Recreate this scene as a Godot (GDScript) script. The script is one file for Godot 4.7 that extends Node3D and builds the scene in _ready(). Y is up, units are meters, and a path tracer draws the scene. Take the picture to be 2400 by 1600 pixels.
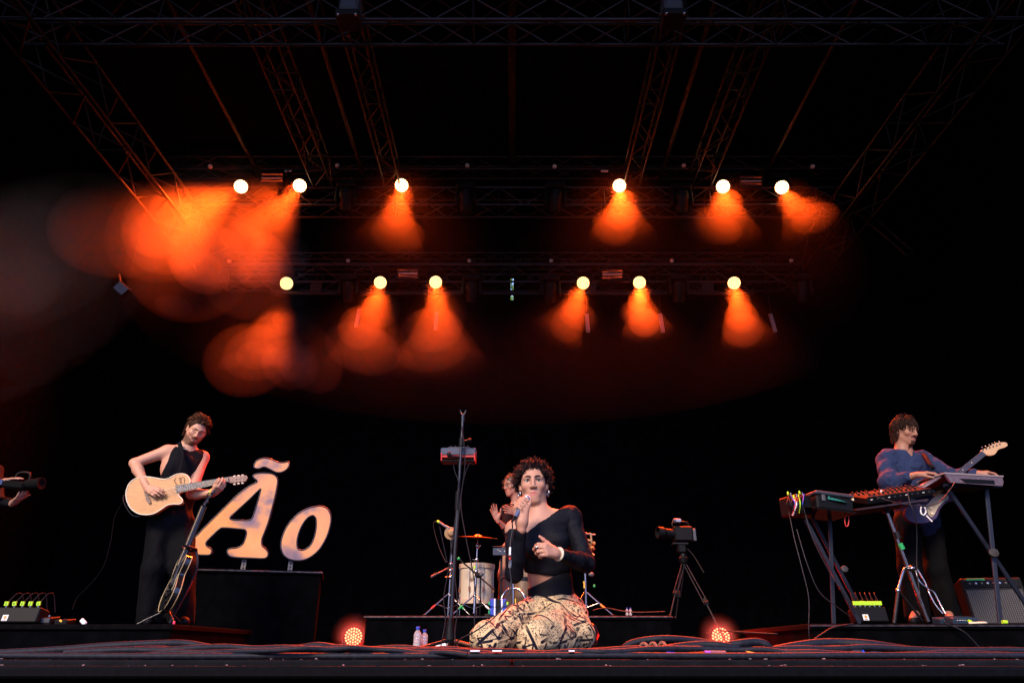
extends Node3D
# An evening set on an open festival stage: singer kneeling at the stage edge, band on risers, lamps in smoke overhead.
# World: stage floor at y = 0, the audience towards +z, depth into the stage towards -z.

const EYE_Y := 0.015
const PITCH := 0.4265
const F := 1600.0
var rng := RandomNumberGenerator.new()
var taken := {}
var M := {}
var unit_cyl: CylinderMesh
var unit_ball: SphereMesh
var shapes := {}

func _ready() -> void:
	rng.seed = 7
	set_view()
	make_materials()
	build_stage()
	build_rig()
	build_smoke()
	build_risers()
	build_sign()
	build_singer()
	build_guitarist()
	build_keyboardist()
	build_drummer()
	build_percussion()
	build_keyboard_gear()
	build_small_things()
	build_cables()

func set_view() -> void:
	var cam := Camera3D.new()
	cam.name = "camera"
	cam.fov = 53.13
	cam.near = 0.05
	cam.far = 900.0
	cam.position = Vector3(0, EYE_Y, 0)
	cam.rotation = Vector3(PITCH, 0, 0)
	cam.current = true
	add_child(cam)
	var env := Environment.new()
	env.background_mode = Environment.BG_SKY
	var sm := ProceduralSkyMaterial.new()
	sm.sky_top_color = Color(0.52, 0.63, 0.92)
	sm.sky_horizon_color = Color(0.46, 0.48, 0.62)
	sm.sky_curve = 0.2
	sm.ground_bottom_color = Color(0.10, 0.10, 0.10)
	sm.ground_horizon_color = Color(0.30, 0.29, 0.28)
	sm.energy_multiplier = 1.0
	var sky := Sky.new()
	sky.sky_material = sm
	env.sky = sky
	env.background_energy_multiplier = 1.9
	env.tonemap_mode = Environment.TONE_MAPPER_LINEAR
	env.tonemap_exposure = 2.2
	env.volumetric_fog_enabled = true
	env.volumetric_fog_density = 0.0
	env.volumetric_fog_albedo = Color(0.9, 0.9, 0.92)
	env.sdfgi_enabled = true
	env.ssao_enabled = true
	env.ssil_enabled = true
	var we := WorldEnvironment.new()
	we.name = "environment"
	we.environment = env
	add_child(we)
	var sun := DirectionalLight3D.new()
	sun.name = "sun"
	sun.light_energy = 0.72
	sun.light_color = Color(1.0, 0.89, 0.79)
	sun.light_angular_distance = 16.0
	sun.shadow_enabled = true
	sun.look_at_from_position(Vector3(-3.0, 5.2, 7.0), Vector3.ZERO)
	add_child(sun)

# ---------------------------------------------------------------- helpers
# a point `d` metres into the stage, on the line of sight through the photograph's point (px, py)
func at(px: float, py: float, d: float) -> Vector3:
	var e := PITCH + atan((800.0 - py) / F)
	var y := EYE_Y + d * tan(e)
	var zc := d * cos(PITCH) + (y - EYE_Y) * sin(PITCH)
	return Vector3((px - 1200.0) / F * zc, y, -d)

func pts(a: Array) -> Array:
	var o := []
	for p in a:
		o.append(at(p[0], p[1], p[2]))
	return o

func lin(r: float, g: float, b: float) -> Color:
	return Color(r, g, b).linear_to_srgb()

func mat(key: String, c: Color, rough := 0.6, metal := 0.0, spec := 0.5) -> StandardMaterial3D:
	var m := StandardMaterial3D.new()
	m.resource_name = key
	m.albedo_color = c
	m.roughness = rough
	m.metallic = metal
	m.metallic_specular = spec
	M[key] = m
	return m

func glow(key: String, c: Color, e: float) -> StandardMaterial3D:
	var m := mat(key, lin(0.3, 0.2, 0.1), 0.4)
	m.emission_enabled = true
	m.emission = c
	m.emission_energy_multiplier = e
	return m

func noise_tex(fr: float, sd: int, ramp: Array, size := 256, normal := false, bump := 4.0) -> NoiseTexture2D:
	var n := FastNoiseLite.new()
	n.seed = sd
	n.noise_type = FastNoiseLite.TYPE_SIMPLEX_SMOOTH
	n.frequency = fr
	n.fractal_octaves = 4
	var t := NoiseTexture2D.new()
	t.width = size
	t.height = size
	t.seamless = true
	t.noise = n
	if normal:
		t.as_normal_map = true
		t.bump_strength = bump
	elif ramp.size():
		var g := Gradient.new()
		g.offsets = PackedFloat32Array([0.0, 1.0])
		g.colors = PackedColorArray([ramp[0], ramp[1]])
		t.color_ramp = g
	return t

func grain(m: StandardMaterial3D, lo: float, fr := 0.03, scale := 2.0, sd := 1) -> StandardMaterial3D:
	m.albedo_texture = noise_tex(fr, sd, [Color(lo, lo, lo), Color(1, 1, 1)])
	m.uv1_triplanar = true
	m.uv1_scale = Vector3.ONE * scale
	return m

func numbered(called: String) -> String:
	if not taken.has(called):
		taken[called] = 0
		return called
	taken[called] += 1
	return "%s_%03d" % [called, taken[called]]

func tag(o: Node3D, label: String, category: String, group := "") -> Node3D:
	o.set_meta("label", label)
	o.set_meta("category", category)
	if group:
		o.set_meta("group", group)
	return o

func thing(called: String, label: String, category: String, where := Vector3.ZERO, group := "") -> Node3D:
	var o := Node3D.new()
	o.name = numbered(called)
	o.position = where
	add_child(o)
	return tag(o, label, category, group)

func put(mesh: Mesh, called: String, m: Material, parent: Node = self, xf := Transform3D()) -> MeshInstance3D:
	var o := MeshInstance3D.new()
	o.name = numbered(called) if parent == self else called
	o.mesh = mesh
	o.material_override = m
	o.transform = xf
	parent.add_child(o, true)
	return o

func setting(o: Node3D) -> Node3D:
	o.set_meta("kind", "structure")
	return o

func here(parent: Node, p: Vector3) -> Vector3:
	# world point -> the parent's own axes (the parent sits directly under the root or is the root)
	if parent == self:
		return p
	var q: Node = parent
	var xf := Transform3D()
	while q != self:
		xf = (q as Node3D).transform * xf
		q = q.get_parent()
	return xf.affine_inverse() * p

func frame(a: Vector3, b: Vector3) -> Basis:
	# y along a -> b
	var y := (b - a).normalized()
	var x := y.cross(Vector3(0, 0, 1))
	if x.length() < 0.01:
		x = y.cross(Vector3(1, 0, 0))
	x = x.normalized()
	return Basis(x, y, x.cross(y))

# a straight round bar between two world points
func bar(parent: Node, called: String, a: Vector3, b: Vector3, r: float, m: Material) -> MeshInstance3D:
	if unit_cyl == null:
		unit_cyl = CylinderMesh.new()
		unit_cyl.top_radius = 1.0
		unit_cyl.bottom_radius = 1.0
		unit_cyl.height = 1.0
		unit_cyl.radial_segments = 10
		unit_cyl.rings = 1
	var p := here(parent, a)
	var q := here(parent, b)
	var f := frame(p, q)
	return put(unit_cyl, called, m, parent, Transform3D(Basis(f.x * r, f.y * p.distance_to(q), f.z * r), (p + q) / 2))

func ball(parent: Node, called: String, c: Vector3, r: Vector3, m: Material, b := Basis()) -> MeshInstance3D:
	if unit_ball == null:
		unit_ball = SphereMesh.new()
		unit_ball.radius = 1.0
		unit_ball.height = 2.0
		unit_ball.radial_segments = 20
		unit_ball.rings = 10
	return put(unit_ball, called, m, parent, Transform3D(b * Basis.from_scale(r), here(parent, c)))

# box with chamfered edges, centred on its origin
func box_mesh(s: Vector3, bev := 0.004) -> ArrayMesh:
	var key := "box%s%s" % [s, bev]
	if shapes.has(key):
		return shapes[key]
	var st := SurfaceTool.new()
	st.begin(Mesh.PRIMITIVE_TRIANGLES)
	add_box(st, Transform3D(), s, bev)
	st.generate_normals()
	shapes[key] = st.commit()
	return shapes[key]

func add_box(st: SurfaceTool, xf: Transform3D, s: Vector3, bev := 0.004) -> void:
	var h := s / 2.0
	bev = minf(bev, minf(h.x, minf(h.y, h.z)) * 0.6)
	st.set_smooth_group(-1)
	for ax in 3:
		for sg in [-1.0, 1.0]:
			var u := (ax + 1) % 3
			var v := (ax + 2) % 3
			var c := []
			for k in [[-1, -1], [1, -1], [1, 1], [-1, 1]]:
				var p := Vector3()
				p[ax] = sg * h[ax]
				p[u] = k[0] * (h[u] - bev)
				p[v] = k[1] * (h[v] - bev)
				c.append(p)
			face(st, xf, c, sg * unit(ax))
		for s1 in [-1.0, 1.0]:
			for s2 in [-1.0, 1.0]:
				var u := (ax + 1) % 3
				var v := (ax + 2) % 3
				var c := []
				for k in [[-1, 0], [1, 0], [1, 1], [-1, 1]]:
					var p := Vector3()
					p[ax] = k[0] * (h[ax] - bev)
					p[u] = s1 * (h[u] - (bev if k[1] == 0 else 0.0))
					p[v] = s2 * (h[v] - (0.0 if k[1] == 0 else bev))
					c.append(p)
				var n := Vector3()
				n[u] = s1
				n[v] = s2
				face(st, xf, c, n)
	for sx in [-1.0, 1.0]:
		for sy in [-1.0, 1.0]:
			for sz in [-1.0, 1.0]:
				var g := Vector3(sx, sy, sz)
				var c := [g * (h - Vector3(0, bev, bev)), g * (h - Vector3(bev, 0, bev)), g * (h - Vector3(bev, bev, 0))]
				face(st, xf, c, g)

func unit(ax: int) -> Vector3:
	var p := Vector3()
	p[ax] = 1.0
	return p

# a flat polygon whose front is towards n
func face(st: SurfaceTool, xf: Transform3D, c: Array, n: Vector3) -> void:
	var w: Vector3 = (c[1] - c[0]).cross(c[2] - c[0])
	var q: Array = c.duplicate()
	if w.dot(n) > 0:
		q.reverse()
	for k in range(1, q.size() - 1):
		for p in [q[0], q[k], q[k + 1]]:
			st.set_uv(Vector2(p.x + p.z, p.y))
			st.add_vertex(xf * p)

func box(parent: Node, called: String, c: Vector3, s: Vector3, m: Material, b := Basis(), bev := 0.004) -> MeshInstance3D:
	return put(box_mesh(s, bev), called, m, parent, Transform3D(b, here(parent, c)))

# a smooth tube through points; radius may be a number or one number per point
func smooth_path(p: Array, steps: int) -> Array:
	if p.size() < 3:
		return p
	var o := []
	for i in p.size() - 1:
		var a: Vector3 = p[maxi(i - 1, 0)]
		var b: Vector3 = p[i]
		var c: Vector3 = p[i + 1]
		var d: Vector3 = p[mini(i + 2, p.size() - 1)]
		for k in steps:
			o.append(b.cubic_interpolate(c, a, d, float(k) / steps))
	o.append(p[p.size() - 1])
	return o

func add_tube(st: SurfaceTool, p: Array, r0: float, r1: float, sides := 8, caps := true, flat := 1.0) -> void:
	var n := p.size()
	if n < 2:
		return
	st.set_smooth_group(1)
	var t: Vector3 = (p[1] - p[0]).normalized()
	var x := t.cross(Vector3(0, 0, 1))
	if x.length() < 0.05:
		x = t.cross(Vector3(1, 0, 0))
	x = x.normalized()
	var rings := []
	for i in n:
		var tn: Vector3 = (p[mini(i + 1, n - 1)] - p[maxi(i - 1, 0)]).normalized()
		x = (x - tn * x.dot(tn)).normalized()
		var y := tn.cross(x)
		var r := lerpf(r0, r1, float(i) / (n - 1))
		var ring := []
		for k in sides:
			var a := TAU * k / sides
			ring.append(p[i] + x * cos(a) * r + y * sin(a) * r * flat)
		rings.append(ring)
	for i in n - 1:
		for k in sides:
			var k2 := (k + 1) % sides
			for q in [rings[i][k], rings[i][k2], rings[i + 1][k], rings[i][k2], rings[i + 1][k2], rings[i + 1][k]]:
				st.add_vertex(q)
	if caps:
		st.set_smooth_group(-1)
		for k in range(1, sides - 1):
			for q in [rings[0][0], rings[0][k + 1], rings[0][k]]:
				st.add_vertex(q)
			for q in [rings[n - 1][0], rings[n - 1][k], rings[n - 1][k + 1]]:
				st.add_vertex(q)

func tube(parent: Node, called: String, p: Array, r: float, m: Material, steps := 6, sides := 8, r1 := -1.0, flat := 1.0) -> MeshInstance3D:
	var st := SurfaceTool.new()
	st.begin(Mesh.PRIMITIVE_TRIANGLES)
	var q := []
	for v in p:
		q.append(here(parent, v))
	add_tube(st, smooth_path(q, steps), r, r if r1 < 0 else r1, sides, true, flat)
	st.generate_normals()
	return put(st.commit(), called, m, parent)

# a shape turned about y: profile of (radius, height) from one end to the other
func lathe_mesh(profile: Array, sides := 24, smooth := false) -> ArrayMesh:
	var key := "lathe%s%s" % [profile, sides]
	if shapes.has(key):
		return shapes[key]
	var st := SurfaceTool.new()
	st.begin(Mesh.PRIMITIVE_TRIANGLES)
	for i in profile.size() - 1:
		st.set_smooth_group(1 if smooth else i + 1)
		var a: Vector2 = profile[i]
		var b: Vector2 = profile[i + 1]
		for k in sides:
			var t0 := TAU * k / sides
			var t1 := TAU * (k + 1) / sides
			var p0 := Vector3(a.x * cos(t0), a.y, a.x * sin(t0))
			var p1 := Vector3(a.x * cos(t1), a.y, a.x * sin(t1))
			var q0 := Vector3(b.x * cos(t0), b.y, b.x * sin(t0))
			var q1 := Vector3(b.x * cos(t1), b.y, b.x * sin(t1))
			for v in [p0, q0, p1, p1, q0, q1]:
				st.set_uv(Vector2(float(k) / sides, v.y))
				st.add_vertex(v)
	st.generate_normals()
	shapes[key] = st.commit()
	return shapes[key]

func lathe(parent: Node, called: String, profile: Array, c: Vector3, m: Material, b := Basis(), sides := 24, smooth := false) -> MeshInstance3D:
	return put(lathe_mesh(profile, sides, smooth), called, m, parent, Transform3D(b, here(parent, c)))

# flat plate with outline `poly` in its own xy plane, front at z = depth, optional holes
func plate_mesh(poly: PackedVector2Array, depth: float, holes := [], front_only := false) -> ArrayMesh:
	var st := SurfaceTool.new()
	st.begin(Mesh.PRIMITIVE_TRIANGLES)
	var pieces := [poly]
	for h in holes:
		var c := Vector2()
		for p in h:
			c += p / h.size()
		var next := []
		for piece in pieces:
			for s in [-1.0, 1.0]:
				var half := PackedVector2Array([Vector2(c.x, -50), Vector2(c.x + s * 50, -50), Vector2(c.x + s * 50, 50), Vector2(c.x, 50)])
				for q in Geometry2D.intersect_polygons(piece, half):
					for w in Geometry2D.clip_polygons(q, h):
						if not Geometry2D.is_polygon_clockwise(w) or true:
							next.append(w)
		pieces = next
	st.set_smooth_group(-1)
	for piece in pieces:
		var ix := Geometry2D.triangulate_polygon(piece)
		for k in range(0, ix.size(), 3):
			var tri := [piece[ix[k]], piece[ix[k + 1]], piece[ix[k + 2]]]
			for z in ([depth] if front_only else [depth, 0.0]):
				face(st, Transform3D(), tri.map(func(v): return Vector3(v.x, v.y, z)), Vector3(0, 0, 1 if z == depth else -1))
	if not front_only:
		for loop in [poly] + holes:
			var cw := Geometry2D.is_polygon_clockwise(loop)
			var hole: bool = loop != poly
			for i in loop.size():
				var a: Vector2 = loop[i]
				var b: Vector2 = loop[(i + 1) % loop.size()]
				var n := (b - a).orthogonal()
				if not cw:
					n = -n
				if hole:
					n = -n
				n = -n
				face(st, Transform3D(), [Vector3(a.x, a.y, 0), Vector3(b.x, b.y, 0), Vector3(b.x, b.y, depth), Vector3(a.x, a.y, depth)], Vector3(n.x, n.y, 0))
	st.generate_normals()
	return st.commit()

func round_outline(p: Array, steps := 6) -> PackedVector2Array:
	# closed smooth outline through points [x, y]
	var o := PackedVector2Array()
	var n := p.size()
	for i in n:
		var a := Vector2(p[(i + n - 1) % n][0], p[(i + n - 1) % n][1])
		var b := Vector2(p[i][0], p[i][1])
		var c := Vector2(p[(i + 1) % n][0], p[(i + 1) % n][1])
		var d := Vector2(p[(i + 2) % n][0], p[(i + 2) % n][1])
		for k in steps:
			o.append(b.cubic_interpolate(c, a, d, float(k) / steps))
	return o

func tool() -> SurfaceTool:
	var st := SurfaceTool.new()
	st.begin(Mesh.PRIMITIVE_TRIANGLES)
	return st

func done(st: SurfaceTool) -> ArrayMesh:
	st.generate_normals()
	return st.commit()

# ---------------------------------------------------------------- materials shared by many things
func make_materials() -> void:
	grain(mat("drape", lin(0.0022, 0.0023, 0.0031), 0.95, 0.0, 0.1), 0.55, 0.02, 1.0, 3)
	grain(mat("canopy", lin(0.0035, 0.0038, 0.005), 0.9, 0.0, 0.1), 0.6, 0.02, 0.6, 4)
	grain(mat("deck", lin(0.005, 0.005, 0.006), 0.8, 0.0, 0.25), 0.35, 0.04, 1.5, 5)
	grain(mat("riser_top", lin(0.003, 0.003, 0.0034), 0.85, 0.0, 0.15), 0.5, 0.03, 2.0, 6)
	grain(mat("aluminium", lin(0.13, 0.12, 0.13), 0.45, 0.9), 0.55, 0.03, 1.5, 7)
	grain(mat("truss_metal", lin(0.085, 0.080, 0.088), 0.45, 0.9), 0.5, 0.03, 1.5, 15)
	grain(mat("dull_aluminium", lin(0.04, 0.039, 0.045), 0.5, 0.8), 0.5, 0.03, 1.5, 8)
	mat("dark_steel", lin(0.010, 0.010, 0.011), 0.5, 0.5)
	grain(mat("chrome", lin(0.50, 0.49, 0.49), 0.25, 1.0), 0.7, 0.05, 4.0, 9)
	grain(mat("black_plastic", lin(0.0045, 0.0045, 0.0055), 0.55, 0.0, 0.3), 0.6, 0.05, 6.0, 10)
	mat("case_black", lin(0.003, 0.003, 0.0035), 0.8, 0.0, 0.2)
	mat("black_gloss", lin(0.008, 0.008, 0.009), 0.18)
	mat("grey_plastic", lin(0.06, 0.06, 0.068), 0.5)
	mat("white_plastic", lin(0.70, 0.68, 0.66), 0.45)
	grain(mat("cable", lin(0.014, 0.0148, 0.022), 0.6, 0.0, 0.3), 0.45, 0.06, 5.0, 11)
	mat("thin_cable", lin(0.006, 0.006, 0.008), 0.6)
	mat("tape_lime", lin(0.42, 0.75, 0.02), 0.6)
	mat("tape_green", lin(0.01, 0.33, 0.09), 0.6)
	mat("tape_pink", lin(0.85, 0.03, 0.14), 0.6)
	mat("tape_orange", lin(0.85, 0.25, 0.03), 0.6)
	mat("tape_blue", lin(0.015, 0.05, 0.42), 0.5)
	mat("tape_white", lin(0.75, 0.72, 0.70), 0.6)
	mat("tape_red", lin(0.60, 0.03, 0.02), 0.6)
	mat("ivory", lin(0.72, 0.62, 0.44), 0.45)
	mat("gold", lin(0.75, 0.48, 0.12), 0.3, 1.0)
	mat("red_paint", lin(0.5, 0.02, 0.015), 0.5)
	glow("led_full", Color(1.0, 0.80, 0.55), 6.0)
	glow("led_dim", Color(1.0, 0.76, 0.44), 3.6)
	glow("led_red", Color(1.0, 0.50, 0.34), 2.4)
	glow("led_white", Color(1.0, 0.86, 0.84), 0.35)

# a sheet of cloth hanging in pleats between two floor points, with a flat back
func drape(called: String, a: Vector3, b: Vector3, low: float, high: float, deep: float, waves: int, label := "") -> MeshInstance3D:
	var st := tool()
	st.set_smooth_group(1)
	var along := b - a
	var across := along.cross(Vector3.UP).normalized() * deep
	var n := waves * 8
	var ph := rng.randf() * 9.0
	var bulge := func(u: float, v: float) -> float:
		return 0.5 + 0.3 * sin(u * waves * TAU + 0.6 * sin(u * 23.0 + ph)) * (0.75 + 0.25 * v) + 0.2 * sin(u * waves * 0.37 * TAU + ph)
	var rows := 5
	for i in n:
		for j in rows - 1:
			var c := []
			for k in [[0, 0], [1, 0], [1, 1], [0, 1]]:
				var u := float(i + k[0]) / n
				var v := float(j + k[1]) / (rows - 1)
				c.append(a + along * u + across * bulge.call(u, v) + Vector3.UP * lerpf(low, high, v))
			face(st, Transform3D(), c, across)
	st.set_smooth_group(-1)
	var back := -across * 0.4
	face(st, Transform3D(), [a + back + Vector3.UP * low, b + back + Vector3.UP * low, b + back + Vector3.UP * high, a + back + Vector3.UP * high], -across)
	for e in [[a, -along], [b, along]]:
		face(st, Transform3D(), [e[0] + back + Vector3.UP * low, e[0] + across * 0.5 + Vector3.UP * low, e[0] + across * 0.5 + Vector3.UP * high, e[0] + back + Vector3.UP * high], e[1])
	for y in [low, high]:
		face(st, Transform3D(), [a + back + Vector3.UP * y, b + back + Vector3.UP * y, b + across * 0.5 + Vector3.UP * y, a + across * 0.5 + Vector3.UP * y], Vector3.UP * (1 if y == high else -1))
	var o := put(done(st), called, M.drape)
	if label:
		tag(o, label, "curtain")
	return o

func build_stage() -> void:
	# ground of the festival field, far below the lens
	var g := PlaneMesh.new()
	g.size = Vector2(600, 600)
	var gm := grain(mat("trampled_grass", lin(0.055, 0.058, 0.032), 0.95), 0.4, 0.03, 0.3, 12)
	setting(put(g, "ground", gm, self, Transform3D(Basis(), Vector3(0, -1.5, 0))))
	# stage deck: boards 2 m by 1 m, each a panel of its own, on a solid core
	var deck := thing("stage_floor", "black plywood stage floor", "floor", Vector3(0, 0, -1.5))
	deck.remove_meta("label")
	deck.remove_meta("category")
	setting(deck)
	box(deck, "core", Vector3(0, -0.79, -8.05), Vector3(19.0, 1.39, 11.8), M.drape, Basis(), 0.0)
	for i in 10:
		for j in 6:
			box(deck, "board", Vector3(-8.55 + i * 1.9, -0.015, -2.56 - j * 2.08), Vector3(1.896, 0.03, 2.076), M.deck, Basis(), 0.004)
	# aluminium rail that closes the front of the deck, with the dark cloth below it
	var rail := box(deck, "edge_rail", Vector3(0, -0.022, -1.498), Vector3(19.0, 0.022, 0.04), mat("edge_rail", lin(0.0018, 0.0017, 0.0024), 0.7, 0.0, 0.2), Basis(), 0.005)
	grain(rail.material_override, 0.3, 0.05, 3.0, 21)
	drape("front_skirt", Vector3(-9.4, 0, -1.98), Vector3(9.4, 0, -1.98), -1.5, -0.1, 0.03, 60, "black pleated cloth skirt hanging under the stage front edge")
	# walls of the stage: black cloth all round, open towards the audience
	var gap_low := at(1200, 702, 13.3).y
	var gap_high := at(1200, 650, 13.3).y
	drape("backdrop_curtain", Vector3(9.3, 0, -13.3), Vector3(0.033, 0, -13.3), 0.0, 9.3, 0.16, 34, "tall black backdrop curtain behind the keyboard player")
	drape("backdrop_curtain", Vector3(-0.033, 0, -13.3), Vector3(-9.3, 0, -13.3), 0.0, 9.3, 0.16, 34, "tall black backdrop curtain behind the guitarist and glowing letters")
	tag(box(self, "backdrop_strip", Vector3(0, gap_low / 2, -13.34), Vector3(0.3, gap_low, 0.05), M.drape), "lower black cloth strip closing the slit between both backdrop curtains", "curtain")
	tag(box(self, "backdrop_strip", Vector3(0, (gap_high + 9.3) / 2, -13.34), Vector3(0.3, 9.3 - gap_high, 0.05), M.drape), "upper black cloth strip closing the slit between both backdrop curtains", "curtain")
	drape("side_curtain", Vector3(-8.6, 0, -13.2), Vector3(-8.6, 0, -2.4), 0.0, 9.3, 0.16, 40, "black curtain closing the stage side nearest the guitarist")
	drape("side_curtain", Vector3(8.6, 0, -2.4), Vector3(8.6, 0, -13.2), 0.0, 9.3, 0.16, 40, "black curtain closing the stage side nearest the keyboard player")
	var roof := box(self, "roof", Vector3(0, 9.42, -6.6), Vector3(19.0, 0.12, 14.2), M.canopy, Basis(), 0.02)
	tag(roof, "black canvas roof stretched above the lighting trusses", "roof")
	# loudspeaker tower at the stage corner, which keeps the sky off the keyboard player
	var pa := thing("speaker_tower", "black loudspeaker tower at the stage corner beside the keyboard player", "loudspeaker", Vector3(4.35, -1.5, -2.6))
	for k in 5:
		box(pa, "cabinet", Vector3(4.35, -1.02 + k * 0.98, -2.6), Vector3(1.5, 0.96, 0.9), M.black_plastic, Basis(), 0.02)
		box(pa, "grille", Vector3(4.35, -1.02 + k * 0.98, -2.142), Vector3(1.4, 0.86, 0.02), M.dark_steel, Basis(), 0.005)
	# a tree outside, seen as a sliver of green through the slit in the backdrop
	tree(Vector3(0.2, -1.5, -19.0))

func tree(where: Vector3) -> void:
	var t := thing("tree", "green leafy tree outside, a sliver seen through the backdrop slit", "tree", where)
	tube(t, "trunk", [where, where + Vector3(0.1, 4, 0), where + Vector3(-0.1, 8, 0.1), where + Vector3(0.1, 13.5, 0)], 0.24, grain(mat("bark", lin(0.10, 0.07, 0.05), 0.9), 0.4), 5, 9, 0.06)
	var st := tool()
	for k in 2600:
		var d := Vector3(rng.randfn(), rng.randfn(), rng.randfn()).normalized() * pow(rng.randf(), 0.4)
		var c := Vector3(0, 11.0, 0) + d * Vector3(3.0, 4.4, 3.0)
		var b := Basis(Vector3(rng.randfn(), rng.randfn(), rng.randfn()).normalized(), rng.randf() * TAU)
		var s := rng.randf_range(0.10, 0.2)
		face(st, Transform3D(b, c), [Vector3(-s * 0.4, 0, 0), Vector3(0, -s, 0), Vector3(s * 0.4, 0, 0.02), Vector3(0, s, 0)], Vector3(0, 0, 1))
	var lm := mat("leaf", lin(0.10, 0.20, 0.03), 0.6)
	lm.backlight_enabled = true
	lm.backlight = Color(0.3, 0.5, 0.1)
	put(done(st), "crown", lm, t).set_meta("kind", "stuff")

# ---------------------------------------------------------------- trusses
# four chords with zigzag braces on every side; p is the centre line's start, q its end
func truss(p: Vector3, q: Vector3, w: float, m: Material, label: String, bay := 0.5, cr := 0.024, br := 0.011, called := "lighting_truss") -> Node3D:
	var t := thing(called, label, "truss", p)
	var along := (q - p).normalized()
	var u := along.cross(Vector3.UP)
	if u.length() < 0.1:
		u = Vector3(1, 0, 0)
	u = u.normalized()
	var v := u.cross(along).normalized()
	var corner := [u + v, u - v, -u - v, -u + v]
	var L := p.distance_to(q)
	for c in corner:
		bar(t, "chord", p + c * w / 2, q + c * w / 2, cr, m)
	var n := int(round(L / bay))
	for s in 4:
		var a: Vector3 = corner[s] * w / 2
		var b: Vector3 = corner[(s + 1) % 4] * w / 2
		for i in n:
			var f0 := p + along * L * i / n
			var f1 := p + along * L * (i + 1) / n
			if i % 2 == 0:
				bar(t, "brace", f0 + a, f1 + b, br, m)
			else:
				bar(t, "brace", f0 + b, f1 + a, br, m)
			if i % 4 == 0:
				bar(t, "brace", f0 + a, f0 + b, br, m)
	return t

const WASH_TOP := [[564, 437], [702, 435], [941, 434], [1452, 435], [1695, 437], [1833, 439]]
const WASH_LOW := [[671, 664], [891, 662], [1021, 661], [1367, 663], [1499, 662], [1721, 663]]

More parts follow.
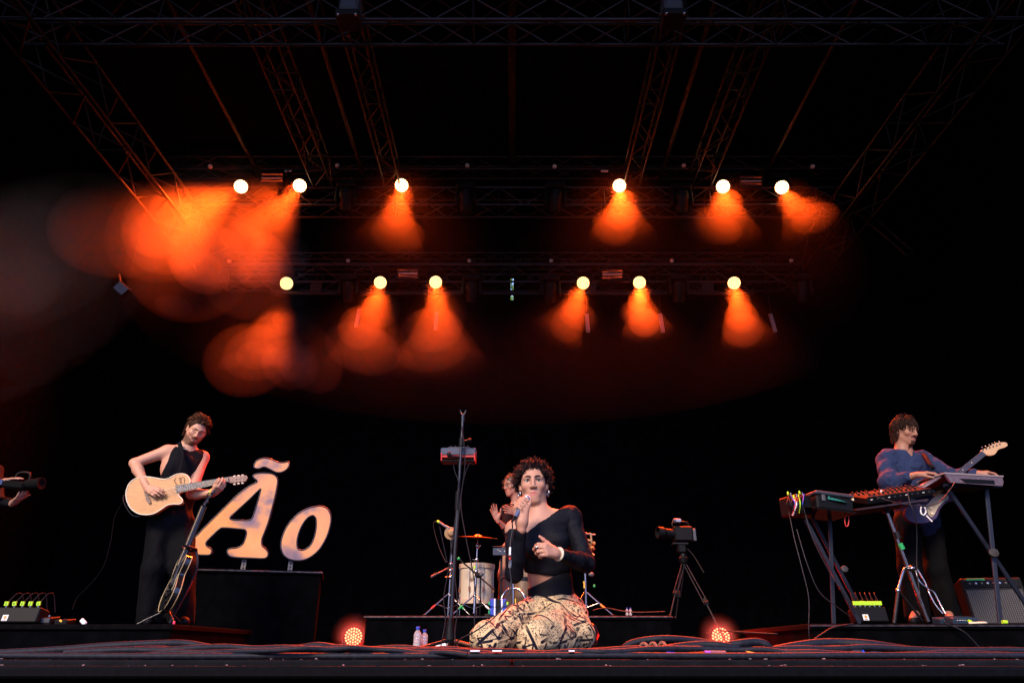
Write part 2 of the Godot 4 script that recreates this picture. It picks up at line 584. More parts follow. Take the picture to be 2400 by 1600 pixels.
func build_rig() -> void:
	var al: Material = M.truss_metal
	truss(Vector3(-6.6, 7.64, -6.5), Vector3(6.6, 7.64, -6.5), 0.4, al, "wide aluminium truss across the stage roof, nearest the audience")
	truss(Vector3(-6.3, 7.92, -10.9), Vector3(6.3, 7.92, -10.9), 0.4, al, "aluminium truss carrying the upper row of orange lamps")
	truss(Vector3(-6.0, 7.1, -12.4), Vector3(6.0, 7.1, -12.4), 0.4, al, "aluminium truss carrying the lower row of orange lamps")
	truss(Vector3(-6.8, 8.75, -10.9), Vector3(6.8, 8.75, -10.9), 0.3, al, "slimmer roof truss above the upper row of lamps", 0.5, 0.02, 0.009)
	truss(Vector3(-6.2, 7.72, -12.75), Vector3(6.2, 7.72, -12.75), 0.26, al, "slimmer roof truss above the lower row of lamps", 0.5, 0.018, 0.009)
	for x in [-2.3, 2.3]:
		truss(Vector3(x, 8.3, -6.8), Vector3(x, 8.3, -10.7), 0.3, al, "slim roof truss beside the central beam, running into the stage on the %s side" % ("guitarist's" if x < 0 else "keyboard player's"), 0.42, 0.02, 0.010)
	for x in [-3.62, 3.62]:
		truss(Vector3(x, 8.3, -6.2), Vector3(x, 8.3, -10.7), 0.36, al, "second roof truss from the central beam on the %s side" % ("guitarist's" if x < 0 else "keyboard player's"), 0.5, 0.02, 0.012)
	for x in [-6.3, 6.3]:
		truss(Vector3(x, 7.5, -3.6), Vector3(x, 7.5, -12.3), 0.55, al, "outermost deep roof truss above the %s side curtain" % ("guitarist's" if x < 0 else "keyboard player's"), 0.62, 0.024, 0.014)
	tag(box(self, "ridge_beam", Vector3(0, 8.75, -9.3), Vector3(0.11, 0.16, 7.0), al), "long central ridge beam under the canvas roof", "beam")
	for x in [-2.95, 2.95, -5.0, 5.0]:
		tag(bar(self, "roof_pipe", Vector3(x, 8.6, -6.0), Vector3(x, 8.6, -11.0), 0.045, al), "dark roof pipe %s on the %s side" % ["between the slim and second trusses" if absf(x) < 4 else "outside the second truss", "guitarist's" if x < 0 else "keyboard player's"], "pipe")
	var p := at(1200, 688, 12.2)
	tag(bar(self, "hanging_pipe", Vector3(-4.9, p.y, p.z), Vector3(4.9, p.y, p.z), 0.04, M.dull_aluminium), "round pipe hung just under the lower lamp truss", "pipe")
	for k in [-4, -1.6, 1.6, 4]:
		bar(get_node("hanging_pipe"), "hanger", Vector3(k, p.y + 0.03, p.z), Vector3(k, 6.92, p.z), 0.012, M.dark_steel)
	# pale battens hanging below the lower row
	for b in [[838, 745, 8], [1022, 752, 2], [1377, 757, -3], [1551, 757, -6], [1812, 757, -12]]:
		var c := at(b[0], b[1], 12.6)
		var o := box(self, "hanging_batten", c, Vector3(0.075, 0.42, 0.04), mat("batten", lin(0.20, 0.17, 0.18), 0.6), Basis(Vector3(0, 0, 1), deg_to_rad(-b[2] * 0.5)))
		bar(o, "wire", c + Vector3(0, 0.21, 0), Vector3(c.x, 7.6, c.z), 0.006, M.dark_steel)
		tag(o, "short pale batten hanging on a wire below the lower lamps", "batten", "pale battens below the lower lamps")
	# brace with two bright rails beside the outermost truss
	var br := thing("corner_brace", "diagonal brace of two bright rails at the roof's back corner", "brace", at(2000, 490, 10.8))
	for o in [[0, 0], [14, -10]]:
		bar(br, "rail", at(2003 + o[0], 492 + o[1], 10.8), at(2128 + o[0], 600 + o[1], 10.2), 0.02, M.dull_aluminium)
	bar(br, "tie", at(2003, 492, 10.8), at(2017, 482, 10.8), 0.015, M.dull_aluminium)
	bar(br, "tie", at(2128, 600, 10.2), at(2142, 590, 10.2), 0.015, M.dull_aluminium)
	# chain hoists on the front truss
	for h in [[822, 20], [1574, 18]]:
		var c := at(h[0], h[1], 6.2)
		var t := thing("chain_hoist", "dark chain hoist clamped on the front roof truss near the %s side" % ("guitarist's" if h[0] < 1200 else "keyboard player's"), "hoist", c)
		box(t, "motor", c, Vector3(0.24, 0.3, 0.26), M.grey_plastic, Basis(), 0.03)
		box(t, "clamp", c + Vector3(0, -0.21, 0), Vector3(0.30, 0.09, 0.3), M.dark_steel, Basis(), 0.02)
		for s in [-1, 1]:
			ball(t, "bolt", c + Vector3(s * 0.11, -0.25, 0.12), Vector3.ONE * 0.022, M.chrome)
		bar(t, "chain", c + Vector3(0, 0.15, 0), Vector3(c.x, 9.36, c.z), 0.015, M.dark_steel)
	for i in WASH_TOP.size():
		var w: Array = WASH_TOP[i]
		var aims := [[-0.62, -0.78, 0.2], [-0.35, -0.8, 0.4], [0.12, -0.8, 0.55], [-0.12, -0.8, 0.55], [-0.1, -0.85, 0.5], [0.05, -0.85, 0.5]]
		wash_lamp(at(w[0], w[1], 10.62), Vector3(aims[i][0], aims[i][1], aims[i][2]), true, i)
	for i in WASH_LOW.size():
		var w: Array = WASH_LOW[i]
		var aims := [[-0.15, -0.88, 0.4], [-0.05, -0.88, 0.4], [0.1, -0.88, 0.4], [-0.25, -0.85, 0.4], [-0.05, -0.9, 0.35], [-0.1, -0.9, 0.35]]
		wash_lamp(at(w[0], w[1], 12.1), Vector3(aims[i][0], aims[i][1], aims[i][2]), false, i)
	# small white globe lamps along the trusses
	for g in [[492, 390], [790, 388], [1095, 388], [1300, 390], [1603, 388], [1905, 390]]:
		globe(at(g[0], g[1], 10.7), Vector3(0, 0.2, 0), "small pale globe lamp under the upper slim roof truss", "globe lamps of the upper row")
	for g in [[537, 612], [816, 611], [1100, 611], [1292, 611], [1575, 611], [1855, 611]]:
		globe(at(g[0], g[1], 12.5), Vector3(0, 0.17, 0), "small pale globe lamp under the lower slim roof truss", "globe lamps of the lower row")
	for s in [[637, 418, 10.55, 1], [1760, 425, 10.55, 1], [956, 641, 12.05, 0], [1435, 643, 12.05, 0]]:
		strobe(at(s[0], s[1], s[2]), s[3] == 1, s[0] < 1200)
	strobe_side(at(285, 678, 9.0))
	var spot := [[812, 455, "between the second and third lamps, guitarist's side"], [1092, 458, "inside the third lamp, guitarist's side"], [1302, 458, "inside the third lamp, keyboardist's side"], [1597, 460, "between the third and second lamps, keyboardist's side"]]
	for h in spot:
		moving_head(at(h[0], h[1], 10.62), "black moving head on the upper truss, " + h[2], "moving heads on the upper truss")
	spot = [[818, 672, "between the two outer lamps, guitarist's side"], [1106, 672, "inside the third lamp, guitarist's side"], [1290, 674, "inside the third lamp, keyboardist's side"], [1590, 672, "between the two outer lamps, keyboardist's side"], [1880, 672, "outside all lamps, keyboardist's side"]]
	for h in spot:
		moving_head(at(h[0], h[1], 12.1), "black moving head on the lower truss, " + h[2], "moving heads on the lower truss")
	for k in [[675, 401], [1417, 401]]:
		var c := at(k[0], k[1], 10.7)
		tag(box(self, "tube_marker", c, Vector3(0.14, 0.035, 0.03), M.tape_white), "short white marker strip fixed above the upper lamps on the %s side" % ("guitarist's" if k[0] < 1200 else "keyboard player's"), "marker")

func wash_lamp(c: Vector3, aim: Vector3, top: bool, i: int) -> void:
	var which := ["outermost on the guitarist's side", "second from the guitarist's side", "third from the guitarist's side", "third from the keyboard player's side", "second from the keyboard player's side", "outermost on the keyboard player's side"]
	var t := thing("wash_lamp", ("glaring orange LED wash lamp on the upper truss, %s" if top else "dotted amber LED wash lamp on the lower truss, %s") % which[i], "stage lamp", c, "orange wash lamps")
	var to_eye := (Vector3(0, 0.5, 0) - c).normalized()
	var look := (to_eye * 3.0 + aim.normalized() * 0.6).normalized()
	var b := frame(Vector3.ZERO, look)
	var up_y := (8.12 if top else 7.3) - 0.42
	# body of the head behind the lens plate
	lathe(t, "housing", [Vector2(0.0, -0.22), Vector2(0.09, -0.21), Vector2(0.125, -0.14), Vector2(0.145, -0.02), Vector2(0.148, 0.012), Vector2(0.132, 0.014), Vector2(0.13, 0.0), Vector2(0.0, 0.0)], c, M.black_plastic, b)
	var side := look.cross(Vector3.UP).normalized()
	for s in [-1.0, 1.0]:
		tube(t, "yoke_arm", [c + side * s * 0.15 - look * 0.08, c + side * s * 0.19 - look * 0.08 + Vector3(0, 0.06, 0), Vector3(c.x, c.y, c.z) + side * s * 0.17 - look * 0.09 + Vector3(0, 0.2, 0)], 0.018, M.black_plastic, 4, 6)
	box(t, "base", c - look * 0.09 + Vector3(0, 0.23, 0), Vector3(0.34, 0.09, 0.22), M.black_plastic, Basis(), 0.015)
	bar(t, "clamp", c - look * 0.09 + Vector3(0, 0.27, 0), c - look * 0.09 + Vector3(0, 0.27 + maxf(0.1, up_y - c.y - 0.2), 0), 0.02, M.dark_steel)
	# 37 lenses in rings
	var key := "lenses"
	if not shapes.has(key):
		var st := tool()
		for r in [[0, 1], [0.037, 6], [0.074, 12], [0.110, 18]]:
			for k in r[1]:
				var a: float = TAU * k / r[1]
				var o := Vector3(cos(a) * r[0], 0.002, sin(a) * r[0])
				st.set_smooth_group(-1)
				for q in 6:
					var t0 := TAU * q / 6
					var t1 := TAU * (q + 1) / 6
					var d0 := Vector3(cos(t0), 0, sin(t0)) * 0.0148
					var d1 := Vector3(cos(t1), 0, sin(t1)) * 0.0148
					var h := Vector3(0, 0.009, 0)
					face(st, Transform3D(), [o + d0, o + d1, o + d1 * 0.6 + h, o + d0 * 0.6 + h], d0 + h)
					face(st, Transform3D(), [o + h, o + d0 * 0.6 + h, o + d1 * 0.6 + h], Vector3.UP)
		shapes[key] = done(st)
	put(shapes[key], "lens_array", M.led_full if top else M.led_dim, t, Transform3D(b, Vector3.ZERO)).set_meta("kind", "stuff")
	var l := SpotLight3D.new()
	l.name = "beam"
	l.light_color = Color(1.0, 0.29, 0.06)
	l.light_energy = (TOP_POWER * (1.6 if i in [0, 2, 3] else 1.0)) if top else LOW_POWER
	l.light_size = 0.12
	l.spot_angle = 33.0 if top else 30.0
	l.spot_angle_attenuation = 0.9
	l.spot_range = 30.0
	l.spot_attenuation = 2.0
	l.shadow_enabled = true
	t.add_child(l)
	l.look_at_from_position(c + look * 0.04, c + look * 0.04 + aim.normalized(), Vector3(0, 0, -1))
	l.position = look * 0.04

const TOP_POWER := 70.0
const LOW_POWER := 52.0

func globe(c: Vector3, up: Vector3, label: String, group: String) -> void:
	var t := thing("globe_lamp", label, "lamp", c, group)
	ball(t, "bulb", c, Vector3(0.045, 0.04, 0.045), M.white_plastic)
	bar(t, "cap", c + Vector3(0, 0.03, 0), c + Vector3(0, 0.07, 0), 0.022, M.dark_steel)
	bar(t, "drop", c + Vector3(0, 0.07, 0), c + up, 0.005, M.dark_steel)

func strobe(c: Vector3, top: bool, first: bool) -> void:
	var t := thing("strobe_lamp", "rectangular strobe with a silver reflector between two lamps of the %s truss, %s side" % ["upper" if top else "lower", "guitarist's" if first else "keyboard player's"], "strobe", c)
	var b := Basis(Vector3(1, 0, 0), deg_to_rad(24))
	box(t, "case", c - Vector3(0, 0, 0.06), Vector3(0.46, 0.25, 0.1), M.black_plastic, b, 0.01)
	for y in [-0.105, 0.105]:
		box(t, "rim", c + b * Vector3(0, y, 0.0), Vector3(0.46, 0.02, 0.05), M.black_plastic, b)
	for x in [-0.22, 0.22]:
		box(t, "rim", c + b * Vector3(x, 0, 0.0), Vector3(0.02, 0.19, 0.05), M.black_plastic, b)
	for k in 6:
		box(t, "reflector_slat", c + b * Vector3(0, -0.078 + k * 0.031, -0.002), Vector3(0.41, 0.026, 0.008), M.chrome, b * Basis(Vector3(1, 0, 0), 0.5 if k % 2 else -0.4), 0.001)
	bar(t, "flash_tube", c + b * Vector3(-0.19, 0, 0.02), c + b * Vector3(0.19, 0, 0.02), 0.009, M.white_plastic)
	for s in [-0.24, 0.24]:
		bar(t, "bracket", c + Vector3(s, 0, -0.06), c + Vector3(s, 0.28, -0.1), 0.01, M.dark_steel)

func strobe_side(c: Vector3) -> void:
	var b := Basis(Vector3(0, 0, 1), deg_to_rad(-38)) * Basis(Vector3(0, 1, 0), 0.4)
	var t := thing("flood_lamp", "dim tilted flood lamp half lost in smoke on the guitarist's side", "lamp", c)
	box(t, "case", c, Vector3(0.20, 0.17, 0.14), M.black_plastic, b, 0.02)
	box(t, "glass", c + b * Vector3(0, 0, 0.072), Vector3(0.16, 0.13, 0.006), M.grey_plastic, b)
	bar(t, "bracket", c, c + Vector3(-0.5, 0.6, -0.6), 0.015, M.dark_steel)

func moving_head(c: Vector3, label: String, group: String) -> void:
	var t := thing("moving_head_lamp", label, "stage lamp", c, group)
	box(t, "base", c + Vector3(0, 0.17, 0), Vector3(0.38, 0.13, 0.3), M.black_plastic, Basis(), 0.03)
	for s in [-1.0, 1.0]:
		box(t, "yoke_arm", c + Vector3(s * 0.17, -0.04, 0), Vector3(0.07, 0.32, 0.16), M.black_plastic, Basis(), 0.03)
		bar(t, "clamp", c + Vector3(s * 0.1, 0.23, 0), c + Vector3(s * 0.1, 0.34, -0.02), 0.02, M.dark_steel)
	var b := Basis(Vector3(1, 0, 0), PI + 0.45)
	lathe(t, "head", [Vector2(0.0, -0.2), Vector2(0.10, -0.19), Vector2(0.13, -0.1), Vector2(0.125, 0.1), Vector2(0.105, 0.22), Vector2(0.09, 0.22), Vector2(0.085, 0.2)], c + Vector3(0, -0.1, 0), M.black_plastic, b)
	ball(t, "lens", c + Vector3(0, -0.1, 0) + b * Vector3(0, 0.19, 0), Vector3(0.085, 0.02, 0.085), M.black_gloss, b)

# ---------------------------------------------------------------- smoke
func puff(parent: Node3D, c: Vector3, s: Vector3, m: FogMaterial, turn := 0.0) -> void:
	var f := FogVolume.new()
	f.name = "puff"
	f.shape = RenderingServer.FOG_VOLUME_SHAPE_ELLIPSOID
	f.size = s * 2.0
	f.material = m
	f.transform = Transform3D(Basis(Vector3(0, 0, 1), turn), here(parent, c))
	parent.add_child(f, true)

func fog(density: float) -> FogMaterial:
	var key := "fog%.4f" % density
	if not M.has(key):
		var m := FogMaterial.new()
		m.density = density
		m.albedo = Color(0.95, 0.95, 0.95)
		M[key] = m
	return M[key]

# a drift of smoke round a path of points [x, y, spread, wisps, density]: soft nested puffs with thinner wisps among them
func drift(label: String, depth: float, path: Array, size: float, sd: int, shells := [[1.65, 0.08], [1.25, 0.15], [0.85, 0.24], [0.5, 0.34]]) -> void:
	var r := RandomNumberGenerator.new()
	r.seed = sd
	var t := thing("stage_smoke", label, "smoke", at(path[0][0], path[0][1], depth), "drifts of stage smoke")
	t.set_meta("kind", "stuff")
	for p in path:
		var c := at(p[0], p[1], depth + r.randf_range(-0.12, 0.12))
		var turn := r.randf_range(-0.8, 0.8)
		for sh in shells:
			var q: float = p[2] * sh[0]
			puff(t, c + Vector3(r.randfn(), r.randfn(), 0) * q * 0.2, Vector3(q * r.randf_range(0.9, 1.35), q * r.randf_range(0.7, 1.0), q * 0.8), fog(snappedf(p[4] * sh[1] * r.randf_range(0.8, 1.2), 0.004) + 0.001), turn + r.randf_range(-0.4, 0.4))
		for i in p[3]:
			var d: Vector3 = Vector3(r.randfn(), r.randfn(), r.randfn() * 0.7) * p[2] * 0.5
			var s: float = size * r.randf_range(0.7, 1.3)
			puff(t, c + d, Vector3(s * r.randf_range(1.1, 1.7), s * r.randf_range(0.5, 0.8), s * 0.8), fog(snappedf(p[4] * 0.26 * r.randf_range(0.5, 1.4), 0.01) + 0.004), r.randf_range(-1.3, 1.3))

func haze(label: String, c: Vector3, s: Vector3, density: float, steps := [1.0]) -> void:
	var t := thing("stage_smoke", label, "smoke", c, "drifts of stage smoke")
	t.set_meta("kind", "stuff")
	for q in steps:
		puff(t, c, s * q, fog(density))

# smoke caught in one lamp's beam: nested cones with their tips at the lamp
func fan(label: String, lamp: Vector3, toward: Vector3, length: float, width: float, density: float) -> void:
	var t := thing("stage_smoke", label, "smoke", lamp, "drifts of stage smoke")
	t.set_meta("kind", "stuff")
	var r := RandomNumberGenerator.new()
	r.seed = int(absf(lamp.x) * 1000.0) + int(lamp.y * 77.0)
	for q in [[1.15, 1.0, 0.10], [0.8, 0.62, 0.16]]:
		var way := (toward.normalized() + Vector3(r.randf_range(-0.1, 0.1), 0, 0)).normalized()
		var b := frame(Vector3.ZERO, -way)
		var f := FogVolume.new()
		f.name = "puff"
		f.shape = RenderingServer.FOG_VOLUME_SHAPE_CONE
		f.size = Vector3(width * 2.0 * q[1], length * q[0], width * 1.4 * q[1])
		f.material = fog(snappedf(density * q[2], 0.004) + 0.001)
		f.transform = Transform3D(b, way * length * q[0] * 0.5)
		t.add_child(f, true)
	for k in 4:
		var u := 0.18 + 0.25 * k + r.randf_range(-0.05, 0.05)
		var e := lamp + toward.normalized() * length * u + Vector3(r.randfn(), 0, r.randfn() * 0.4) * width * 0.32 * u
		var q := width * (0.16 + 0.62 * u)
		puff(t, e, Vector3(q * r.randf_range(0.8, 1.25), length * r.randf_range(0.2, 0.3), q * 0.8), fog(snappedf(density * r.randf_range(0.12, 0.34) * (1.25 - 0.7 * u), 0.004) + 0.002), r.randf_range(-0.35, 0.35) + toward.x * 0.8)

func build_smoke() -> void:
	# thin haze that fills the rig: the lamps' beams show in it
	haze("thin haze filling the air round the lamps of both trusses", Vector3(0, 6.5, -11.2), Vector3(7.4, 2.9, 2.2), 0.0018)
	drift("pale mist drifting in past the side curtain by the guitarist", 5.6, [[45, 640, 0.62, 0, 0.075]], 0.3, 29, [[1.8, 0.06], [1.4, 0.11], [1.0, 0.15], [0.6, 0.17]])
	drift("thick bright smoke rolling away below the outermost upper lamps beside the guitarist's side", 10.1, [[455, 490, 0.74, 1, 0.24], [375, 540, 0.66, 1, 0.22], [560, 555, 0.68, 2, 0.28], [625, 625, 0.48, 2, 0.32], [460, 640, 0.64, 2, 0.24]], 0.34, 3, [[1.6, 0.08], [1.15, 0.19], [0.7, 0.36]])
	drift("smoke billowing down below the outermost lower lamp on the guitarist's side", 11.5, [[640, 765, 0.40, 3, 0.20], [600, 825, 0.50, 3, 0.22], [685, 845, 0.48, 3, 0.20]], 0.22, 5, [[1.5, 0.10], [1.1, 0.18], [0.75, 0.26]])
	var T := func(i: int) -> Vector3: return at(WASH_TOP[i][0], WASH_TOP[i][1] + 4, 10.56)
	var L := func(i: int) -> Vector3: return at(WASH_LOW[i][0], WASH_LOW[i][1] + 4, 12.04)
	fan("fan of smoke below the second upper lamp from the guitarist's side", T.call(1), Vector3(-0.2, -1, 0.25), 1.34, 0.76, 0.2)
	fan("faint fan of smoke below the third upper lamp from the guitarist's side", T.call(2), Vector3(0.02, -1, 0.25), 1.46, 0.69, 0.14)
	fan("bright fan of smoke below the third upper lamp from the keyboard player's side", T.call(3), Vector3(-0.08, -1, 0.25), 1.23, 0.63, 0.32)
	fan("fan of smoke below the second upper lamp from the keyboard player's side", T.call(4), Vector3(-0.1, -1, 0.25), 1.12, 0.69, 0.22)
	fan("fan of smoke below the outermost upper lamp from the keyboard player's side", T.call(5), Vector3(0.2, -1, 0.25), 1.01, 0.63, 0.2)
	fan("fan of smoke below the second lower lamp from the guitarist's side", L.call(1), Vector3(-0.08, -1, 0.2), 1.68, 0.86, 0.26)
	fan("fan of smoke below the third lower lamp from the guitarist's side", L.call(2), Vector3(0.12, -1, 0.2), 1.79, 0.91, 0.28)
	fan("slanting fan of smoke below the third lower lamp from the keyboard player's side", L.call(3), Vector3(-0.4, -1, 0.2), 1.23, 0.55, 0.3)
	fan("dense fan of smoke below the second lower lamp from the keyboard player's side", L.call(4), Vector3(-0.05, -1, 0.2), 1.06, 0.52, 0.62)
	fan("fan of smoke below the outermost lower lamp from the keyboard player's side", L.call(5), Vector3(-0.08, -1, 0.2), 1.23, 0.55, 0.3)

# ---------------------------------------------------------------- soft bodies: joined tapered limbs meshed as one skin
class Blob:
	var kind := PackedInt32Array()
	var a := PackedVector3Array()
	var ba := PackedVector3Array()
	var ra := PackedFloat32Array()
	var rb := PackedFloat32Array()
	var k := PackedFloat32Array()
	var inv: Array[Basis] = []
	var fold: FastNoiseLite
	var fold_amp := 0.0
	var fold_scale := Vector3.ONE
	var lo := Vector3.ONE * 1e9
	var hi := Vector3.ONE * -1e9

	func grow(p: Vector3, r: float) -> void:
		lo = lo.min(p - Vector3.ONE * r)
		hi = hi.max(p + Vector3.ONE * r)

	# tapered limb
	func limb(p: Vector3, q: Vector3, r0: float, r1: float, blend := 0.02) -> void:
		kind.append(0)
		a.append(p)
		ba.append(q - p)
		ra.append(r0)
		rb.append(r1)
		k.append(blend)
		inv.append(Basis())
		grow(p, r0 + blend * 0.3)
		grow(q, r1 + blend * 0.3)

	# ellipsoid, turned by b; cut = carve it out instead
	func egg(c: Vector3, r: Vector3, b := Basis(), blend := 0.02, cut := false) -> void:
		kind.append(2 if cut else 1)
		a.append(c)
		ba.append(r)
		ra.append(0.0)
		rb.append(0.0)
		k.append(blend)
		inv.append(b.inverse())
		if not cut:
			grow(c, maxf(r.x, maxf(r.y, r.z)))

	# keep only the side of the plane that n points away from
	func slice(p: Vector3, n: Vector3, blend := 0.004) -> void:
		kind.append(3)
		a.append(p)
		ba.append(n.normalized())
		ra.append(0.0)
		rb.append(0.0)
		k.append(blend)
		inv.append(Basis())

	func one(i: int, p: Vector3) -> float:
		var q := p - a[i]
		if kind[i] == 0:
			var b := ba[i]
			var t := clampf(q.dot(b) / maxf(b.length_squared(), 1e-9), 0.0, 1.0)
			return (q - b * t).length() - lerpf(ra[i], rb[i], t)
		if kind[i] == 3:
			return q.dot(ba[i])
		q = inv[i] * q
		var r := ba[i]
		var k0 := (q / r).length()
		var k1 := (q / (r * r)).length()
		return k0 * (k0 - 1.0) / maxf(k1, 1e-6)

	func dist(p: Vector3, use: PackedInt32Array) -> float:
		var d := 1e3
		for i in use:
			var kk := k[i]
			var e := 0.0
			if kind[i] == 0:
				var q := p - a[i]
				var b := ba[i]
				var t := clampf(q.dot(b) / maxf(b.length_squared(), 1e-9), 0.0, 1.0)
				e = (q - b * t).length() - ra[i] - (rb[i] - ra[i]) * t
			else:
				e = one(i, p)
			if kind[i] <= 1:
				if e > d + kk:
					continue
				var h := maxf(kk - absf(d - e), 0.0) / kk
				d = minf(d, e) - h * h * kk * 0.25
			else:
				if kind[i] == 2:
					e = -e
				var h := maxf(kk - absf(d - e), 0.0) / kk
				d = maxf(d, e) + h * h * kk * 0.25
		if fold_amp > 0.0:
			d += fold_amp * fold.get_noise_3dv(p * fold_scale)
		return d

# gathers several fields into one mesh
class Hide:
	var v := PackedVector3Array()
	var n := PackedVector3Array()
	var c := PackedColorArray()
	var ix := PackedInt32Array()

	func mesh() -> ArrayMesh:
		var arr := []
		arr.resize(Mesh.ARRAY_MAX)
		arr[Mesh.ARRAY_VERTEX] = v
		arr[Mesh.ARRAY_NORMAL] = n
		arr[Mesh.ARRAY_COLOR] = c
		arr[Mesh.ARRAY_INDEX] = ix
		var m := ArrayMesh.new()
		m.add_surface_from_arrays(Mesh.PRIMITIVE_TRIANGLES, arr)
		return m

	func add(f: Blob, cell: float, paint = null, base := Color(1, 1, 1)) -> void:
		const B := 4
		var lo := f.lo - Vector3.ONE * cell * 3.0
		var size := f.hi + Vector3.ONE * cell * 3.0 - lo
		var nb := Vector3i((size / (cell * B)).ceil()) + Vector3i.ONE
		var nx := nb.x * B
		var ny := nb.y * B
		var nz := nb.z * B
		var sy := nx
		var sz := nx * ny
		var g := PackedFloat32Array()
		g.resize(nx * ny * nz)
		g.fill(1.0)
		var R := cell * ((B - 1) * 0.87 + 1.2)
		var all := f.kind.size()
		var active: Array[Vector3i] = []
		const S := 5
		var RS := cell * B * S * 0.87 + cell * 2.0
		for sb in ((nb.x + S - 1) / S) * ((nb.y + S - 1) / S) * ((nb.z + S - 1) / S):
			var ux := (nb.x + S - 1) / S
			var uy := (nb.y + S - 1) / S
			var s0 := Vector3i(sb % ux, (sb / ux) % uy, sb / (ux * uy)) * S
			var sc := lo + (Vector3(s0) * B + Vector3.ONE * (B * S - 1) * 0.5) * cell
			var far := PackedFloat32Array()
			far.resize(all)
			var close := 1e9
			for i in all:
				far[i] = f.one(i, sc)
				if f.kind[i] <= 1:
					close = minf(close, far[i])
			if close > RS + 0.04:
				continue
			var cand := PackedInt32Array()
			for i in all:
				if f.kind[i] <= 1:
					if far[i] < close + 2.2 * RS + f.k[i]:
						cand.append(i)
				elif f.kind[i] == 2:
					if far[i] < RS * 1.4 + f.k[i]:
						cand.append(i)
				elif far[i] > -(RS * 1.2 + f.k[i]):
					cand.append(i)
			for bz in range(s0.z, mini(s0.z + S, nb.z)):
				for by in range(s0.y, mini(s0.y + S, nb.y)):
					for bx in range(s0.x, mini(s0.x + S, nb.x)):
						var c0 := lo + (Vector3(bx, by, bz) * B + Vector3.ONE * (B - 1) * 0.5) * cell
						var near := 1e9
						var ds := PackedFloat32Array()
						ds.resize(cand.size())
						for i in cand.size():
							var e := f.one(cand[i], c0)
							ds[i] = e
							if f.kind[cand[i]] <= 1:
								near = minf(near, e)
						if near > R + 0.04:
							continue
						var use := PackedInt32Array()
						for j in cand.size():
							var i := cand[j]
							if f.kind[i] <= 1:
								if ds[j] < near + 2.0 * R + f.k[i]:
									use.append(i)
							elif f.kind[i] == 2:
								if ds[j] < R * 1.2 + f.k[i]:
									use.append(i)
							elif ds[j] > -(R * 1.2 + f.k[i]):
								use.append(i)
						var dc := f.dist(c0, use)
						if dc > R * 1.12 + f.fold_amp * 0.6 or dc < -(R * 1.12 + f.fold_amp * 0.6):
							if dc < 0:
								for z in B:
									for y in B:
										for x in B:
											g[(bx * B + x) + (by * B + y) * sy + (bz * B + z) * sz] = dc
							continue
						active.append(Vector3i(bx, by, bz))
						for z in B:
							for y in B:
								for x in B:
									var gx := bx * B + x
									var gy := by * B + y
									var gz := bz * B + z
									g[gx + gy * sy + gz * sz] = f.dist(lo + Vector3(gx, gy, gz) * cell, use)
		var off := PackedInt32Array([0, 1, sy, sy + 1, sz, sz + 1, sz + sy, sz + sy + 1])
		var edges := [[0, 1], [2, 3], [4, 5], [6, 7], [0, 2], [1, 3], [4, 6], [5, 7], [0, 4], [1, 5], [2, 6], [3, 7]]
		var cn := []
		for i in 8:
			cn.append(Vector3(i & 1, (i >> 1) & 1, i >> 2))
		var id := {}
		var first := v.size()
		var done := {}
		var cells := PackedInt32Array()
		for blk in active:
			# cells of this block and the rim towards lower neighbours
			for z in range(-1, B):
				for y in range(-1, B):
					for x in range(-1, B):
						var gx := blk.x * B + x
						var gy := blk.y * B + y
						var gz := blk.z * B + z
						if gx < 0 or gy < 0 or gz < 0 or gx >= nx - 1 or gy >= ny - 1 or gz >= nz - 1:
							continue
						var o := gx + gy * sy + gz * sz
						var s := 0
						for i in 8:
							if g[o + off[i]] < 0.0:
								s += 1
						if s == 0 or s == 8 or id.has(o):
							continue
						var sum := Vector3()
						var cnt := 0
						for e in edges:
							var d0 := g[o + off[e[0]]]
							var d1 := g[o + off[e[1]]]
							if (d0 < 0.0) != (d1 < 0.0):
								sum += (cn[e[0]] as Vector3).lerp(cn[e[1]], d0 / (d0 - d1))
								cnt += 1
						var p := lo + (Vector3(gx, gy, gz) + sum / cnt) * cell
						id[o] = v.size()
						cells.append(o)
						v.append(p)
						c.append(paint.call(p) if paint != null else base)
		var start := ix.size()
		var steps := [[1, sy, sz], [sy, sz, 1], [sz, 1, sy]]
		for o in cells:
			for s in steps:
				var inside := g[o] < 0.0
				if inside == (g[o + s[0]] < 0.0):
					continue
				var c1: int = o - s[1]
				var c2: int = o - s[1] - s[2]
				var c3: int = o - s[2]
				if not (id.has(c1) and id.has(c2) and id.has(c3)):
					continue
				var q := [id[o], id[c1], id[c2], id[c3]]
				if not inside:
					q.reverse()
				ix.append_array(PackedInt32Array([q[0], q[2], q[1], q[0], q[3], q[2]]))
		n.resize(v.size())
		for i in range(first, v.size()):
			n[i] = Vector3.ZERO
		for i in range(start, ix.size(), 3):
			var fn := (v[ix[i + 2]] - v[ix[i]]).cross(v[ix[i + 1]] - v[ix[i]])
			for j in 3:
				n[ix[i + j]] += fn
		for i in range(first, v.size()):
			n[i] = n[i].normalized()

func skin_mat(key: String) -> StandardMaterial3D:
	var m := mat(key, Color(1, 1, 1), 0.52, 0.0, 0.4)
	m.vertex_color_use_as_albedo = true
	return m

func cloth_mat(key: String, c: Color, lo := 0.75, rough := 0.85) -> StandardMaterial3D:
	var m := grain(mat(key, c, rough, 0.0, 0.25), lo, 0.05, 7.0, 31)
	if c.get_luminance() > 0.2:
		m.rim_enabled = true
		m.rim = 0.2
		m.rim_tint = 0.7
	return m

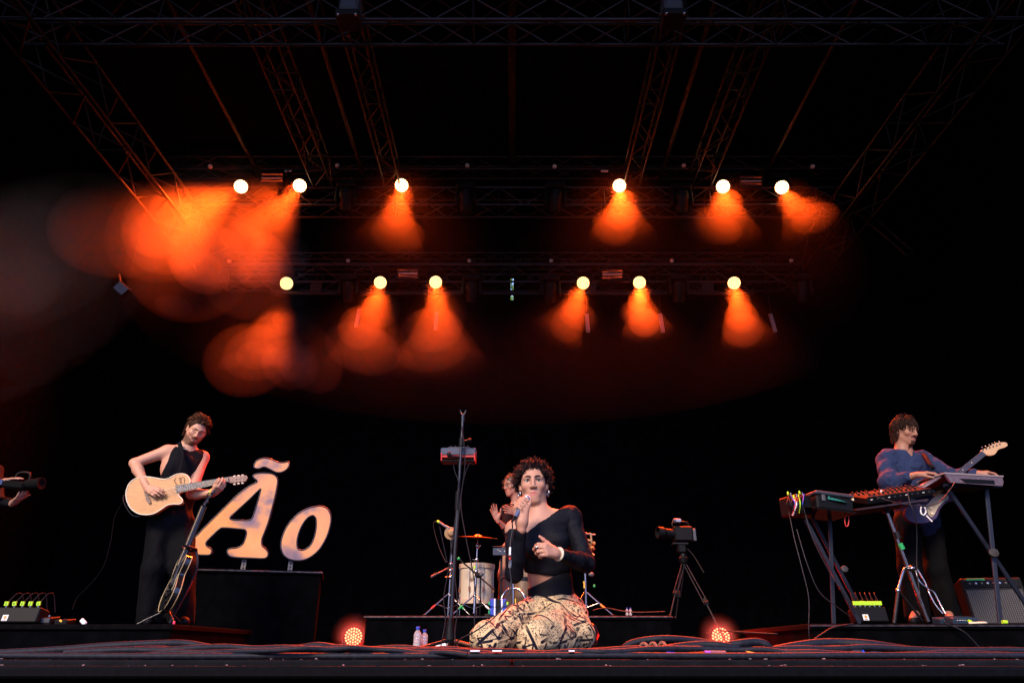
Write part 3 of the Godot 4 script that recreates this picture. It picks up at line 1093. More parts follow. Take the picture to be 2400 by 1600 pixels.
# torso, arms and legs; J holds world points, s is the person's build
func body_blob(J: Dictionary, s: float, female: bool) -> Blob:
	var f := Blob.new()
	var x: Vector3 = (J.sh_l - J.sh_r).normalized()
	var up: Vector3 = (J.neck - J.pelvis).normalized()
	var z := x.cross(up).normalized()
	x = up.cross(z)
	var B := Basis(x, up, z)
	var hx: Vector3 = (J.hip_l - J.hip_r).normalized()
	var H := Basis(hx, up, hx.cross(up).normalized()).orthonormalized()
	f.egg(J.pelvis, Vector3(0.155, 0.12, 0.115) * s, H, 0.05)
	f.egg(J.waist, Vector3(0.122, 0.13, 0.088) * s, B, 0.06)
	f.egg(J.chest, Vector3(0.148 if female else 0.165, 0.17, 0.104 if female else 0.115) * s, B, 0.06)
	if female:
		for k in [-1.0, 1.0]:
			f.egg(J.chest + (x * k * 0.066 - up * 0.02 + z * 0.082) * s, Vector3(0.058, 0.056, 0.05) * s, B, 0.03)
	f.limb(J.neck - up * 0.05 * s, J.sh_l, 0.052 * s, 0.046 * s, 0.05)
	f.limb(J.neck - up * 0.05 * s, J.sh_r, 0.052 * s, 0.046 * s, 0.05)
	f.limb(J.neck + up * 0.0 * s, J.sh_l - x * 0.04 * s, 0.045 * s, 0.04 * s, 0.04)
	f.limb(J.neck + up * 0.0 * s, J.sh_r + x * 0.04 * s, 0.045 * s, 0.04 * s, 0.04)
	f.limb(J.chest + up * 0.05 * s, J.head, 0.06 * s, 0.047 * s, 0.04)
	var arm := 0.92 if female else 1.08
	for e in ["l", "r"]:
		f.limb(J["sh_" + e], J["el_" + e], 0.050 * s * arm, 0.037 * s * arm, 0.04)
		var mid: Vector3 = J["el_" + e].lerp(J["wr_" + e], 0.28)
		f.limb(J["el_" + e], mid, 0.036 * s * arm, 0.041 * s * arm, 0.02)
		f.limb(mid, J["wr_" + e], 0.040 * s * arm, 0.025 * s * arm, 0.02)
		f.limb(J["hip_" + e], J["kn_" + e], 0.088 * s, 0.056 * s, 0.05)
		var calf: Vector3 = J["kn_" + e].lerp(J["an_" + e], 0.3)
		f.limb(J["kn_" + e], calf, 0.053 * s, 0.056 * s, 0.03)
		f.limb(calf, J["an_" + e], 0.055 * s, 0.035 * s, 0.03)
		f.limb(J["an_" + e], J["toe_" + e], 0.037 * s, 0.028 * s, 0.02)
	return f

# an open hand: w wrist, d towards the fingers, n the way the palm faces, t towards the thumb
func hand_blob(w: Vector3, d: Vector3, n: Vector3, t: Vector3, s: float, curl: Array, thumb := [0.6, 0.5], spread := 0.04) -> Blob:
	var f := Blob.new()
	d = d.normalized()
	n = (n - d * n.dot(d)).normalized()
	var side := d.cross(n).normalized()
	if side.dot(t) < 0:
		side = -side
	t = side
	var offs := [0.027, 0.009, -0.010, -0.028]
	var lens := [[0.042, 0.025, 0.020], [0.047, 0.028, 0.021], [0.043, 0.027, 0.020], [0.034, 0.020, 0.018]]
	f.limb(w - d * 0.02 * s, w + d * 0.012 * s, 0.024 * s, 0.024 * s, 0.02)
	for i in 4:
		var k0: Vector3 = w + (d * 0.012 + t * offs[i] * 0.55) * s
		var k1: Vector3 = w + (d * (0.086 - 0.008 * absf(i - 1)) + t * offs[i]) * s
		f.limb(k0, k1, 0.0155 * s, 0.0115 * s, 0.016)
		var dir: Vector3 = (d + t * spread * (1.5 - i)).normalized()
		var ang := 0.0
		var p := k1
		for j in 3:
			ang += curl[i] * [0.9, 1.15, 0.75][j]
			var q: Vector3 = p + (dir * cos(ang) + n * sin(ang)) * lens[i][j] * s
			f.limb(p, q, [0.0098, 0.0088, 0.0080][j] * s, [0.0088, 0.0080, 0.0066][j] * s, 0.004)
			p = q
	# thumb from the side of the palm near its base
	var b0: Vector3 = w + (d * 0.022 + t * 0.016 + n * 0.006) * s
	var td: Vector3 = (d * cos(thumb[0]) + t * sin(thumb[0]) + n * 0.35).normalized()
	var b1: Vector3 = b0 + td * 0.042 * s
	var td2: Vector3 = (d * cos(thumb[1]) + t * sin(thumb[1]) * 0.6 + n * (0.5 if thumb[1] < 0.5 else 0.2)).normalized()
	var b2: Vector3 = b1 + td2 * 0.032 * s
	f.limb(b0, b1, 0.018 * s, 0.0125 * s, 0.016)
	f.limb(b1, b2, 0.0115 * s, 0.0098 * s, 0.004)
	f.limb(b2, b2 + td2 * 0.026 * s, 0.0098 * s, 0.0078 * s, 0.004)
	return f

# head at h (middle of the skull), turned by b (z = the way the face looks); neck reaches down to `neck`
func head_blob(h: Vector3, b: Basis, s: float, female: bool, neck: Vector3, eyes_open := true) -> Blob:
	var f := Blob.new()
	var P := func(x: float, y: float, z: float) -> Vector3: return h + b * (Vector3(x, y, z) * s)
	f.egg(P.call(0, 0.028, -0.015), Vector3(0.074, 0.086, 0.094) * s, b, 0.03)
	f.egg(P.call(0, -0.03, 0.022), Vector3(0.060, 0.078, 0.066) * s, b, 0.03)
	var jw := 0.040 if female else 0.052
	for k in [-1.0, 1.0]:
		f.limb(P.call(k * jw, -0.06, 0.005), P.call(k * 0.016, -0.104, 0.062), 0.018 * s, 0.015 * s, 0.03)
		f.egg(P.call(k * 0.040, -0.024, 0.058), Vector3(0.022, 0.020, 0.020) * s, b, 0.022)
		f.limb(P.call(k * 0.012, 0.024, 0.083), P.call(k * 0.046, 0.022, 0.062), (0.006 if female else 0.009) * s, (0.008 if female else 0.010) * s, 0.016)
		f.egg(P.call(k * 0.012, -0.035, 0.094), Vector3(0.009, 0.007, 0.010) * s, b, 0.007)
		f.egg(P.call(k * 0.077, -0.008, -0.008), Vector3(0.007, 0.030, 0.017) * s, b * Basis(Vector3(0, 1, 0), -0.35 * k) * Basis(Vector3(1, 0, 0), -0.15), 0.006)
		f.egg(P.call(k * 0.072, -0.030, 0.002), Vector3(0.006, 0.010, 0.008) * s, b, 0.006)
	f.limb(P.call(0, -0.102, 0.063), P.call(0, -0.092, 0.066), 0.015 * s, 0.015 * s, 0.02)
	f.limb(P.call(0, 0.016, 0.085), P.call(0, -0.030, 0.102 if female else 0.106), 0.0085 * s, 0.0100 * s, 0.012)
	f.egg(P.call(0, -0.068, 0.066), Vector3(0.032, 0.024, 0.020) * s, b, 0.02)
	f.limb(P.call(-0.021, -0.067, 0.074), P.call(-0.004, -0.064, 0.0845), 0.0035 * s, 0.0048 * s, 0.006)
	f.limb(P.call(0.021, -0.067, 0.074), P.call(0.004, -0.064, 0.0845), 0.0035 * s, 0.0048 * s, 0.006)
	f.limb(P.call(-0.011, -0.0735, 0.080), P.call(0.011, -0.0735, 0.080), 0.0056 * s, 0.0056 * s, 0.006)
	f.limb(P.call(0, -0.02, -0.03), neck, 0.052 * s, (0.050 if female else 0.060) * s, 0.03)
	f.limb(P.call(0, -0.055, -0.005), neck + b * Vector3(0, 0.0, 0.012), 0.044 * s, (0.046 if female else 0.056) * s, 0.03)
	for k in [-1.0, 1.0]:
		f.egg(P.call(k * 0.031, 0.004, 0.092), Vector3(0.0175, 0.0072 if eyes_open else 0.006, 0.018) * s, b, 0.007, true)
		f.egg(P.call(k * 0.006, -0.043, 0.105), Vector3(0.0028, 0.0025, 0.004) * s, b, 0.002, true)
	f.egg(P.call(0, -0.0688, 0.096), Vector3(0.021, 0.0018, 0.016) * s, b, 0.003, true)
	return f

# colour of a face point: skin, lips, beard and so on
func face_paint(h: Vector3, b: Basis, s: float, skin: Color, lips: Color, beard := Color(0, 0, 0, 0), beard_kind := 0) -> Callable:
	var inv := b.inverse()
	var nz := FastNoiseLite.new()
	nz.seed = 5
	nz.frequency = 60.0
	return func(p: Vector3) -> Color:
		var q: Vector3 = inv * (p - h) / s
		var tone := 1.0 + 0.07 * nz.get_noise_3dv(p)
		var c := Color(skin.r * tone, skin.g * tone, skin.b * tone)
		var m := Vector2(q.x / 0.0235, (q.y + 0.0695) / (0.0105 - 0.004 * absf(q.x) / 0.024)).length()
		if q.z > 0.07 and m < 1.0:
			return lips
		if q.z > 0.06:
			var ck := Vector2((absf(q.x) - 0.042) / 0.022, (q.y + 0.03) / 0.022).length()
			if ck < 1.0:
				c = c.lerp(Color(skin.r * 1.02, skin.g * 0.82, skin.b * 0.8), 0.4 * (1.0 - ck))
		if beard_kind > 0:
			var edge := 0.006 * nz.get_noise_3dv(p * 1.7)
			var tache: bool = q.z > 0.06 and q.y < -0.046 + edge and q.y > -0.062 and absf(q.x) < 0.030
			var chin: bool = q.z > 0.03 and q.y < -0.083 + edge and absf(q.x) < (0.024 if beard_kind == 2 else 0.05)
			var jaw: bool = beard_kind == 1 and q.y < -0.050 - 0.30 * (q.z - 0.02) + edge and q.z > -0.012 and absf(q.x) > 0.024 and q.y > -0.125
			if tache or chin or jaw:
				return c.lerp(Color(beard.r, beard.g, beard.b), (0.85 if not jaw else 0.75) + 0.15 * nz.get_noise_3dv(p * 3.0))
		return c

func eyes(t: Node3D, h: Vector3, b: Basis, s: float, gaze: Vector3, brow: Material, open := true, lid := Color(0.4, 0.2, 0.15)) -> void:
	if not M.has("eye_white"):
		mat("eye_white", lin(0.62, 0.56, 0.54), 0.2)
		mat("iris", lin(0.02, 0.011, 0.007), 0.15)
	var bt := b.orthonormalized()
	for k in [-1.0, 1.0]:
		var c: Vector3 = h + b * (Vector3(k * 0.031, 0.003, 0.0735) * s)
		if open:
			var e := ball(t, "eye", c, Vector3.ONE * 0.0118 * s, M.eye_white)
			var g := (bt * gaze).normalized()
			ball(e, "iris", Vector3(), Vector3.ONE, M.iris)
			var ir: MeshInstance3D = e.get_child(0)
			ir.transform = Transform3D(Basis.from_scale(Vector3(0.70, 0.70, 0.70)), g * 0.37)
		tube(t, "lash", [h + b * (Vector3(k * 0.017, 0.003 if open else 0.0, 0.085) * s), h + b * (Vector3(k * 0.031, 0.0094 if open else -0.003, 0.0872) * s), h + b * (Vector3(k * 0.046, 0.004 if open else 0.0, 0.076) * s)], (0.0026 if open else 0.0015) * s, M.iris, 4, 5)
		tube(t, "eyebrow", [h + b * (Vector3(k * 0.011, 0.0195, 0.0925) * s), h + b * (Vector3(k * 0.030, 0.0265, 0.086) * s), h + b * (Vector3(k * 0.051, 0.020, 0.065) * s)], 0.0046 * s, brow, 4, 6, 0.002 * s, 0.6)

# ---------------------------------------------------------------- the singer
const SKIN_A := Color(0.43, 0.215, 0.135)

func build_singer() -> void:
	var J := {
		pelvis = at(1296, 1432, 4.06), waist = at(1286, 1348, 4.03), chest = at(1275, 1267, 4.0), neck = at(1266, 1209, 3.99), head = at(1251, 1140, 3.98),
		sh_l = at(1336, 1213, 4.0), el_l = at(1374, 1320, 3.92), wr_l = at(1305, 1297, 3.72),
		sh_r = at(1205, 1241, 3.98), el_r = at(1205, 1345, 3.82), wr_r = at(1222, 1233, 3.70),
		hip_l = at(1325, 1445, 4.05), kn_l = at(1252, 1497, 3.62), an_l = at(1366, 1507, 3.95), toe_l = at(1380, 1512, 4.08),
		hip_r = at(1262, 1438, 4.03), kn_r = at(1138, 1497, 3.74), an_r = at(1262, 1512, 4.05), toe_r = at(1290, 1516, 4.18),
	}
	var t := thing("person", "singer kneeling with a microphone in black top and patterned trousers", "person", Vector3(J.pelvis.x, 0, J.pelvis.z))
	var root := Transform3D(Basis(), -t.position)
	var hb := Basis(Vector3(0, 1, 0), deg_to_rad(-3)) * Basis(Vector3(1, 0, 0), deg_to_rad(2)) * Basis(Vector3(0, 0, 1), deg_to_rad(2))
	var hs := 1.06
	var head := at(1250, 1133, 3.99)
	var sk := Hide.new()
	sk.add(body_blob(J, 0.98, true), 0.0125, null, SKIN_A)
	sk.add(head_blob(head, hb, hs, true, J.neck + Vector3(0, -0.01, 0)), 0.0042, face_paint(head, hb, hs, SKIN_A, Color(0.40, 0.12, 0.10)))
	# the hand closed round the microphone
	var mic_top := at(1244, 1155, 3.78)
	var mic_end := at(1208, 1210, 3.67)
	var ax := (mic_top - mic_end).normalized()
	var grip := mic_end.lerp(mic_top, 0.46)
	var out := (Vector3(-0.3, 0.0, 0.95) - ax * ax.dot(Vector3(-0.3, 0.0, 0.95))).normalized()
	var sid := ax.cross(out).normalized()
	if sid.x < 0:
		sid = -sid
	var hd := Blob.new()
	for i in 4:
		var c := grip + ax * (0.032 - 0.0205 * i)
		var rad := 0.0225 - 0.0008 * i
		var prev := Vector3()
		for j in 5:
			var an := deg_to_rad([-118, -62, 0, 48, 82][j] - 6 * i)
			var rr: float = rad + [0.012, 0.004, 0.0, 0.0, -0.002][j]
			var p := c + (out * cos(an) + sid * sin(an)) * rr - ax * 0.006 * j * (0.2 + 0.2 * i)
			if j > 0:
				hd.limb(prev, p, [0.0125, 0.0108, 0.0098, 0.0086][j - 1], [0.0108, 0.0098, 0.0086, 0.0074][j - 1], 0.005)
			prev = p
	var knuckle := grip - sid * 0.028 - out * 0.020
	var heel: Vector3 = J.wr_r + Vector3(0, 0.022, 0)
	hd.limb(knuckle + ax * 0.026, heel, 0.017, 0.022, 0.03)
	hd.limb(knuckle - ax * 0.024, heel, 0.017, 0.022, 0.03)
	hd.limb(grip - out * 0.026 + sid * 0.006, heel, 0.018, 0.022, 0.03)
	hd.limb(heel, J.wr_r - Vector3(0, 0.02, 0), 0.024, 0.025, 0.02)
	hd.limb(heel + sid * 0.012, grip + sid * 0.030 - ax * 0.012 - out * 0.004, 0.019, 0.014, 0.02)
	hd.limb(grip + sid * 0.030 - ax * 0.012 - out * 0.004, grip + sid * 0.029 + ax * 0.03, 0.0125, 0.0105, 0.006)
	hd.limb(grip + sid * 0.029 + ax * 0.03, grip + sid * 0.022 + ax * 0.058 + out * 0.006, 0.0105, 0.008, 0.005)
	sk.add(hd, 0.0036, null, SKIN_A)
	# the free hand, half closed in front of the chest
	var wl: Vector3 = J.wr_l
	sk.add(hand_blob(wl, at(1262, 1280, 3.64) - wl, Vector3(-0.35, -0.25, -0.9), Vector3(0, 1, 0), 0.98, [0.85, 0.9, 0.95, 1.0], [0.95, 0.8]), 0.0036, null, SKIN_A)
	put(sk.mesh(), "body", skin_mat("singer_skin"), t, root)
	eyes(t, head, hb, hs, Vector3(0.06, -0.16, 1), mat("dark_brow", lin(0.012, 0.008, 0.006), 0.8))
	singer_clothes(t, root, J)
	curly_hair(t, head, hb, 1500, Vector3(0.106, 0.116, 0.112), mat("curl_hair", lin(0.013, 0.0045, 0.004), 0.55, 0.0, 0.3), 41, 1)
	# jewellery
	for k in [-1.0, 1.0]:
		var e: Vector3 = head + hb * Vector3(k * 0.083, -0.062, 0.008)
		var ring := []
		for i in 13:
			var an := TAU * i / 12.0
			ring.append(e + Vector3(sin(an) * 0.005, cos(an) * 0.018, sin(an) * 0.011))
		tube(t, "earring", ring, 0.0045, M.chrome, 1, 6)
	var band := []
	var wd: Vector3 = (J.el_l - wl).normalized()
	var wb := frame(Vector3.ZERO, wd)
	for i in 17:
		var an := TAU * i / 16.0
		band.append(wl + wd * 0.012 + (wb.x * cos(an) + wb.z * sin(an)) * 0.0285)
	tube(t, "wristband", band, 0.010, mat("wristband", lin(0.55, 0.48, 0.34), 0.6), 1, 6, -1.0, 0.25)
	var kr: Vector3 = wl.lerp(at(1250, 1285, 3.62), 0.86)
	ball(t, "ring", kr + Vector3(0, 0.008, 0.012), Vector3(0.009, 0.008, 0.006), M.chrome)
	# boot on the folded leg
	var sh := Hide.new()
	var sb := Blob.new()
	sb.limb(at(1356, 1512, 3.98), at(1378, 1496, 4.04), 0.036, 0.043, 0.02)
	sb.limb(at(1378, 1496, 4.04), at(1384, 1476, 4.1), 0.043, 0.038, 0.02)
	sb.limb(at(1384, 1500, 4.06), at(1392, 1488, 4.12), 0.034, 0.03, 0.02)
	sh.add(sb, 0.007)
	put(sh.mesh(), "boot", mat("boot_leather", lin(0.012, 0.012, 0.015), 0.28), t, root)
	# the microphone in her hand is a thing of its own
	var mic := thing("microphone", "wired vocal microphone with silver grille in the singer's hand", "microphone", mic_end)
	var mb := frame(mic_end, mic_top)
	lathe(mic, "handle", [Vector2(0.0, -0.005), Vector2(0.0115, -0.004), Vector2(0.0125, 0.0), Vector2(0.0165, 0.09), Vector2(0.0185, 0.115), Vector2(0.0, 0.116)], mic_end, mat("mic_body", lin(0.13, 0.15, 0.22), 0.4, 0.4), mb)
	lathe(mic, "collar", [Vector2(0.0, 0.112), Vector2(0.0245, 0.113), Vector2(0.026, 0.119), Vector2(0.0245, 0.125), Vector2(0.0, 0.125)], mic_end, M.chrome, mb)
	var gm := mat("mic_mesh", lin(0.55, 0.57, 0.66), 0.4, 0.6)
	gm.normal_enabled = true
	gm.normal_texture = noise_tex(0.35, 8, [], 128, true, 12.0)
	gm.uv1_triplanar = true
	gm.uv1_scale = Vector3.ONE * 24.0
	lathe(mic, "grille", [Vector2(0.0, 0.124), Vector2(0.0245, 0.125), Vector2(0.0262, 0.136), Vector2(0.0262, 0.146), Vector2(0.024, 0.158), Vector2(0.017, 0.168), Vector2(0.008, 0.172), Vector2(0.0, 0.173)], mic_end, gm, mb, 24, true)
	lathe(mic, "grille_band", [Vector2(0.0266, 0.138), Vector2(0.0275, 0.140), Vector2(0.0275, 0.143), Vector2(0.0266, 0.145)], mic_end, M.chrome, mb)
	lathe(mic, "plug", [Vector2(0.0, -0.045), Vector2(0.006, -0.044), Vector2(0.0095, -0.012), Vector2(0.0095, 0.0), Vector2(0.0, 0.001)], mic_end, M.black_plastic, mb)
	var low := mic_end - ax * 0.04
	var cord := thing("microphone_cable", "black cable hanging from the singer's microphone with striped tags", "cable", low)
	tube(cord, "cord", [low] + pts([[1201, 1240, 3.67], [1196, 1275, 3.64], [1195, 1330, 3.62], [1198, 1365, 3.62], [1190, 1400, 3.6], [1165, 1440, 3.58], [1120, 1475, 3.6], [1075, 1500, 3.7], [1060, 1518, 3.9]]), 0.0035, M.thin_cable, 8, 7)
	for tg in [[0.0, "tape_white", 1283, 1301], [0.1, "tape_red", 1302, 1312], [0.2, "tape_white", 1313, 1330]]:
		bar(cord, "tag", at(1195.6, tg[2], 3.637), at(1195, tg[3], 3.624), 0.0058, M[tg[1]])

func singer_clothes(t: Node3D, root: Transform3D, J: Dictionary) -> void:
	var x: Vector3 = (J.sh_l - J.sh_r).normalized()
	var up: Vector3 = (J.neck - J.pelvis).normalized()
	var z := x.cross(up).normalized()
	var B := Basis(up.cross(z), up, z)
	var s := 0.98
	var black := cloth_mat("black_jersey", lin(0.0045, 0.005, 0.009), 0.7, 0.7)
	# wrap top: bodice cut on the slant from one shoulder, long sleeves
	var f := Blob.new()
	f.egg(J.chest, Vector3(0.158, 0.172, 0.114) * s, B, 0.06)
	f.egg(J.waist + up * 0.03, Vector3(0.134, 0.10, 0.101) * s, B, 0.06)
	for k in [-1.0, 1.0]:
		f.egg(J.chest + (x * k * 0.066 - up * 0.02 + z * 0.085) * s, Vector3(0.064, 0.062, 0.056) * s, B, 0.04)
	f.limb(J.neck - up * 0.045 + x * 0.08, J.sh_l, 0.068, 0.062, 0.05)
	f.limb(J.neck + x * 0.05, J.sh_l - x * 0.03, 0.052, 0.056, 0.05)
	f.fold = FastNoiseLite.new()
	f.fold.seed = 4
	f.fold.frequency = 9.0
	f.fold_amp = 0.006
	f.fold_scale = Vector3(1.0, 2.4, 1.0)
	var n1 := at(1311, 1190, 3.9)
	var n2 := at(1222, 1256, 3.9)
	f.slice(n2, (n1 - n2).cross(Vector3(0, 0, -1)).normalized())
	f.slice(J.waist + up * 0.0, (-up - x * 0.25).normalized())
	var bodice := f
	var g := Blob.new()
	g.limb(J.neck.lerp(J.sh_l, 0.65) - up * 0.02, J.sh_l, 0.055, 0.061 * s, 0.04)
	g.limb(J.sh_l, J.el_l, 0.060 * s, 0.047 * s, 0.04)
	g.limb(J.el_l, J.el_l.lerp(J.wr_l, 0.3), 0.046 * s, 0.046 * s, 0.03)
	g.limb(J.el_l.lerp(J.wr_l, 0.3), J.wr_l.lerp(J.el_l, 0.04), 0.045 * s, 0.031 * s, 0.03)
	g.slice(J.wr_l.lerp(J.el_l, 0.09), J.wr_l - J.el_l)
	g.fold = f.fold
	g.fold_amp = 0.008
	g.fold_scale = Vector3(2.2, 2.2, 2.2)
	var h := Blob.new()
	h.limb(J.sh_r.lerp(J.el_r, 0.05), J.el_r, 0.056 * s, 0.045 * s, 0.04)
	h.limb(J.el_r, J.el_r.lerp(J.wr_r, 0.3), 0.045 * s, 0.045 * s, 0.03)
	h.limb(J.el_r.lerp(J.wr_r, 0.3), J.wr_r, 0.044 * s, 0.032 * s, 0.03)
	h.slice(J.wr_r.lerp(J.el_r, 0.06), J.wr_r - J.el_r)
	h.slice(J.sh_r.lerp(J.el_r, 0.12), J.sh_r - J.el_r)
	h.fold = f.fold
	h.fold_amp = 0.007
	h.fold_scale = Vector3(1.5, 1.5, 1.5)
	var top := Hide.new()
	top.add(bodice, 0.0085)
	top.add(g, 0.0085)
	top.add(h, 0.0085)
	put(top.mesh(), "top", black, t, root)
	# high black waistband under the bare midriff
	var w := Blob.new()
	w.egg(J.waist - up * 0.03, Vector3(0.133, 0.12, 0.100) * s, B, 0.06)
	w.egg(J.pelvis + up * 0.02, Vector3(0.155, 0.11, 0.12) * s, B, 0.06)
	w.slice(J.waist - up * 0.012 - x * 0.01, (up - x * 0.35).normalized())
	w.slice(J.pelvis - up * 0.08, -up)
	var ws := Hide.new()
	ws.add(w, 0.009)
	put(ws.mesh(), "waistband", black, t, root)
	# wide patterned trousers
	var p := Blob.new()
	p.egg(J.pelvis + up * 0.0, Vector3(0.172, 0.125, 0.140) * s, B, 0.06)
	p.limb(J.hip_l, J.kn_l, 0.110 * s, 0.078 * s, 0.035)
	p.limb(J.hip_r, J.kn_r, 0.106 * s, 0.078 * s, 0.035)
	p.limb(J.hip_l + x * 0.02, J.an_l + Vector3(-0.01, 0.05, 0.03), 0.09, 0.075, 0.06)
	p.limb(J.kn_l + Vector3(0.01, -0.01, 0.0), J.an_l + Vector3(-0.03, 0.03, 0.02), 0.078 * s, 0.07 * s, 0.05)
	p.limb(J.kn_r + Vector3(0.02, -0.01, 0.0), J.an_r + Vector3(0, 0.03, 0), 0.078 * s, 0.07 * s, 0.05)
	p.slice(Vector3(0, 0.006, 0), Vector3(0, -1, 0), 0.02)
	p.slice(J.pelvis + up * 0.095, up)
	p.fold = FastNoiseLite.new()
	p.fold.seed = 9
	p.fold.frequency = 6.5
	p.fold.fractal_octaves = 3
	p.fold_amp = 0.012
	p.fold_scale = Vector3(1.0, 1.7, 1.0)
	var ps := Hide.new()
	ps.add(p, 0.0085)
	var pm := mat("printed_cotton", Color(1, 1, 1), 0.85, 0.0, 0.2)
	pm.albedo_texture = trouser_print()
	pm.uv1_triplanar = true
	pm.uv1_triplanar_sharpness = 6.0
	pm.uv1_scale = Vector3(1.05, 1.05, 1.05)
	put(ps.mesh(), "trousers", pm, t, root)

# cream cloth printed with navy bands, zigzags, dotted arcs and fine wavy hatching
func trouser_print() -> ImageTexture:
	var n := 1024
	var im := Image.create(n, n, false, Image.FORMAT_RGB8)
	var r := RandomNumberGenerator.new()
	r.seed = 12
	var cream := Color(0.80, 0.68, 0.50)
	var ink := Color(0.10, 0.09, 0.13)
	im.fill(cream)
	# fine wavy hatching, its direction changing from patch to patch
	var field := FastNoiseLite.new()
	field.frequency = 0.006
	field.seed = 3
	field.noise_type = FastNoiseLite.TYPE_CELLULAR
	field.cellular_return_type = FastNoiseLite.RETURN_CELL_VALUE
	for y in n:
		for x in n:
			var a := field.get_noise_2d(x, y) * 3.0
			var u := x * cos(a) + y * sin(a)
			var v := -x * sin(a) + y * cos(a)
			var wv := fposmod(v + 5.0 * sin(u * 0.10), 22.0)
			if wv < 5.5:
				im.set_pixel(x, y, ink.lerp(cream, 0.12))
	var dab := func(x: float, y: float, w: float, c: Color) -> void:
		im.fill_rect(Rect2i(posmod(int(x - w / 2), n - int(w) - 1), posmod(int(y - w / 2), n - int(w) - 1), int(w), int(w)), c)
	var stroke := func(p: Vector2, q: Vector2, w: float, c: Color) -> void:
		var L := p.distance_to(q)
		for i in int(L / 2.0) + 1:
			var s := p.lerp(q, i * 2.0 / maxf(L, 1.0))
			dab.call(s.x, s.y, w, c)
	# heavy bands with a dotted middle
	for k in 34:
		var p := Vector2(r.randf(), r.randf()) * n
		var a := r.randf() * TAU
		var bend := r.randf_range(-0.007, 0.007)
		var steps := int(r.randf_range(110, 230))
		for i in steps:
			dab.call(p.x, p.y, 22.0, cream)
			p += Vector2(cos(a), sin(a)) * 2.0
			a += bend
		a += PI
		bend = -bend
		a = a
		for i in steps:
			p += Vector2(cos(a), sin(a)) * 2.0
			a -= -bend
			dab.call(p.x, p.y, 12.0, ink)
			if i % 7 == 0:
				dab.call(p.x, p.y, 4.0, cream)
	# zigzag teeth
	for k in 44:
		var p := Vector2(r.randf(), r.randf()) * n
		var a := r.randf() * TAU
		var d := Vector2(cos(a), sin(a))
		var o := d.orthogonal()
		for j in int(r.randf_range(3, 7)):
			var q := p + d * 24.0 + o * (40.0 if j % 2 else -40.0)
			stroke.call(p, q, 7.0, ink)
			if k % 9 == 0:
				for e in 12:
					stroke.call(p.lerp(q, e / 12.0), p.lerp(q, e / 12.0) + d * 30.0, 6.0, ink)
			p = q
	return ImageTexture.create_from_image(im)

# curls standing off the scalp; kind 1 short and round, kind 2 longer and loose
func curly_hair(t: Node3D, h: Vector3, b: Basis, count: int, shell: Vector3, m: Material, sd: int, style: int) -> void:
	var r := RandomNumberGenerator.new()
	r.seed = sd
	var cap := Hide.new()
	var cb := Blob.new()
	cb.egg(h + b * Vector3(0, 0.034, -0.022), shell * Vector3(0.84, 0.84, 0.88), b, 0.02)
	cb.egg(h + b * Vector3(0, -0.03, -0.055), shell * Vector3(0.78, 0.72, 0.6), b, 0.03)
	cb.egg(h + b * Vector3(0, -0.050, 0.10), Vector3(0.070, 0.105, 0.105), b, 0.01, true)
	cap.add(cb, 0.0065)
	var root := Transform3D(Basis(), -t.position)
	var o := put(cap.mesh(), "hair", m, t, root)
	var st := tool()
	var made := 0
	while made < count:
		var d := Vector3(r.randfn(), r.randfn(), r.randfn()).normalized()
		if d.y < -0.75 or (d.z > 0.28 and d.y < 0.50 - 0.75 * maxf(absf(d.x) - 0.35, 0.0) and absf(d.x) < 0.9) or (d.z > -0.1 and d.y < -0.12 and absf(d.x) < 0.9) or (d.y < -0.25 and d.z > 0.05):
			continue
		made += 1
		var c := Vector3(0, 0.03, -0.02) + d * shell * r.randf_range(0.72, 0.93)
		var len := r.randf_range(0.025, 0.055) if style == 1 else r.randf_range(0.06, 0.13)
		var dir := (d * (1.0 if style == 1 else 0.3) + Vector3(r.randfn() * 0.5, -0.55 if style == 1 else -1.3, r.randfn() * 0.5)).normalized()
		if d.z > 0.25 and d.y < 0.75:
			dir = (dir + Vector3(0, -0.3, 0.5)).normalized()
			len *= 0.8
		var e1 := dir.cross(Vector3(r.randfn(), r.randfn(), r.randfn())).normalized()
		var e2 := dir.cross(e1)
		var rad := r.randf_range(0.005, 0.0095)
		var turns := r.randf_range(1.4, 2.6)
		var p := []
		var nseg := int(turns * 7)
		for i in nseg + 1:
			var u := float(i) / nseg
			var a := u * turns * TAU
			var w := c + dir * len * (u - 0.2) + (e1 * cos(a) + e2 * sin(a)) * rad * (0.7 + 0.3 * u)
			p.append(h + b * w - t.position)
		add_tube(st, p, 0.0029, 0.0018, 4, false)
	st.generate_normals()
	put(st.commit(), "curls", m, o, Transform3D()).set_meta("kind", "stuff")
	(o.get_child(0) as Node3D).transform = o.transform.affine_inverse()

# ---------------------------------------------------------------- risers and the glowing letters
const RISER_L := 0.20
const RISER_R := 0.205
const RISER_D := 0.33

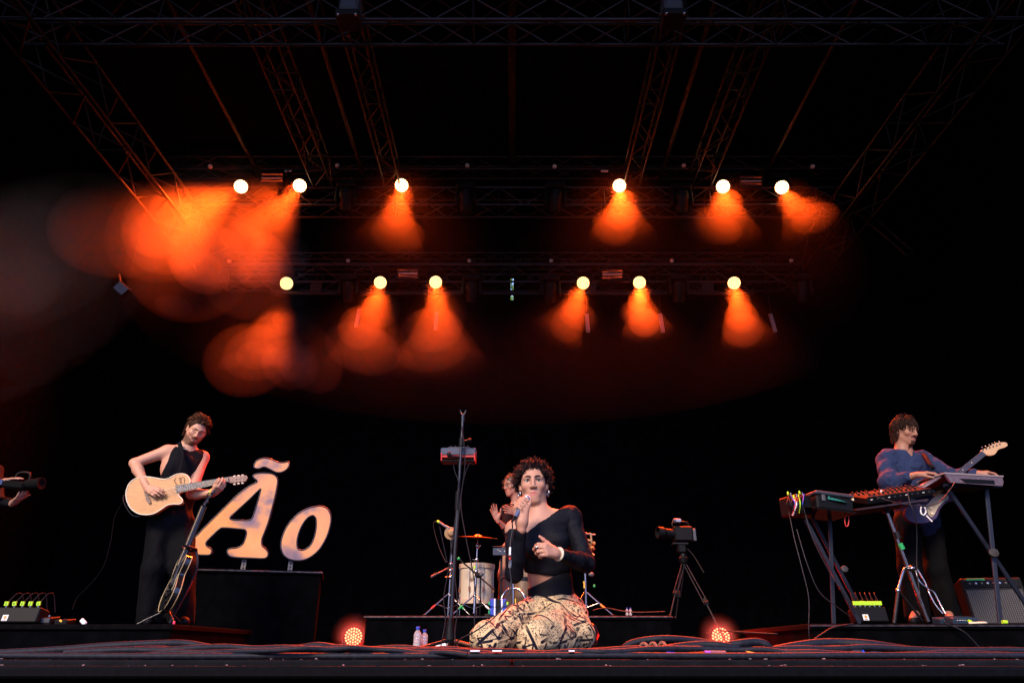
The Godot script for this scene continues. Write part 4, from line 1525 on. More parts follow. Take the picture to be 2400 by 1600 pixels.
func riser(label: String, c: Vector3, s: Vector3, turn: float, edge: bool) -> void:
	var t := thing("riser", label, "riser", c)
	t.rotation.y = turn
	var b := Basis(Vector3(0, 1, 0), turn)
	var h := s.y
	box(t, "top_board", c + Vector3(0, h - 0.018, 0), Vector3(s.x, 0.036, s.z), M.riser_top, Basis(), 0.003)
	# four cloth sides
	for k in [[0.0, 0.5, s.x], [PI, 0.5, s.x], [PI / 2, 0.5, s.z], [-PI / 2, 0.5, s.z]]:
		var rb := b * Basis(Vector3(0, 1, 0), k[0])
		var half: float = (s.z if k[2] == s.x else s.x) / 2 - 0.02
		var st := tool()
		var n := int(k[2] * 14)
		st.set_smooth_group(1)
		for i in n:
			var q := []
			for e in [[0, 0], [1, 0], [1, 1], [0, 1]]:
				var u: float = (float(i + e[0]) / n - 0.5) * (k[2] - 0.04)
				q.append(Vector3(u, e[1] * (h - 0.036), 0.006 * sin((i + e[0]) * 1.3) * (1 - e[1] * 0.7)))
			face(st, Transform3D(), q, Vector3(0, 0, 1))
		var o := put(done(st), "skirt", M.drape, t)
		o.transform = Transform3D(Basis(Vector3(0, 1, 0), k[0]), Basis(Vector3(0, 1, 0), k[0]) * Vector3(0, 0, half))
	if edge:
		box(t, "edge_trim", c + b * Vector3(0, h - 0.014, s.z / 2 + 0.006), Vector3(s.x, 0.014, 0.012), M.aluminium, Basis(), 0.002)

func build_risers() -> void:
	riser("black-skirted drum riser with a bright metal front edge behind the singer", Vector3(0.06, 0, -8.1), Vector3(2.94, RISER_D, 2.2), 0.0, true)
	riser("low black riser under the guitarist and his pedals", Vector3(-4.15, 0, -6.3), Vector3(3.3, RISER_L, 1.7), 0.0, false)
	riser("low black riser with metal edge under the keyboard player", Vector3(3.72, 0, -6.45), Vector3(3.0, RISER_R, 1.9), 0.0, true)
	# the tall box that carries the letters
	var l := at(432, 1326, 7.2)
	var r := at(756, 1343, 7.52)
	var x := (Vector3(r.x, 0, r.z) - Vector3(l.x, 0, l.z)).normalized()
	var mid := (l + r) / 2
	var deep := 0.8
	var z := x.cross(Vector3.UP)
	var c := Vector3(mid.x, 0, mid.z) - z * deep / 2
	var ang := atan2(-x.z, x.x)
	riser("tall black-draped plinth under the glowing letters", c, Vector3(Vector2(r.x - l.x, r.z - l.z).length(), mid.y, deep), ang, true)

func build_sign() -> void:
	var l := at(432, 1326, 7.35)
	var r := at(756, 1343, 7.67)
	var x := (Vector3(r.x, 0, r.z) - Vector3(l.x, 0, l.z)).normalized()
	var y := Vector3.UP
	var n := x.cross(y).normalized()
	var o := (l + r) / 2
	o.y = at(600, 1335, 7.36).y
	var conv := func(a: Array) -> Array: return a.map(func(v): return [420.0 + v[0] / 5.408, 1060.0 + v[1] / 5.408])
	var A := [[20, 1165], [130, 1128], [215, 1058], [300, 968], [400, 868], [570, 700], [740, 535], [880, 430], [985, 372], [942, 322], [938, 288], [1000, 266], [1090, 262], [1180, 275], [1230, 310], [1245, 360], [1238, 420], [1215, 540], [1170, 720], [1120, 900], [1070, 1030], [1045, 1100], [1048, 1180], [1085, 1215], [1120, 1260], [1124, 1300], [1095, 1335], [1040, 1344], [880, 1338], [720, 1330], [640, 1315], [606, 1275], [612, 1235], [660, 1215], [740, 1205], [800, 1165], [835, 1090], [850, 1020], [830, 982], [760, 970], [560, 955], [500, 975], [430, 1040], [360, 1110], [335, 1150], [350, 1190], [400, 1222], [410, 1260], [380, 1295], [300, 1300], [20, 1282], [-30, 1230]]
	var Ah := [[1030, 462], [1020, 520], [985, 650], [950, 760], [920, 835], [870, 862], [760, 860], [660, 852], [642, 832], [660, 800], [780, 690], [900, 580], [990, 490]]
	var T := [[950, 195], [946, 160], [975, 110], [1040, 78], [1110, 75], [1180, 95], [1250, 125], [1320, 130], [1370, 120], [1393, 138], [1385, 175], [1350, 220], [1290, 250], [1230, 252], [1170, 225], [1100, 190], [1060, 185], [1000, 205]]
	var O := [[1740, 685], [1800, 682], [1870, 710], [1910, 770], [1922, 850], [1905, 950], [1870, 1060], [1800, 1190], [1720, 1280], [1620, 1345], [1520, 1370], [1420, 1360], [1340, 1320], [1300, 1260], [1285, 1180], [1300, 1080], [1350, 960], [1430, 850], [1530, 760], [1640, 705]]
	var Oh := [[1680, 798], [1720, 820], [1735, 870], [1730, 980], [1700, 1100], [1650, 1190], [1580, 1235], [1520, 1235], [1495, 1200], [1490, 1130], [1510, 1030], [1550, 930], [1610, 840]]
	# backlit acrylic: warm lamps inside, uneven, with a lilac bloom where they are far apart
	var face_m := mat("lit_acrylic", lin(0.05, 0.042, 0.048), 0.35)
	var ramp := Gradient.new()
	ramp.offsets = PackedFloat32Array([0.0, 0.24, 0.47, 0.62, 1.0])
	ramp.colors = PackedColorArray([Color(0.40, 0.30, 0.38), Color(0.62, 0.42, 0.40), Color(0.94, 0.58, 0.30), Color(1.0, 0.60, 0.28), Color(1.0, 0.66, 0.35)])
	var tex := noise_tex(0.0045, 77, [], 512)
	tex.color_ramp = ramp
	face_m.emission_enabled = true
	face_m.emission = Color(1, 1, 1)
	face_m.emission_operator = BaseMaterial3D.EMISSION_OP_MULTIPLY
	face_m.emission_texture = tex
	face_m.emission_energy_multiplier = 0.46
	face_m.uv1_scale = Vector3(0.8, 0.8, 1)
	face_m.clearcoat_enabled = true
	face_m.clearcoat = 0.4
	face_m.clearcoat_roughness = 0.1
	var rim_m := mat("letter_rim", lin(0.02, 0.018, 0.03), 0.4, 0.3)
	var list := [["letter_sign", "big glowing capital A with dark metal rim on the plinth", A, [Ah]], ["letter_accent", "glowing tilde accent floating above the capital A", T, []], ["letter_sign", "smaller glowing letter o with dark metal rim on the plinth", O, [Oh]]]
	for e in list:
		var poly := round_outline(flat_outline(conv.call(e[2]), o, x, y), 4)
		var holes := []
		for h in e[3]:
			holes.append(round_outline(flat_outline(conv.call(h), o, x, y), 4))
		var t := thing(e[0], e[1], "sign", o, "")
		t.basis = Basis(x, y, n)
		put(plate_mesh(poly, 0.11, holes), "return", rim_m, t, Transform3D(Basis(), Vector3(0, 0, -0.115)))
		put(plate_mesh(poly, 0.006, holes), "face", face_m, t, Transform3D(Basis(), Vector3(0, 0, -0.003)))
		for lp in [poly] + holes:
			var rim := []
			for v in lp:
				rim.append(o + t.basis * Vector3(v.x, v.y, 0.0))
			rim.append(rim[0])
			tube(t, "trim", rim, 0.009, rim_m, 1, 6)
		if e[0] == "letter_accent":
			bar(t, "bracket", on_plane(420 + 1080 / 5.408, 1060 + 170 / 5.408, o, n) - n * 0.08, on_plane(420 + 1080 / 5.408, 1060 + 280 / 5.408, o, n) - n * 0.08, 0.012, M.dark_steel)
	# perforated steel feet under A and o
	var feet := [[797, 1330, 822, 1462, "A"], [1408, 1368, 1398, 1500, "o"]]
	for f in feet:
		var a := on_plane(420 + f[0] / 5.408, 1060 + f[1] / 5.408, o, n)
		var b2 := on_plane(420 + f[2] / 5.408, 1060 + f[3] / 5.408, o, n)
		b2.y = o.y - 0.002
		var holder: Node3D = get_node("letter_sign" if f[4] == "A" else "letter_sign_001")
		var p := (a + b2) / 2 - n * 0.05
		var ft := box(holder, "foot", p, Vector3(0.05, absf(a.y - b2.y) + 0.03, 0.006), grain(mat("punched_steel", lin(0.42, 0.38, 0.36), 0.5, 0.6), 0.2, 0.08, 9.0, 40))
		for k in 3:
			ball(ft, "hole", Vector3(), Vector3(0.009, 0.009, 0.002), M.black_plastic)
			(ft.get_child(k) as Node3D).position = Vector3(0, (k - 1) * 0.032, 0.003)

# ---------------------------------------------------------------- the band
# where the line of sight through (px, py) meets the plane through p with normal n
func on_plane(px: float, py: float, p: Vector3, n: Vector3) -> Vector3:
	var eye := Vector3(0, EYE_Y, 0)
	var d := at(px, py, 1.0) - eye
	return eye + d * ((p - eye).dot(n) / d.dot(n))

# outline points of the photograph as a flat outline in the plane (origin o, axes x and y)
func flat_outline(a: Array, o: Vector3, x: Vector3, y: Vector3) -> Array:
	var n := x.cross(y)
	var r := []
	for k in a:
		var q := on_plane(k[0], k[1], o, n) - o
		r.append([q.dot(x), q.dot(y)])
	return r

# locks of straight or wavy hair; flow says which way a lock at direction d falls
func hair_locks(t: Node3D, h: Vector3, b: Basis, count: int, m: Material, tip: Material, sd: int, length: float, wave: float, keep: Callable, flow: Callable, s := 1.0, lift := 0.5) -> void:
	var r := RandomNumberGenerator.new()
	r.seed = sd
	var root := Transform3D(Basis(), -t.position)
	var cap := Hide.new()
	var cb := Blob.new()
	cb.egg(h + b * Vector3(0, 0.034, -0.020) * s, Vector3(0.082, 0.094, 0.100) * s, b, 0.02)
	cb.egg(h + b * Vector3(0, -0.035, -0.055) * s, Vector3(0.072, 0.07, 0.055) * s, b, 0.03)
	cb.egg(h + b * Vector3(0, -0.040, 0.10) * s, Vector3(0.080, 0.122, 0.118) * s, b, 0.01, true)
	cap.add(cb, 0.008)
	var o := put(cap.mesh(), "hair", m, t, root)
	var sts := [tool(), tool()]
	var made := 0
	while made < count:
		var d := Vector3(r.randfn(), r.randfn(), r.randfn()).normalized()
		if not keep.call(d):
			continue
		made += 1
		var p := Vector3(0, 0.03, -0.018) + d * Vector3(0.078, 0.088, 0.096) * r.randf_range(0.96, 1.05)
		var L := length * r.randf_range(0.6, 1.2)
		var path := []
		var ph := r.randf() * TAU
		for i in 8:
			path.append(h + b * (p * s) - t.position)
			var u := i / 7.0
			var fl: Vector3 = flow.call(d, u)
			var nr := ((p - Vector3(0, 0.03, -0.018)) / Vector3(0.083, 0.094, 0.101)).normalized()
			if p.y > -0.02:
				fl -= nr * fl.dot(nr)
			fl = (fl + Vector3(sin(ph + u * 7.0), 0.0, cos(ph * 1.7 + u * 6.0)) * wave + nr * lift * (1.0 - 1.8 * u)).normalized()
			p += fl * L / 7.0
			# stay outside the skull
			var e := (p - Vector3(0, 0.03, -0.018)) / Vector3(0.083, 0.094, 0.101)
			if e.length() < 1.0:
				p = Vector3(0, 0.03, -0.018) + e.normalized() * Vector3(0.083, 0.094, 0.101)
		var w := r.randf_range(0.003, 0.006) * s
		add_tube(sts[1 if tip != null and r.randf() < 0.4 else 0], path, w, w * 0.3, 5, false, 0.6)
	for k in 2:
		if k == 1 and tip == null:
			continue
		sts[k].generate_normals()
		var c := put(sts[k].commit(), "locks", m if k == 0 else tip, o, o.transform.affine_inverse())
		c.set_meta("kind", "stuff")

func wide_trousers(t: Node3D, root: Transform3D, J: Dictionary, m: Material, r: float, cell := 0.014) -> void:
	var p := Blob.new()
	var up: Vector3 = (J.neck - J.pelvis).normalized()
	p.egg(J.pelvis, Vector3(0.172, 0.14, 0.135), Basis((J.hip_l - J.hip_r).normalized(), up, (J.hip_l - J.hip_r).normalized().cross(up)).orthonormalized(), 0.05)
	for e in ["l", "r"]:
		p.limb(J["hip_" + e], J["kn_" + e], 0.105, 0.082 * r, 0.05)
		p.limb(J["kn_" + e], J["an_" + e] - Vector3(0, 0.03, 0), 0.080 * r, 0.085 * r, 0.04)
		p.slice(J["an_" + e] * Vector3(0, 1, 0) - Vector3(0, 0.05, 0), Vector3(0, -1, 0), 0.01)
	p.slice(J.pelvis + up * 0.11, up)
	p.fold = FastNoiseLite.new()
	p.fold.seed = 6
	p.fold.frequency = 5.0
	p.fold_amp = 0.02
	p.fold_scale = Vector3(1.6, 0.5, 1.6)
	var s := Hide.new()
	s.add(p, cell)
	put(s.mesh(), "trousers", m, t, root)

func shoe(t: Node3D, root: Transform3D, a: Vector3, toe: Vector3, floor_y: float, m: Material) -> void:
	var b := Blob.new()
	b.limb(Vector3(a.x, floor_y + 0.05, a.z), Vector3(toe.x, floor_y + 0.035, toe.z), 0.045, 0.038, 0.02)
	b.limb(Vector3(a.x, floor_y + 0.05, a.z), a, 0.045, 0.05, 0.03)
	b.slice(Vector3(0, floor_y + 0.004, 0), Vector3(0, -1, 0), 0.006)
	var s := Hide.new()
	s.add(b, 0.012)
	put(s.mesh(), "shoe", m, t, root)

# ---------------------------------------------------------------- guitarist
func build_guitarist() -> void:
	var ry := RISER_L
	var J := {
		pelvis = at(402, 1222, 6.14), waist = at(410, 1160, 6.13), chest = at(424, 1098, 6.12), neck = at(437, 1048, 6.11), head = at(455, 1015, 6.08),
		sh_r = at(391, 1058, 6.05), el_r = at(314, 1085, 5.95), wr_r = at(345, 1144, 5.86),
		sh_l = at(474, 1072, 6.2), el_l = at(447, 1158, 6.03), wr_l = at(501, 1155, 5.93),
		hip_r = at(377, 1232, 6.1), kn_r = at(362, 1332, 6.02), an_r = at(352, 1447, 6.1), toe_r = at(345, 1462, 5.92),
		hip_l = at(427, 1232, 6.18), kn_l = at(428, 1332, 6.08), an_l = at(424, 1447, 6.16), toe_l = at(432, 1462, 5.97),
	}
	var t := thing("person", "bearded guitarist in sleeveless black shirt playing a honey-coloured guitar", "person", Vector3(J.pelvis.x, ry, J.pelvis.z))
	var root := Transform3D(Basis(), -t.position)
	var skin := Color(0.54, 0.275, 0.175)
	var head := at(461, 1008, 6.07)
	var hb := Basis(Vector3(0, 0, 1), deg_to_rad(-14)) * Basis(Vector3(0, 1, 0), deg_to_rad(38)) * Basis(Vector3(1, 0, 0), deg_to_rad(20))
	var sk := Hide.new()
	sk.add(body_blob(J, 1.04, false), 0.013, null, skin)
	sk.add(head_blob(head, hb, 1.06, false, J.neck, false), 0.0055, face_paint(head, hb, 1.06, skin, Color(0.34, 0.13, 0.10), Color(0.05, 0.022, 0.012), 1))
	# picking hand over the strings, fretting hand round the neck
	sk.add(hand_blob(J.wr_r, at(378, 1156, 5.76) - J.wr_r, Vector3(0.1, -0.3, -1), Vector3(0.3, 1, 0.3), 1.08, [0.35, 0.42, 0.5, 0.55], [0.45, 0.3]), 0.005, null, skin)
	sk.add(hand_blob(J.wr_l, at(523, 1132, 5.84) - J.wr_l, Vector3(-0.55, 0.2, -0.7), Vector3(-0.8, 0.5, 0.3), 1.05, [0.75, 0.72, 0.70, 0.68], [0.5, 0.2], 0.1), 0.005, null, skin)
	put(sk.mesh(), "body", skin_mat("guitarist_skin"), t, root)
	eyes(t, head, hb, 1.06, Vector3(0, -0.5, 1), mat("brown_brow", lin(0.04, 0.02, 0.012), 0.8), false)
	var hm := mat("guitarist_hair", lin(0.035, 0.014, 0.007), 0.6, 0.0, 0.25)
	var tipm := mat("guitarist_hair_tips", lin(0.09, 0.038, 0.016), 0.6, 0.0, 0.25)
	hair_locks(t, head, hb, 800, hm, tipm, 51, 0.095, 0.45,
		func(d: Vector3) -> bool: return not (d.y < -0.55 or (d.z > 0.25 and d.y < 0.40) or (d.z > -0.02 and d.y < 0.1)),
		func(d: Vector3, u: float) -> Vector3: return Vector3(0.25 + d.x * 0.7, 0.45 - 1.9 * u, -0.9 + 0.3 * u) if d.y > 0.2 else Vector3(d.x * 0.2, -1.0, -0.25), 1.06, 0.7)
	# sleeveless shirt
	var f := Blob.new()
	var x: Vector3 = (J.sh_l - J.sh_r).normalized()
	var up: Vector3 = (J.neck - J.pelvis).normalized()
	var z := x.cross(up).normalized()
	var B := Basis(up.cross(z), up, z)
	f.egg(J.chest, Vector3(0.195, 0.19, 0.14), B, 0.07)
	f.egg(J.waist, Vector3(0.175, 0.19, 0.135), B, 0.07)
	f.egg(J.pelvis, Vector3(0.185, 0.15, 0.145), B, 0.07)
	f.limb(J.neck - up * 0.05, J.sh_l, 0.068, 0.066, 0.05)
	f.limb(J.neck - up * 0.05, J.sh_r + x * 0.035, 0.068, 0.066, 0.05)
	f.slice(J.sh_r + x * 0.028, (-x + up * 0.1).normalized())
	f.slice(J.sh_l - x * 0.0, (x + up * 0.1).normalized())
	f.egg(J.neck + up * 0.045 + z * 0.05, Vector3(0.078, 0.082, 0.11), B, 0.01, true)
	f.slice(J.pelvis - up * 0.10, -up)
	f.fold = FastNoiseLite.new()
	f.fold.seed = 14
	f.fold.frequency = 5.5
	f.fold_amp = 0.018
	f.fold_scale = Vector3(1.5, 0.8, 1.5)
	var fs := Hide.new()
	fs.add(f, 0.011)
	put(fs.mesh(), "shirt", cloth_mat("black_cotton", lin(0.004, 0.0045, 0.0075)), t, root)
	wide_trousers(t, root, J, cloth_mat("dark_wool", lin(0.0012, 0.0014, 0.0026)), 1.25)
	shoe(t, root, J.an_r, J.toe_r, ry, M.black_plastic)
	shoe(t, root, J.an_l, J.toe_l, ry, M.black_plastic)
	var band := []
	var wd: Vector3 = (J.el_l - J.wr_l).normalized()
	var wb := frame(Vector3.ZERO, wd)
	for i in 13:
		band.append(J.wr_l + wd * 0.02 + (wb.x * cos(TAU * i / 12.0) + wb.z * sin(TAU * i / 12.0)) * 0.032)
	tube(t, "wristband", band, 0.010, mat("yellow_band", lin(0.75, 0.55, 0.10), 0.6), 1, 6, -1.0, 0.3)
	acoustic_guitar(J)

func acoustic_guitar(J: Dictionary) -> void:
	var o := at(372, 1160, 5.87)
	var n := Vector3(0.10, 0.10, 1.0).normalized()
	var x := Vector3(1, 0, 0)
	x = (x - n * x.dot(n)).normalized()
	var y := n.cross(x)
	var t := thing("acoustic_guitar", "honey-coloured single-cutaway electro-acoustic guitar held by the guitarist", "guitar", o)
	t.basis = Basis(x, y, n)
	var outline := [[444, 1131], [443, 1122], [436, 1113], [423, 1110], [409, 1113], [394, 1121], [380, 1123], [364, 1120], [340, 1117], [318, 1121], [303, 1132], [295, 1152], [297, 1174], [307, 1192], [323, 1203], [342, 1206], [360, 1203], [376, 1194], [391, 1184], [405, 1181], [419, 1181], [426, 1177], [426, 1170], [420, 1163], [417, 1156], [424, 1150]]
	var poly := round_outline(flat_outline(outline, o, x, y), 5)
	var wood := Image.create(256, 256, false, Image.FORMAT_RGB8)
	var nz := FastNoiseLite.new()
	nz.frequency = 0.02
	for j in 256:
		for i in 256:
			var v := nz.get_noise_2d(i * 0.35, j * 6.0) * 0.5 + nz.get_noise_2d(i * 2.0, j * 2.0 + 300) * 0.35
			wood.set_pixel(i, j, Color(0.74, 0.49, 0.17).lerp(Color(0.58, 0.35, 0.09), clampf(0.45 + v, 0, 1)))
	var top := mat("spruce", Color(1, 1, 1), 0.42)
	top.albedo_texture = ImageTexture.create_from_image(wood)
	top.uv1_scale = Vector3(2.2, 2.2, 1)
	top.clearcoat_enabled = true
	top.clearcoat = 0.35
	top.clearcoat_roughness = 0.06
	put(plate_mesh(poly, 0.048), "soundboard", top, t, Transform3D(Basis(), Vector3(0, 0, -0.048)))
	var rim := []
	for p in poly:
		rim.append(o + t.basis * Vector3(p.x, p.y, 0.0))
	rim.append(rim[0])
	tube(t, "binding", rim, 0.0055, M.ivory, 1, 6)
	var L := func(px: float, py: float, h: float) -> Vector3: return on_plane(px, py, o + n * h, n)
	var fret_m := mat("rosewood", lin(0.022, 0.020, 0.028), 0.45)
	# neck, fingerboard, headstock
	tube(t, "neck", [L.call(420, 1143, 0.0), L.call(536, 1123, 0.0)], 0.020, mat("neck_wood", lin(0.16, 0.06, 0.03), 0.4), 1, 10, -1.0, 0.7)
	var nl := flat_outline([[411, 1139], [413.5, 1155], [535, 1129.5], [533, 1119]], o, x, y)
	put(plate_mesh(PackedVector2Array(nl.map(func(v): return Vector2(v[0], v[1]))), 0.010), "fingerboard", fret_m, t, Transform3D(Basis(), Vector3(0, 0, 0.006)))
	for k in 17:
		var u := 1.0 - pow(2.0, -k / 12.0)
		u /= 1.0 - pow(2.0, -17.0 / 12.0)
		bar(t, "fret", L.call(lerpf(533, 413, u), lerpf(1119.3, 1139.6, u), 0.017), L.call(lerpf(535, 415.5, u), lerpf(1129, 1154, u), 0.017), 0.0022, M.chrome)
	var hs := flat_outline([[533, 1118], [536, 1131], [552, 1131], [575, 1128], [580, 1120], [577, 1114], [556, 1115]], o, x, y)
	put(plate_mesh(PackedVector2Array(hs.map(func(v): return Vector2(v[0], v[1]))), 0.016), "headstock", mat("headstock_red", lin(0.10, 0.012, 0.012), 0.3), t, Transform3D(Basis(), Vector3(0, 0, -0.012)))
	for k in 3:
		for e in [[549, 1134.5], [549, 1116]]:
			var p: Vector3 = L.call(e[0] + k * 9.5, e[1] - k * 1.2, 0.0)
			ball(t, "tuner", p, Vector3(0.012, 0.008, 0.008), M.ivory)
		bar(t, "post", L.call(551 + k * 9, 1127 - k, 0.0), L.call(551 + k * 9, 1127 - k, 0.014), 0.005, M.ivory)
		bar(t, "post", L.call(551 + k * 9, 1121 - k, 0.0), L.call(551 + k * 9, 1121 - k, 0.014), 0.005, M.ivory)
	# bridge, slots and controls
	var bb := flat_outline([[337, 1150], [341, 1149], [355, 1179], [349, 1181], [343, 1174]], o, x, y)
	put(plate_mesh(PackedVector2Array(bb.map(func(v): return Vector2(v[0], v[1]))), 0.012), "bridge", mat("bridge_wood", lin(0.12, 0.05, 0.03), 0.5), t, Transform3D(Basis(), Vector3(0, 0, 0.001)))
	for k in 6:
		bar(t, "string", L.call(342 + k * 1.6, 1153 + k * 3.6, 0.016), L.call(533.6 + k * 0.2, 1120.5 + k * 1.4, 0.02), 0.0011, M.ivory)
		var c: Vector3 = L.call(342 + k * 1.6, 1153 + k * 3.6, 0.014)
		ball(t, "saddle", c, Vector3(0.005, 0.006, 0.005), M.chrome)
	for k in 5:
		var p0: Vector3 = L.call(418.5 + k * 1.3 - 0.7 * k, 1120.5 + k * 2.9, 0.001)
		var p1: Vector3 = L.call(425 + k * 0.2, 1120 + k * 2.9, 0.001)
		bar(t, "sound_slot", p0, p1, 0.0022, M.black_plastic)
	for k in [[410.5, 1121], [408.5, 1124.5], [409, 1128], [411, 1131.5], [413.5, 1134.5], [427.5, 1118], [431, 1121], [432, 1124.5], [432, 1128], [431, 1131.5]]:
		ball(t, "control", L.call(k[0], k[1], 0.0), Vector3(0.0055, 0.0055, 0.002), M.black_plastic, t.basis)
	# strap and lead
	tube(self, "guitar_strap", [J.sh_r + Vector3(0.12, 0.07, 0.06), J.chest + Vector3(0.08, 0.06, 0.19), J.waist + Vector3(0.1, 0.05, 0.19), o + x * 0.26 + y * 0.1 - n * 0.03], 0.018, M.black_cotton, 6, 6, -1.0, 0.12)
	tag(get_node("guitar_strap"), "black strap across the guitarist's chest", "strap")
	tube(self, "guitar_lead", pts([[297, 1166, 5.86], [290, 1160, 5.88], [288, 1172, 5.86], [296, 1190, 5.84], [309, 1207, 5.84], [327, 1211, 5.86]]), 0.005, M.cable, 6, 6)
	tag(get_node("guitar_lead"), "lead looped round the lower edge of the honey-coloured guitar", "cable")
	tube(self, "stage_cable", pts([[290, 1172, 5.9], [268, 1210, 5.9], [258, 1270, 5.9], [240, 1330, 5.85], [205, 1375, 5.8], [180, 1400, 5.75], [168, 1428, 5.7]]), 0.0028, M.case_black, 6, 5)
	tag(get_node("stage_cable"), "thin cable hanging from the honey-coloured guitar to the pedals", "cable")

# ---------------------------------------------------------------- keyboard player
func build_keyboardist() -> void:
	var ry := RISER_R
	var J := {
		pelvis = at(2152, 1212, 6.2), waist = at(2141, 1158, 6.18), chest = at(2128, 1108, 6.15), neck = at(2115, 1056, 6.13), head = at(2122, 1015, 6.1),
		sh_r = at(2078, 1076, 6.1), el_r = at(2086, 1132, 5.94), wr_r = at(2148, 1113, 5.76),
		sh_l = at(2166, 1078, 6.22), el_l = at(2228, 1116, 6.05), wr_l = at(2288, 1110, 5.88),
		hip_r = at(2126, 1222, 6.15), kn_r = at(2134, 1335, 6.12), an_r = at(2150, 1434, 6.2), toe_r = at(2140, 1450, 6.0),
		hip_l = at(2178, 1222, 6.22), kn_l = at(2196, 1335, 6.18), an_l = at(2222, 1434, 6.25), toe_l = at(2230, 1450, 6.05),
	}
	var t := thing("person", "dark-haired musician in blue shirt bending over keyboards", "person", Vector3(J.pelvis.x, ry, J.pelvis.z))
	var root := Transform3D(Basis(), -t.position)
	var skin := Color(0.30, 0.145, 0.095)
	var head := at(2124, 1010, 6.08)
	var hb := Basis(Vector3(0, 0, 1), deg_to_rad(-4)) * Basis(Vector3(0, 1, 0), deg_to_rad(20)) * Basis(Vector3(1, 0, 0), deg_to_rad(14))
	var sk := Hide.new()
	sk.add(body_blob(J, 1.02, false), 0.014, null, skin)
	sk.add(head_blob(head, hb, 1.06, false, J.neck, false), 0.0055, face_paint(head, hb, 1.06, skin, Color(0.30, 0.12, 0.10), Color(0.02, 0.012, 0.01), 2))
	sk.add(hand_blob(J.wr_r, at(2182, 1106, 5.7) - J.wr_r, Vector3(0.1, -1, -0.2), Vector3(0.2, 0, 1), 1.06, [0.4, 0.42, 0.45, 0.4], [0.4, 0.2]), 0.0055, null, skin)
	sk.add(hand_blob(J.wr_l, at(2322, 1106, 5.84) - J.wr_l, Vector3(0, -1, -0.1), Vector3(-0.2, 0, 1), 1.06, [0.45, 0.45, 0.42, 0.4], [0.4, 0.2]), 0.0055, null, skin)
	put(sk.mesh(), "body", skin_mat("keyboardist_skin"), t, root)
	eyes(t, head, hb, 1.06, Vector3(0, -0.5, 1), mat("black_brow", lin(0.014, 0.009, 0.007), 0.8), false)
	hair_locks(t, head, hb, 800, mat("keyboardist_hair", lin(0.020, 0.009, 0.006), 0.6, 0.0, 0.25), null, 61, 0.11, 0.4,
		func(d: Vector3) -> bool: return not (d.y < -0.5 or (d.z > 0.35 and d.y < 0.52) or (d.z > 0.1 and d.y < 0.05)),
		func(d: Vector3, u: float) -> Vector3: return Vector3(d.x * 1.2, -0.75 - 0.5 * u, 0.9 * d.z + 0.15 - 0.2 * u) if d.y > 0.2 else Vector3(d.x * 0.2, -1.0, -0.05), 1.06, 0.35)
	# loose shirt, sleeves rolled
	var blue := cloth_mat("blue_chambray", lin(0.024, 0.040, 0.105), 0.7)
	var x: Vector3 = (J.sh_l - J.sh_r).normalized()
	var up: Vector3 = (J.neck - J.pelvis).normalized()
	var z := x.cross(up).normalized()
	var B := Basis(up.cross(z), up, z)
	var f := Blob.new()
	f.egg(J.chest, Vector3(0.20, 0.20, 0.15), B, 0.07)
	f.egg(J.waist, Vector3(0.185, 0.19, 0.15), B, 0.07)
	f.egg(J.pelvis, Vector3(0.195, 0.20, 0.16), B, 0.07)
	f.limb(J.neck - up * 0.055, J.sh_l, 0.066, 0.070, 0.05)
	f.limb(J.neck - up * 0.055, J.sh_r, 0.066, 0.070, 0.05)
	f.limb(J.sh_r, J.el_r, 0.080, 0.085, 0.05)
	f.limb(J.el_r, J.el_r.lerp(J.wr_r, 0.6), 0.080, 0.056, 0.04)
	f.limb(J.sh_l, J.el_l, 0.078, 0.072, 0.05)
	f.limb(J.el_l, J.wr_l.lerp(J.el_l, 0.1), 0.070, 0.046, 0.04)
	f.egg(J.neck + up * 0.045 + z * 0.085, Vector3(0.050, 0.12, 0.09), B, 0.01, true)
	f.slice(J.pelvis - up * 0.17, -up)
	f.fold = FastNoiseLite.new()
	f.fold.seed = 24
	f.fold.frequency = 6.0
	f.fold.fractal_octaves = 3
	f.fold_amp = 0.026
	f.fold_scale = Vector3(1.3, 1.0, 1.3)
	var fs := Hide.new()
	fs.add(f, 0.011)
	put(fs.mesh(), "shirt", blue, t, root)
	var col := Blob.new()
	col.limb(J.neck - x * 0.055 - up * 0.02, J.neck - x * 0.05 + z * 0.075 - up * 0.045, 0.018, 0.014, 0.01)
	col.limb(J.neck + x * 0.055 - up * 0.02, J.neck + x * 0.05 + z * 0.075 - up * 0.045, 0.018, 0.014, 0.01)
	col.limb(J.neck - x * 0.055 - up * 0.02, J.neck - z * 0.06, 0.018, 0.018, 0.01)
	col.limb(J.neck + x * 0.055 - up * 0.02, J.neck - z * 0.06, 0.018, 0.018, 0.01)
	var cs := Hide.new()
	cs.add(col, 0.008)
	put(cs.mesh(), "collar", blue, t, root)
	wide_trousers(t, root, J, cloth_mat("black_trousers", lin(0.0014, 0.0014, 0.002)), 1.15)
	shoe(t, root, J.an_r, J.toe_r, ry, M.black_plastic)
	shoe(t, root, J.an_l, J.toe_l, ry, M.black_plastic)
	tube(self, "shoulder_strap", [J.sh_l + Vector3(-0.06, 0.075, 0.0), J.sh_l + Vector3(-0.05, 0.03, 0.10), J.chest + Vector3(0.10, 0.02, 0.20), at(2190, 1100, 5.95)], 0.018, M.black_cotton, 6, 6, -1.0, 0.12)
	tag(get_node("shoulder_strap"), "black guitar strap over the blue shirt's shoulder", "strap")
	electric_guitar_worn()

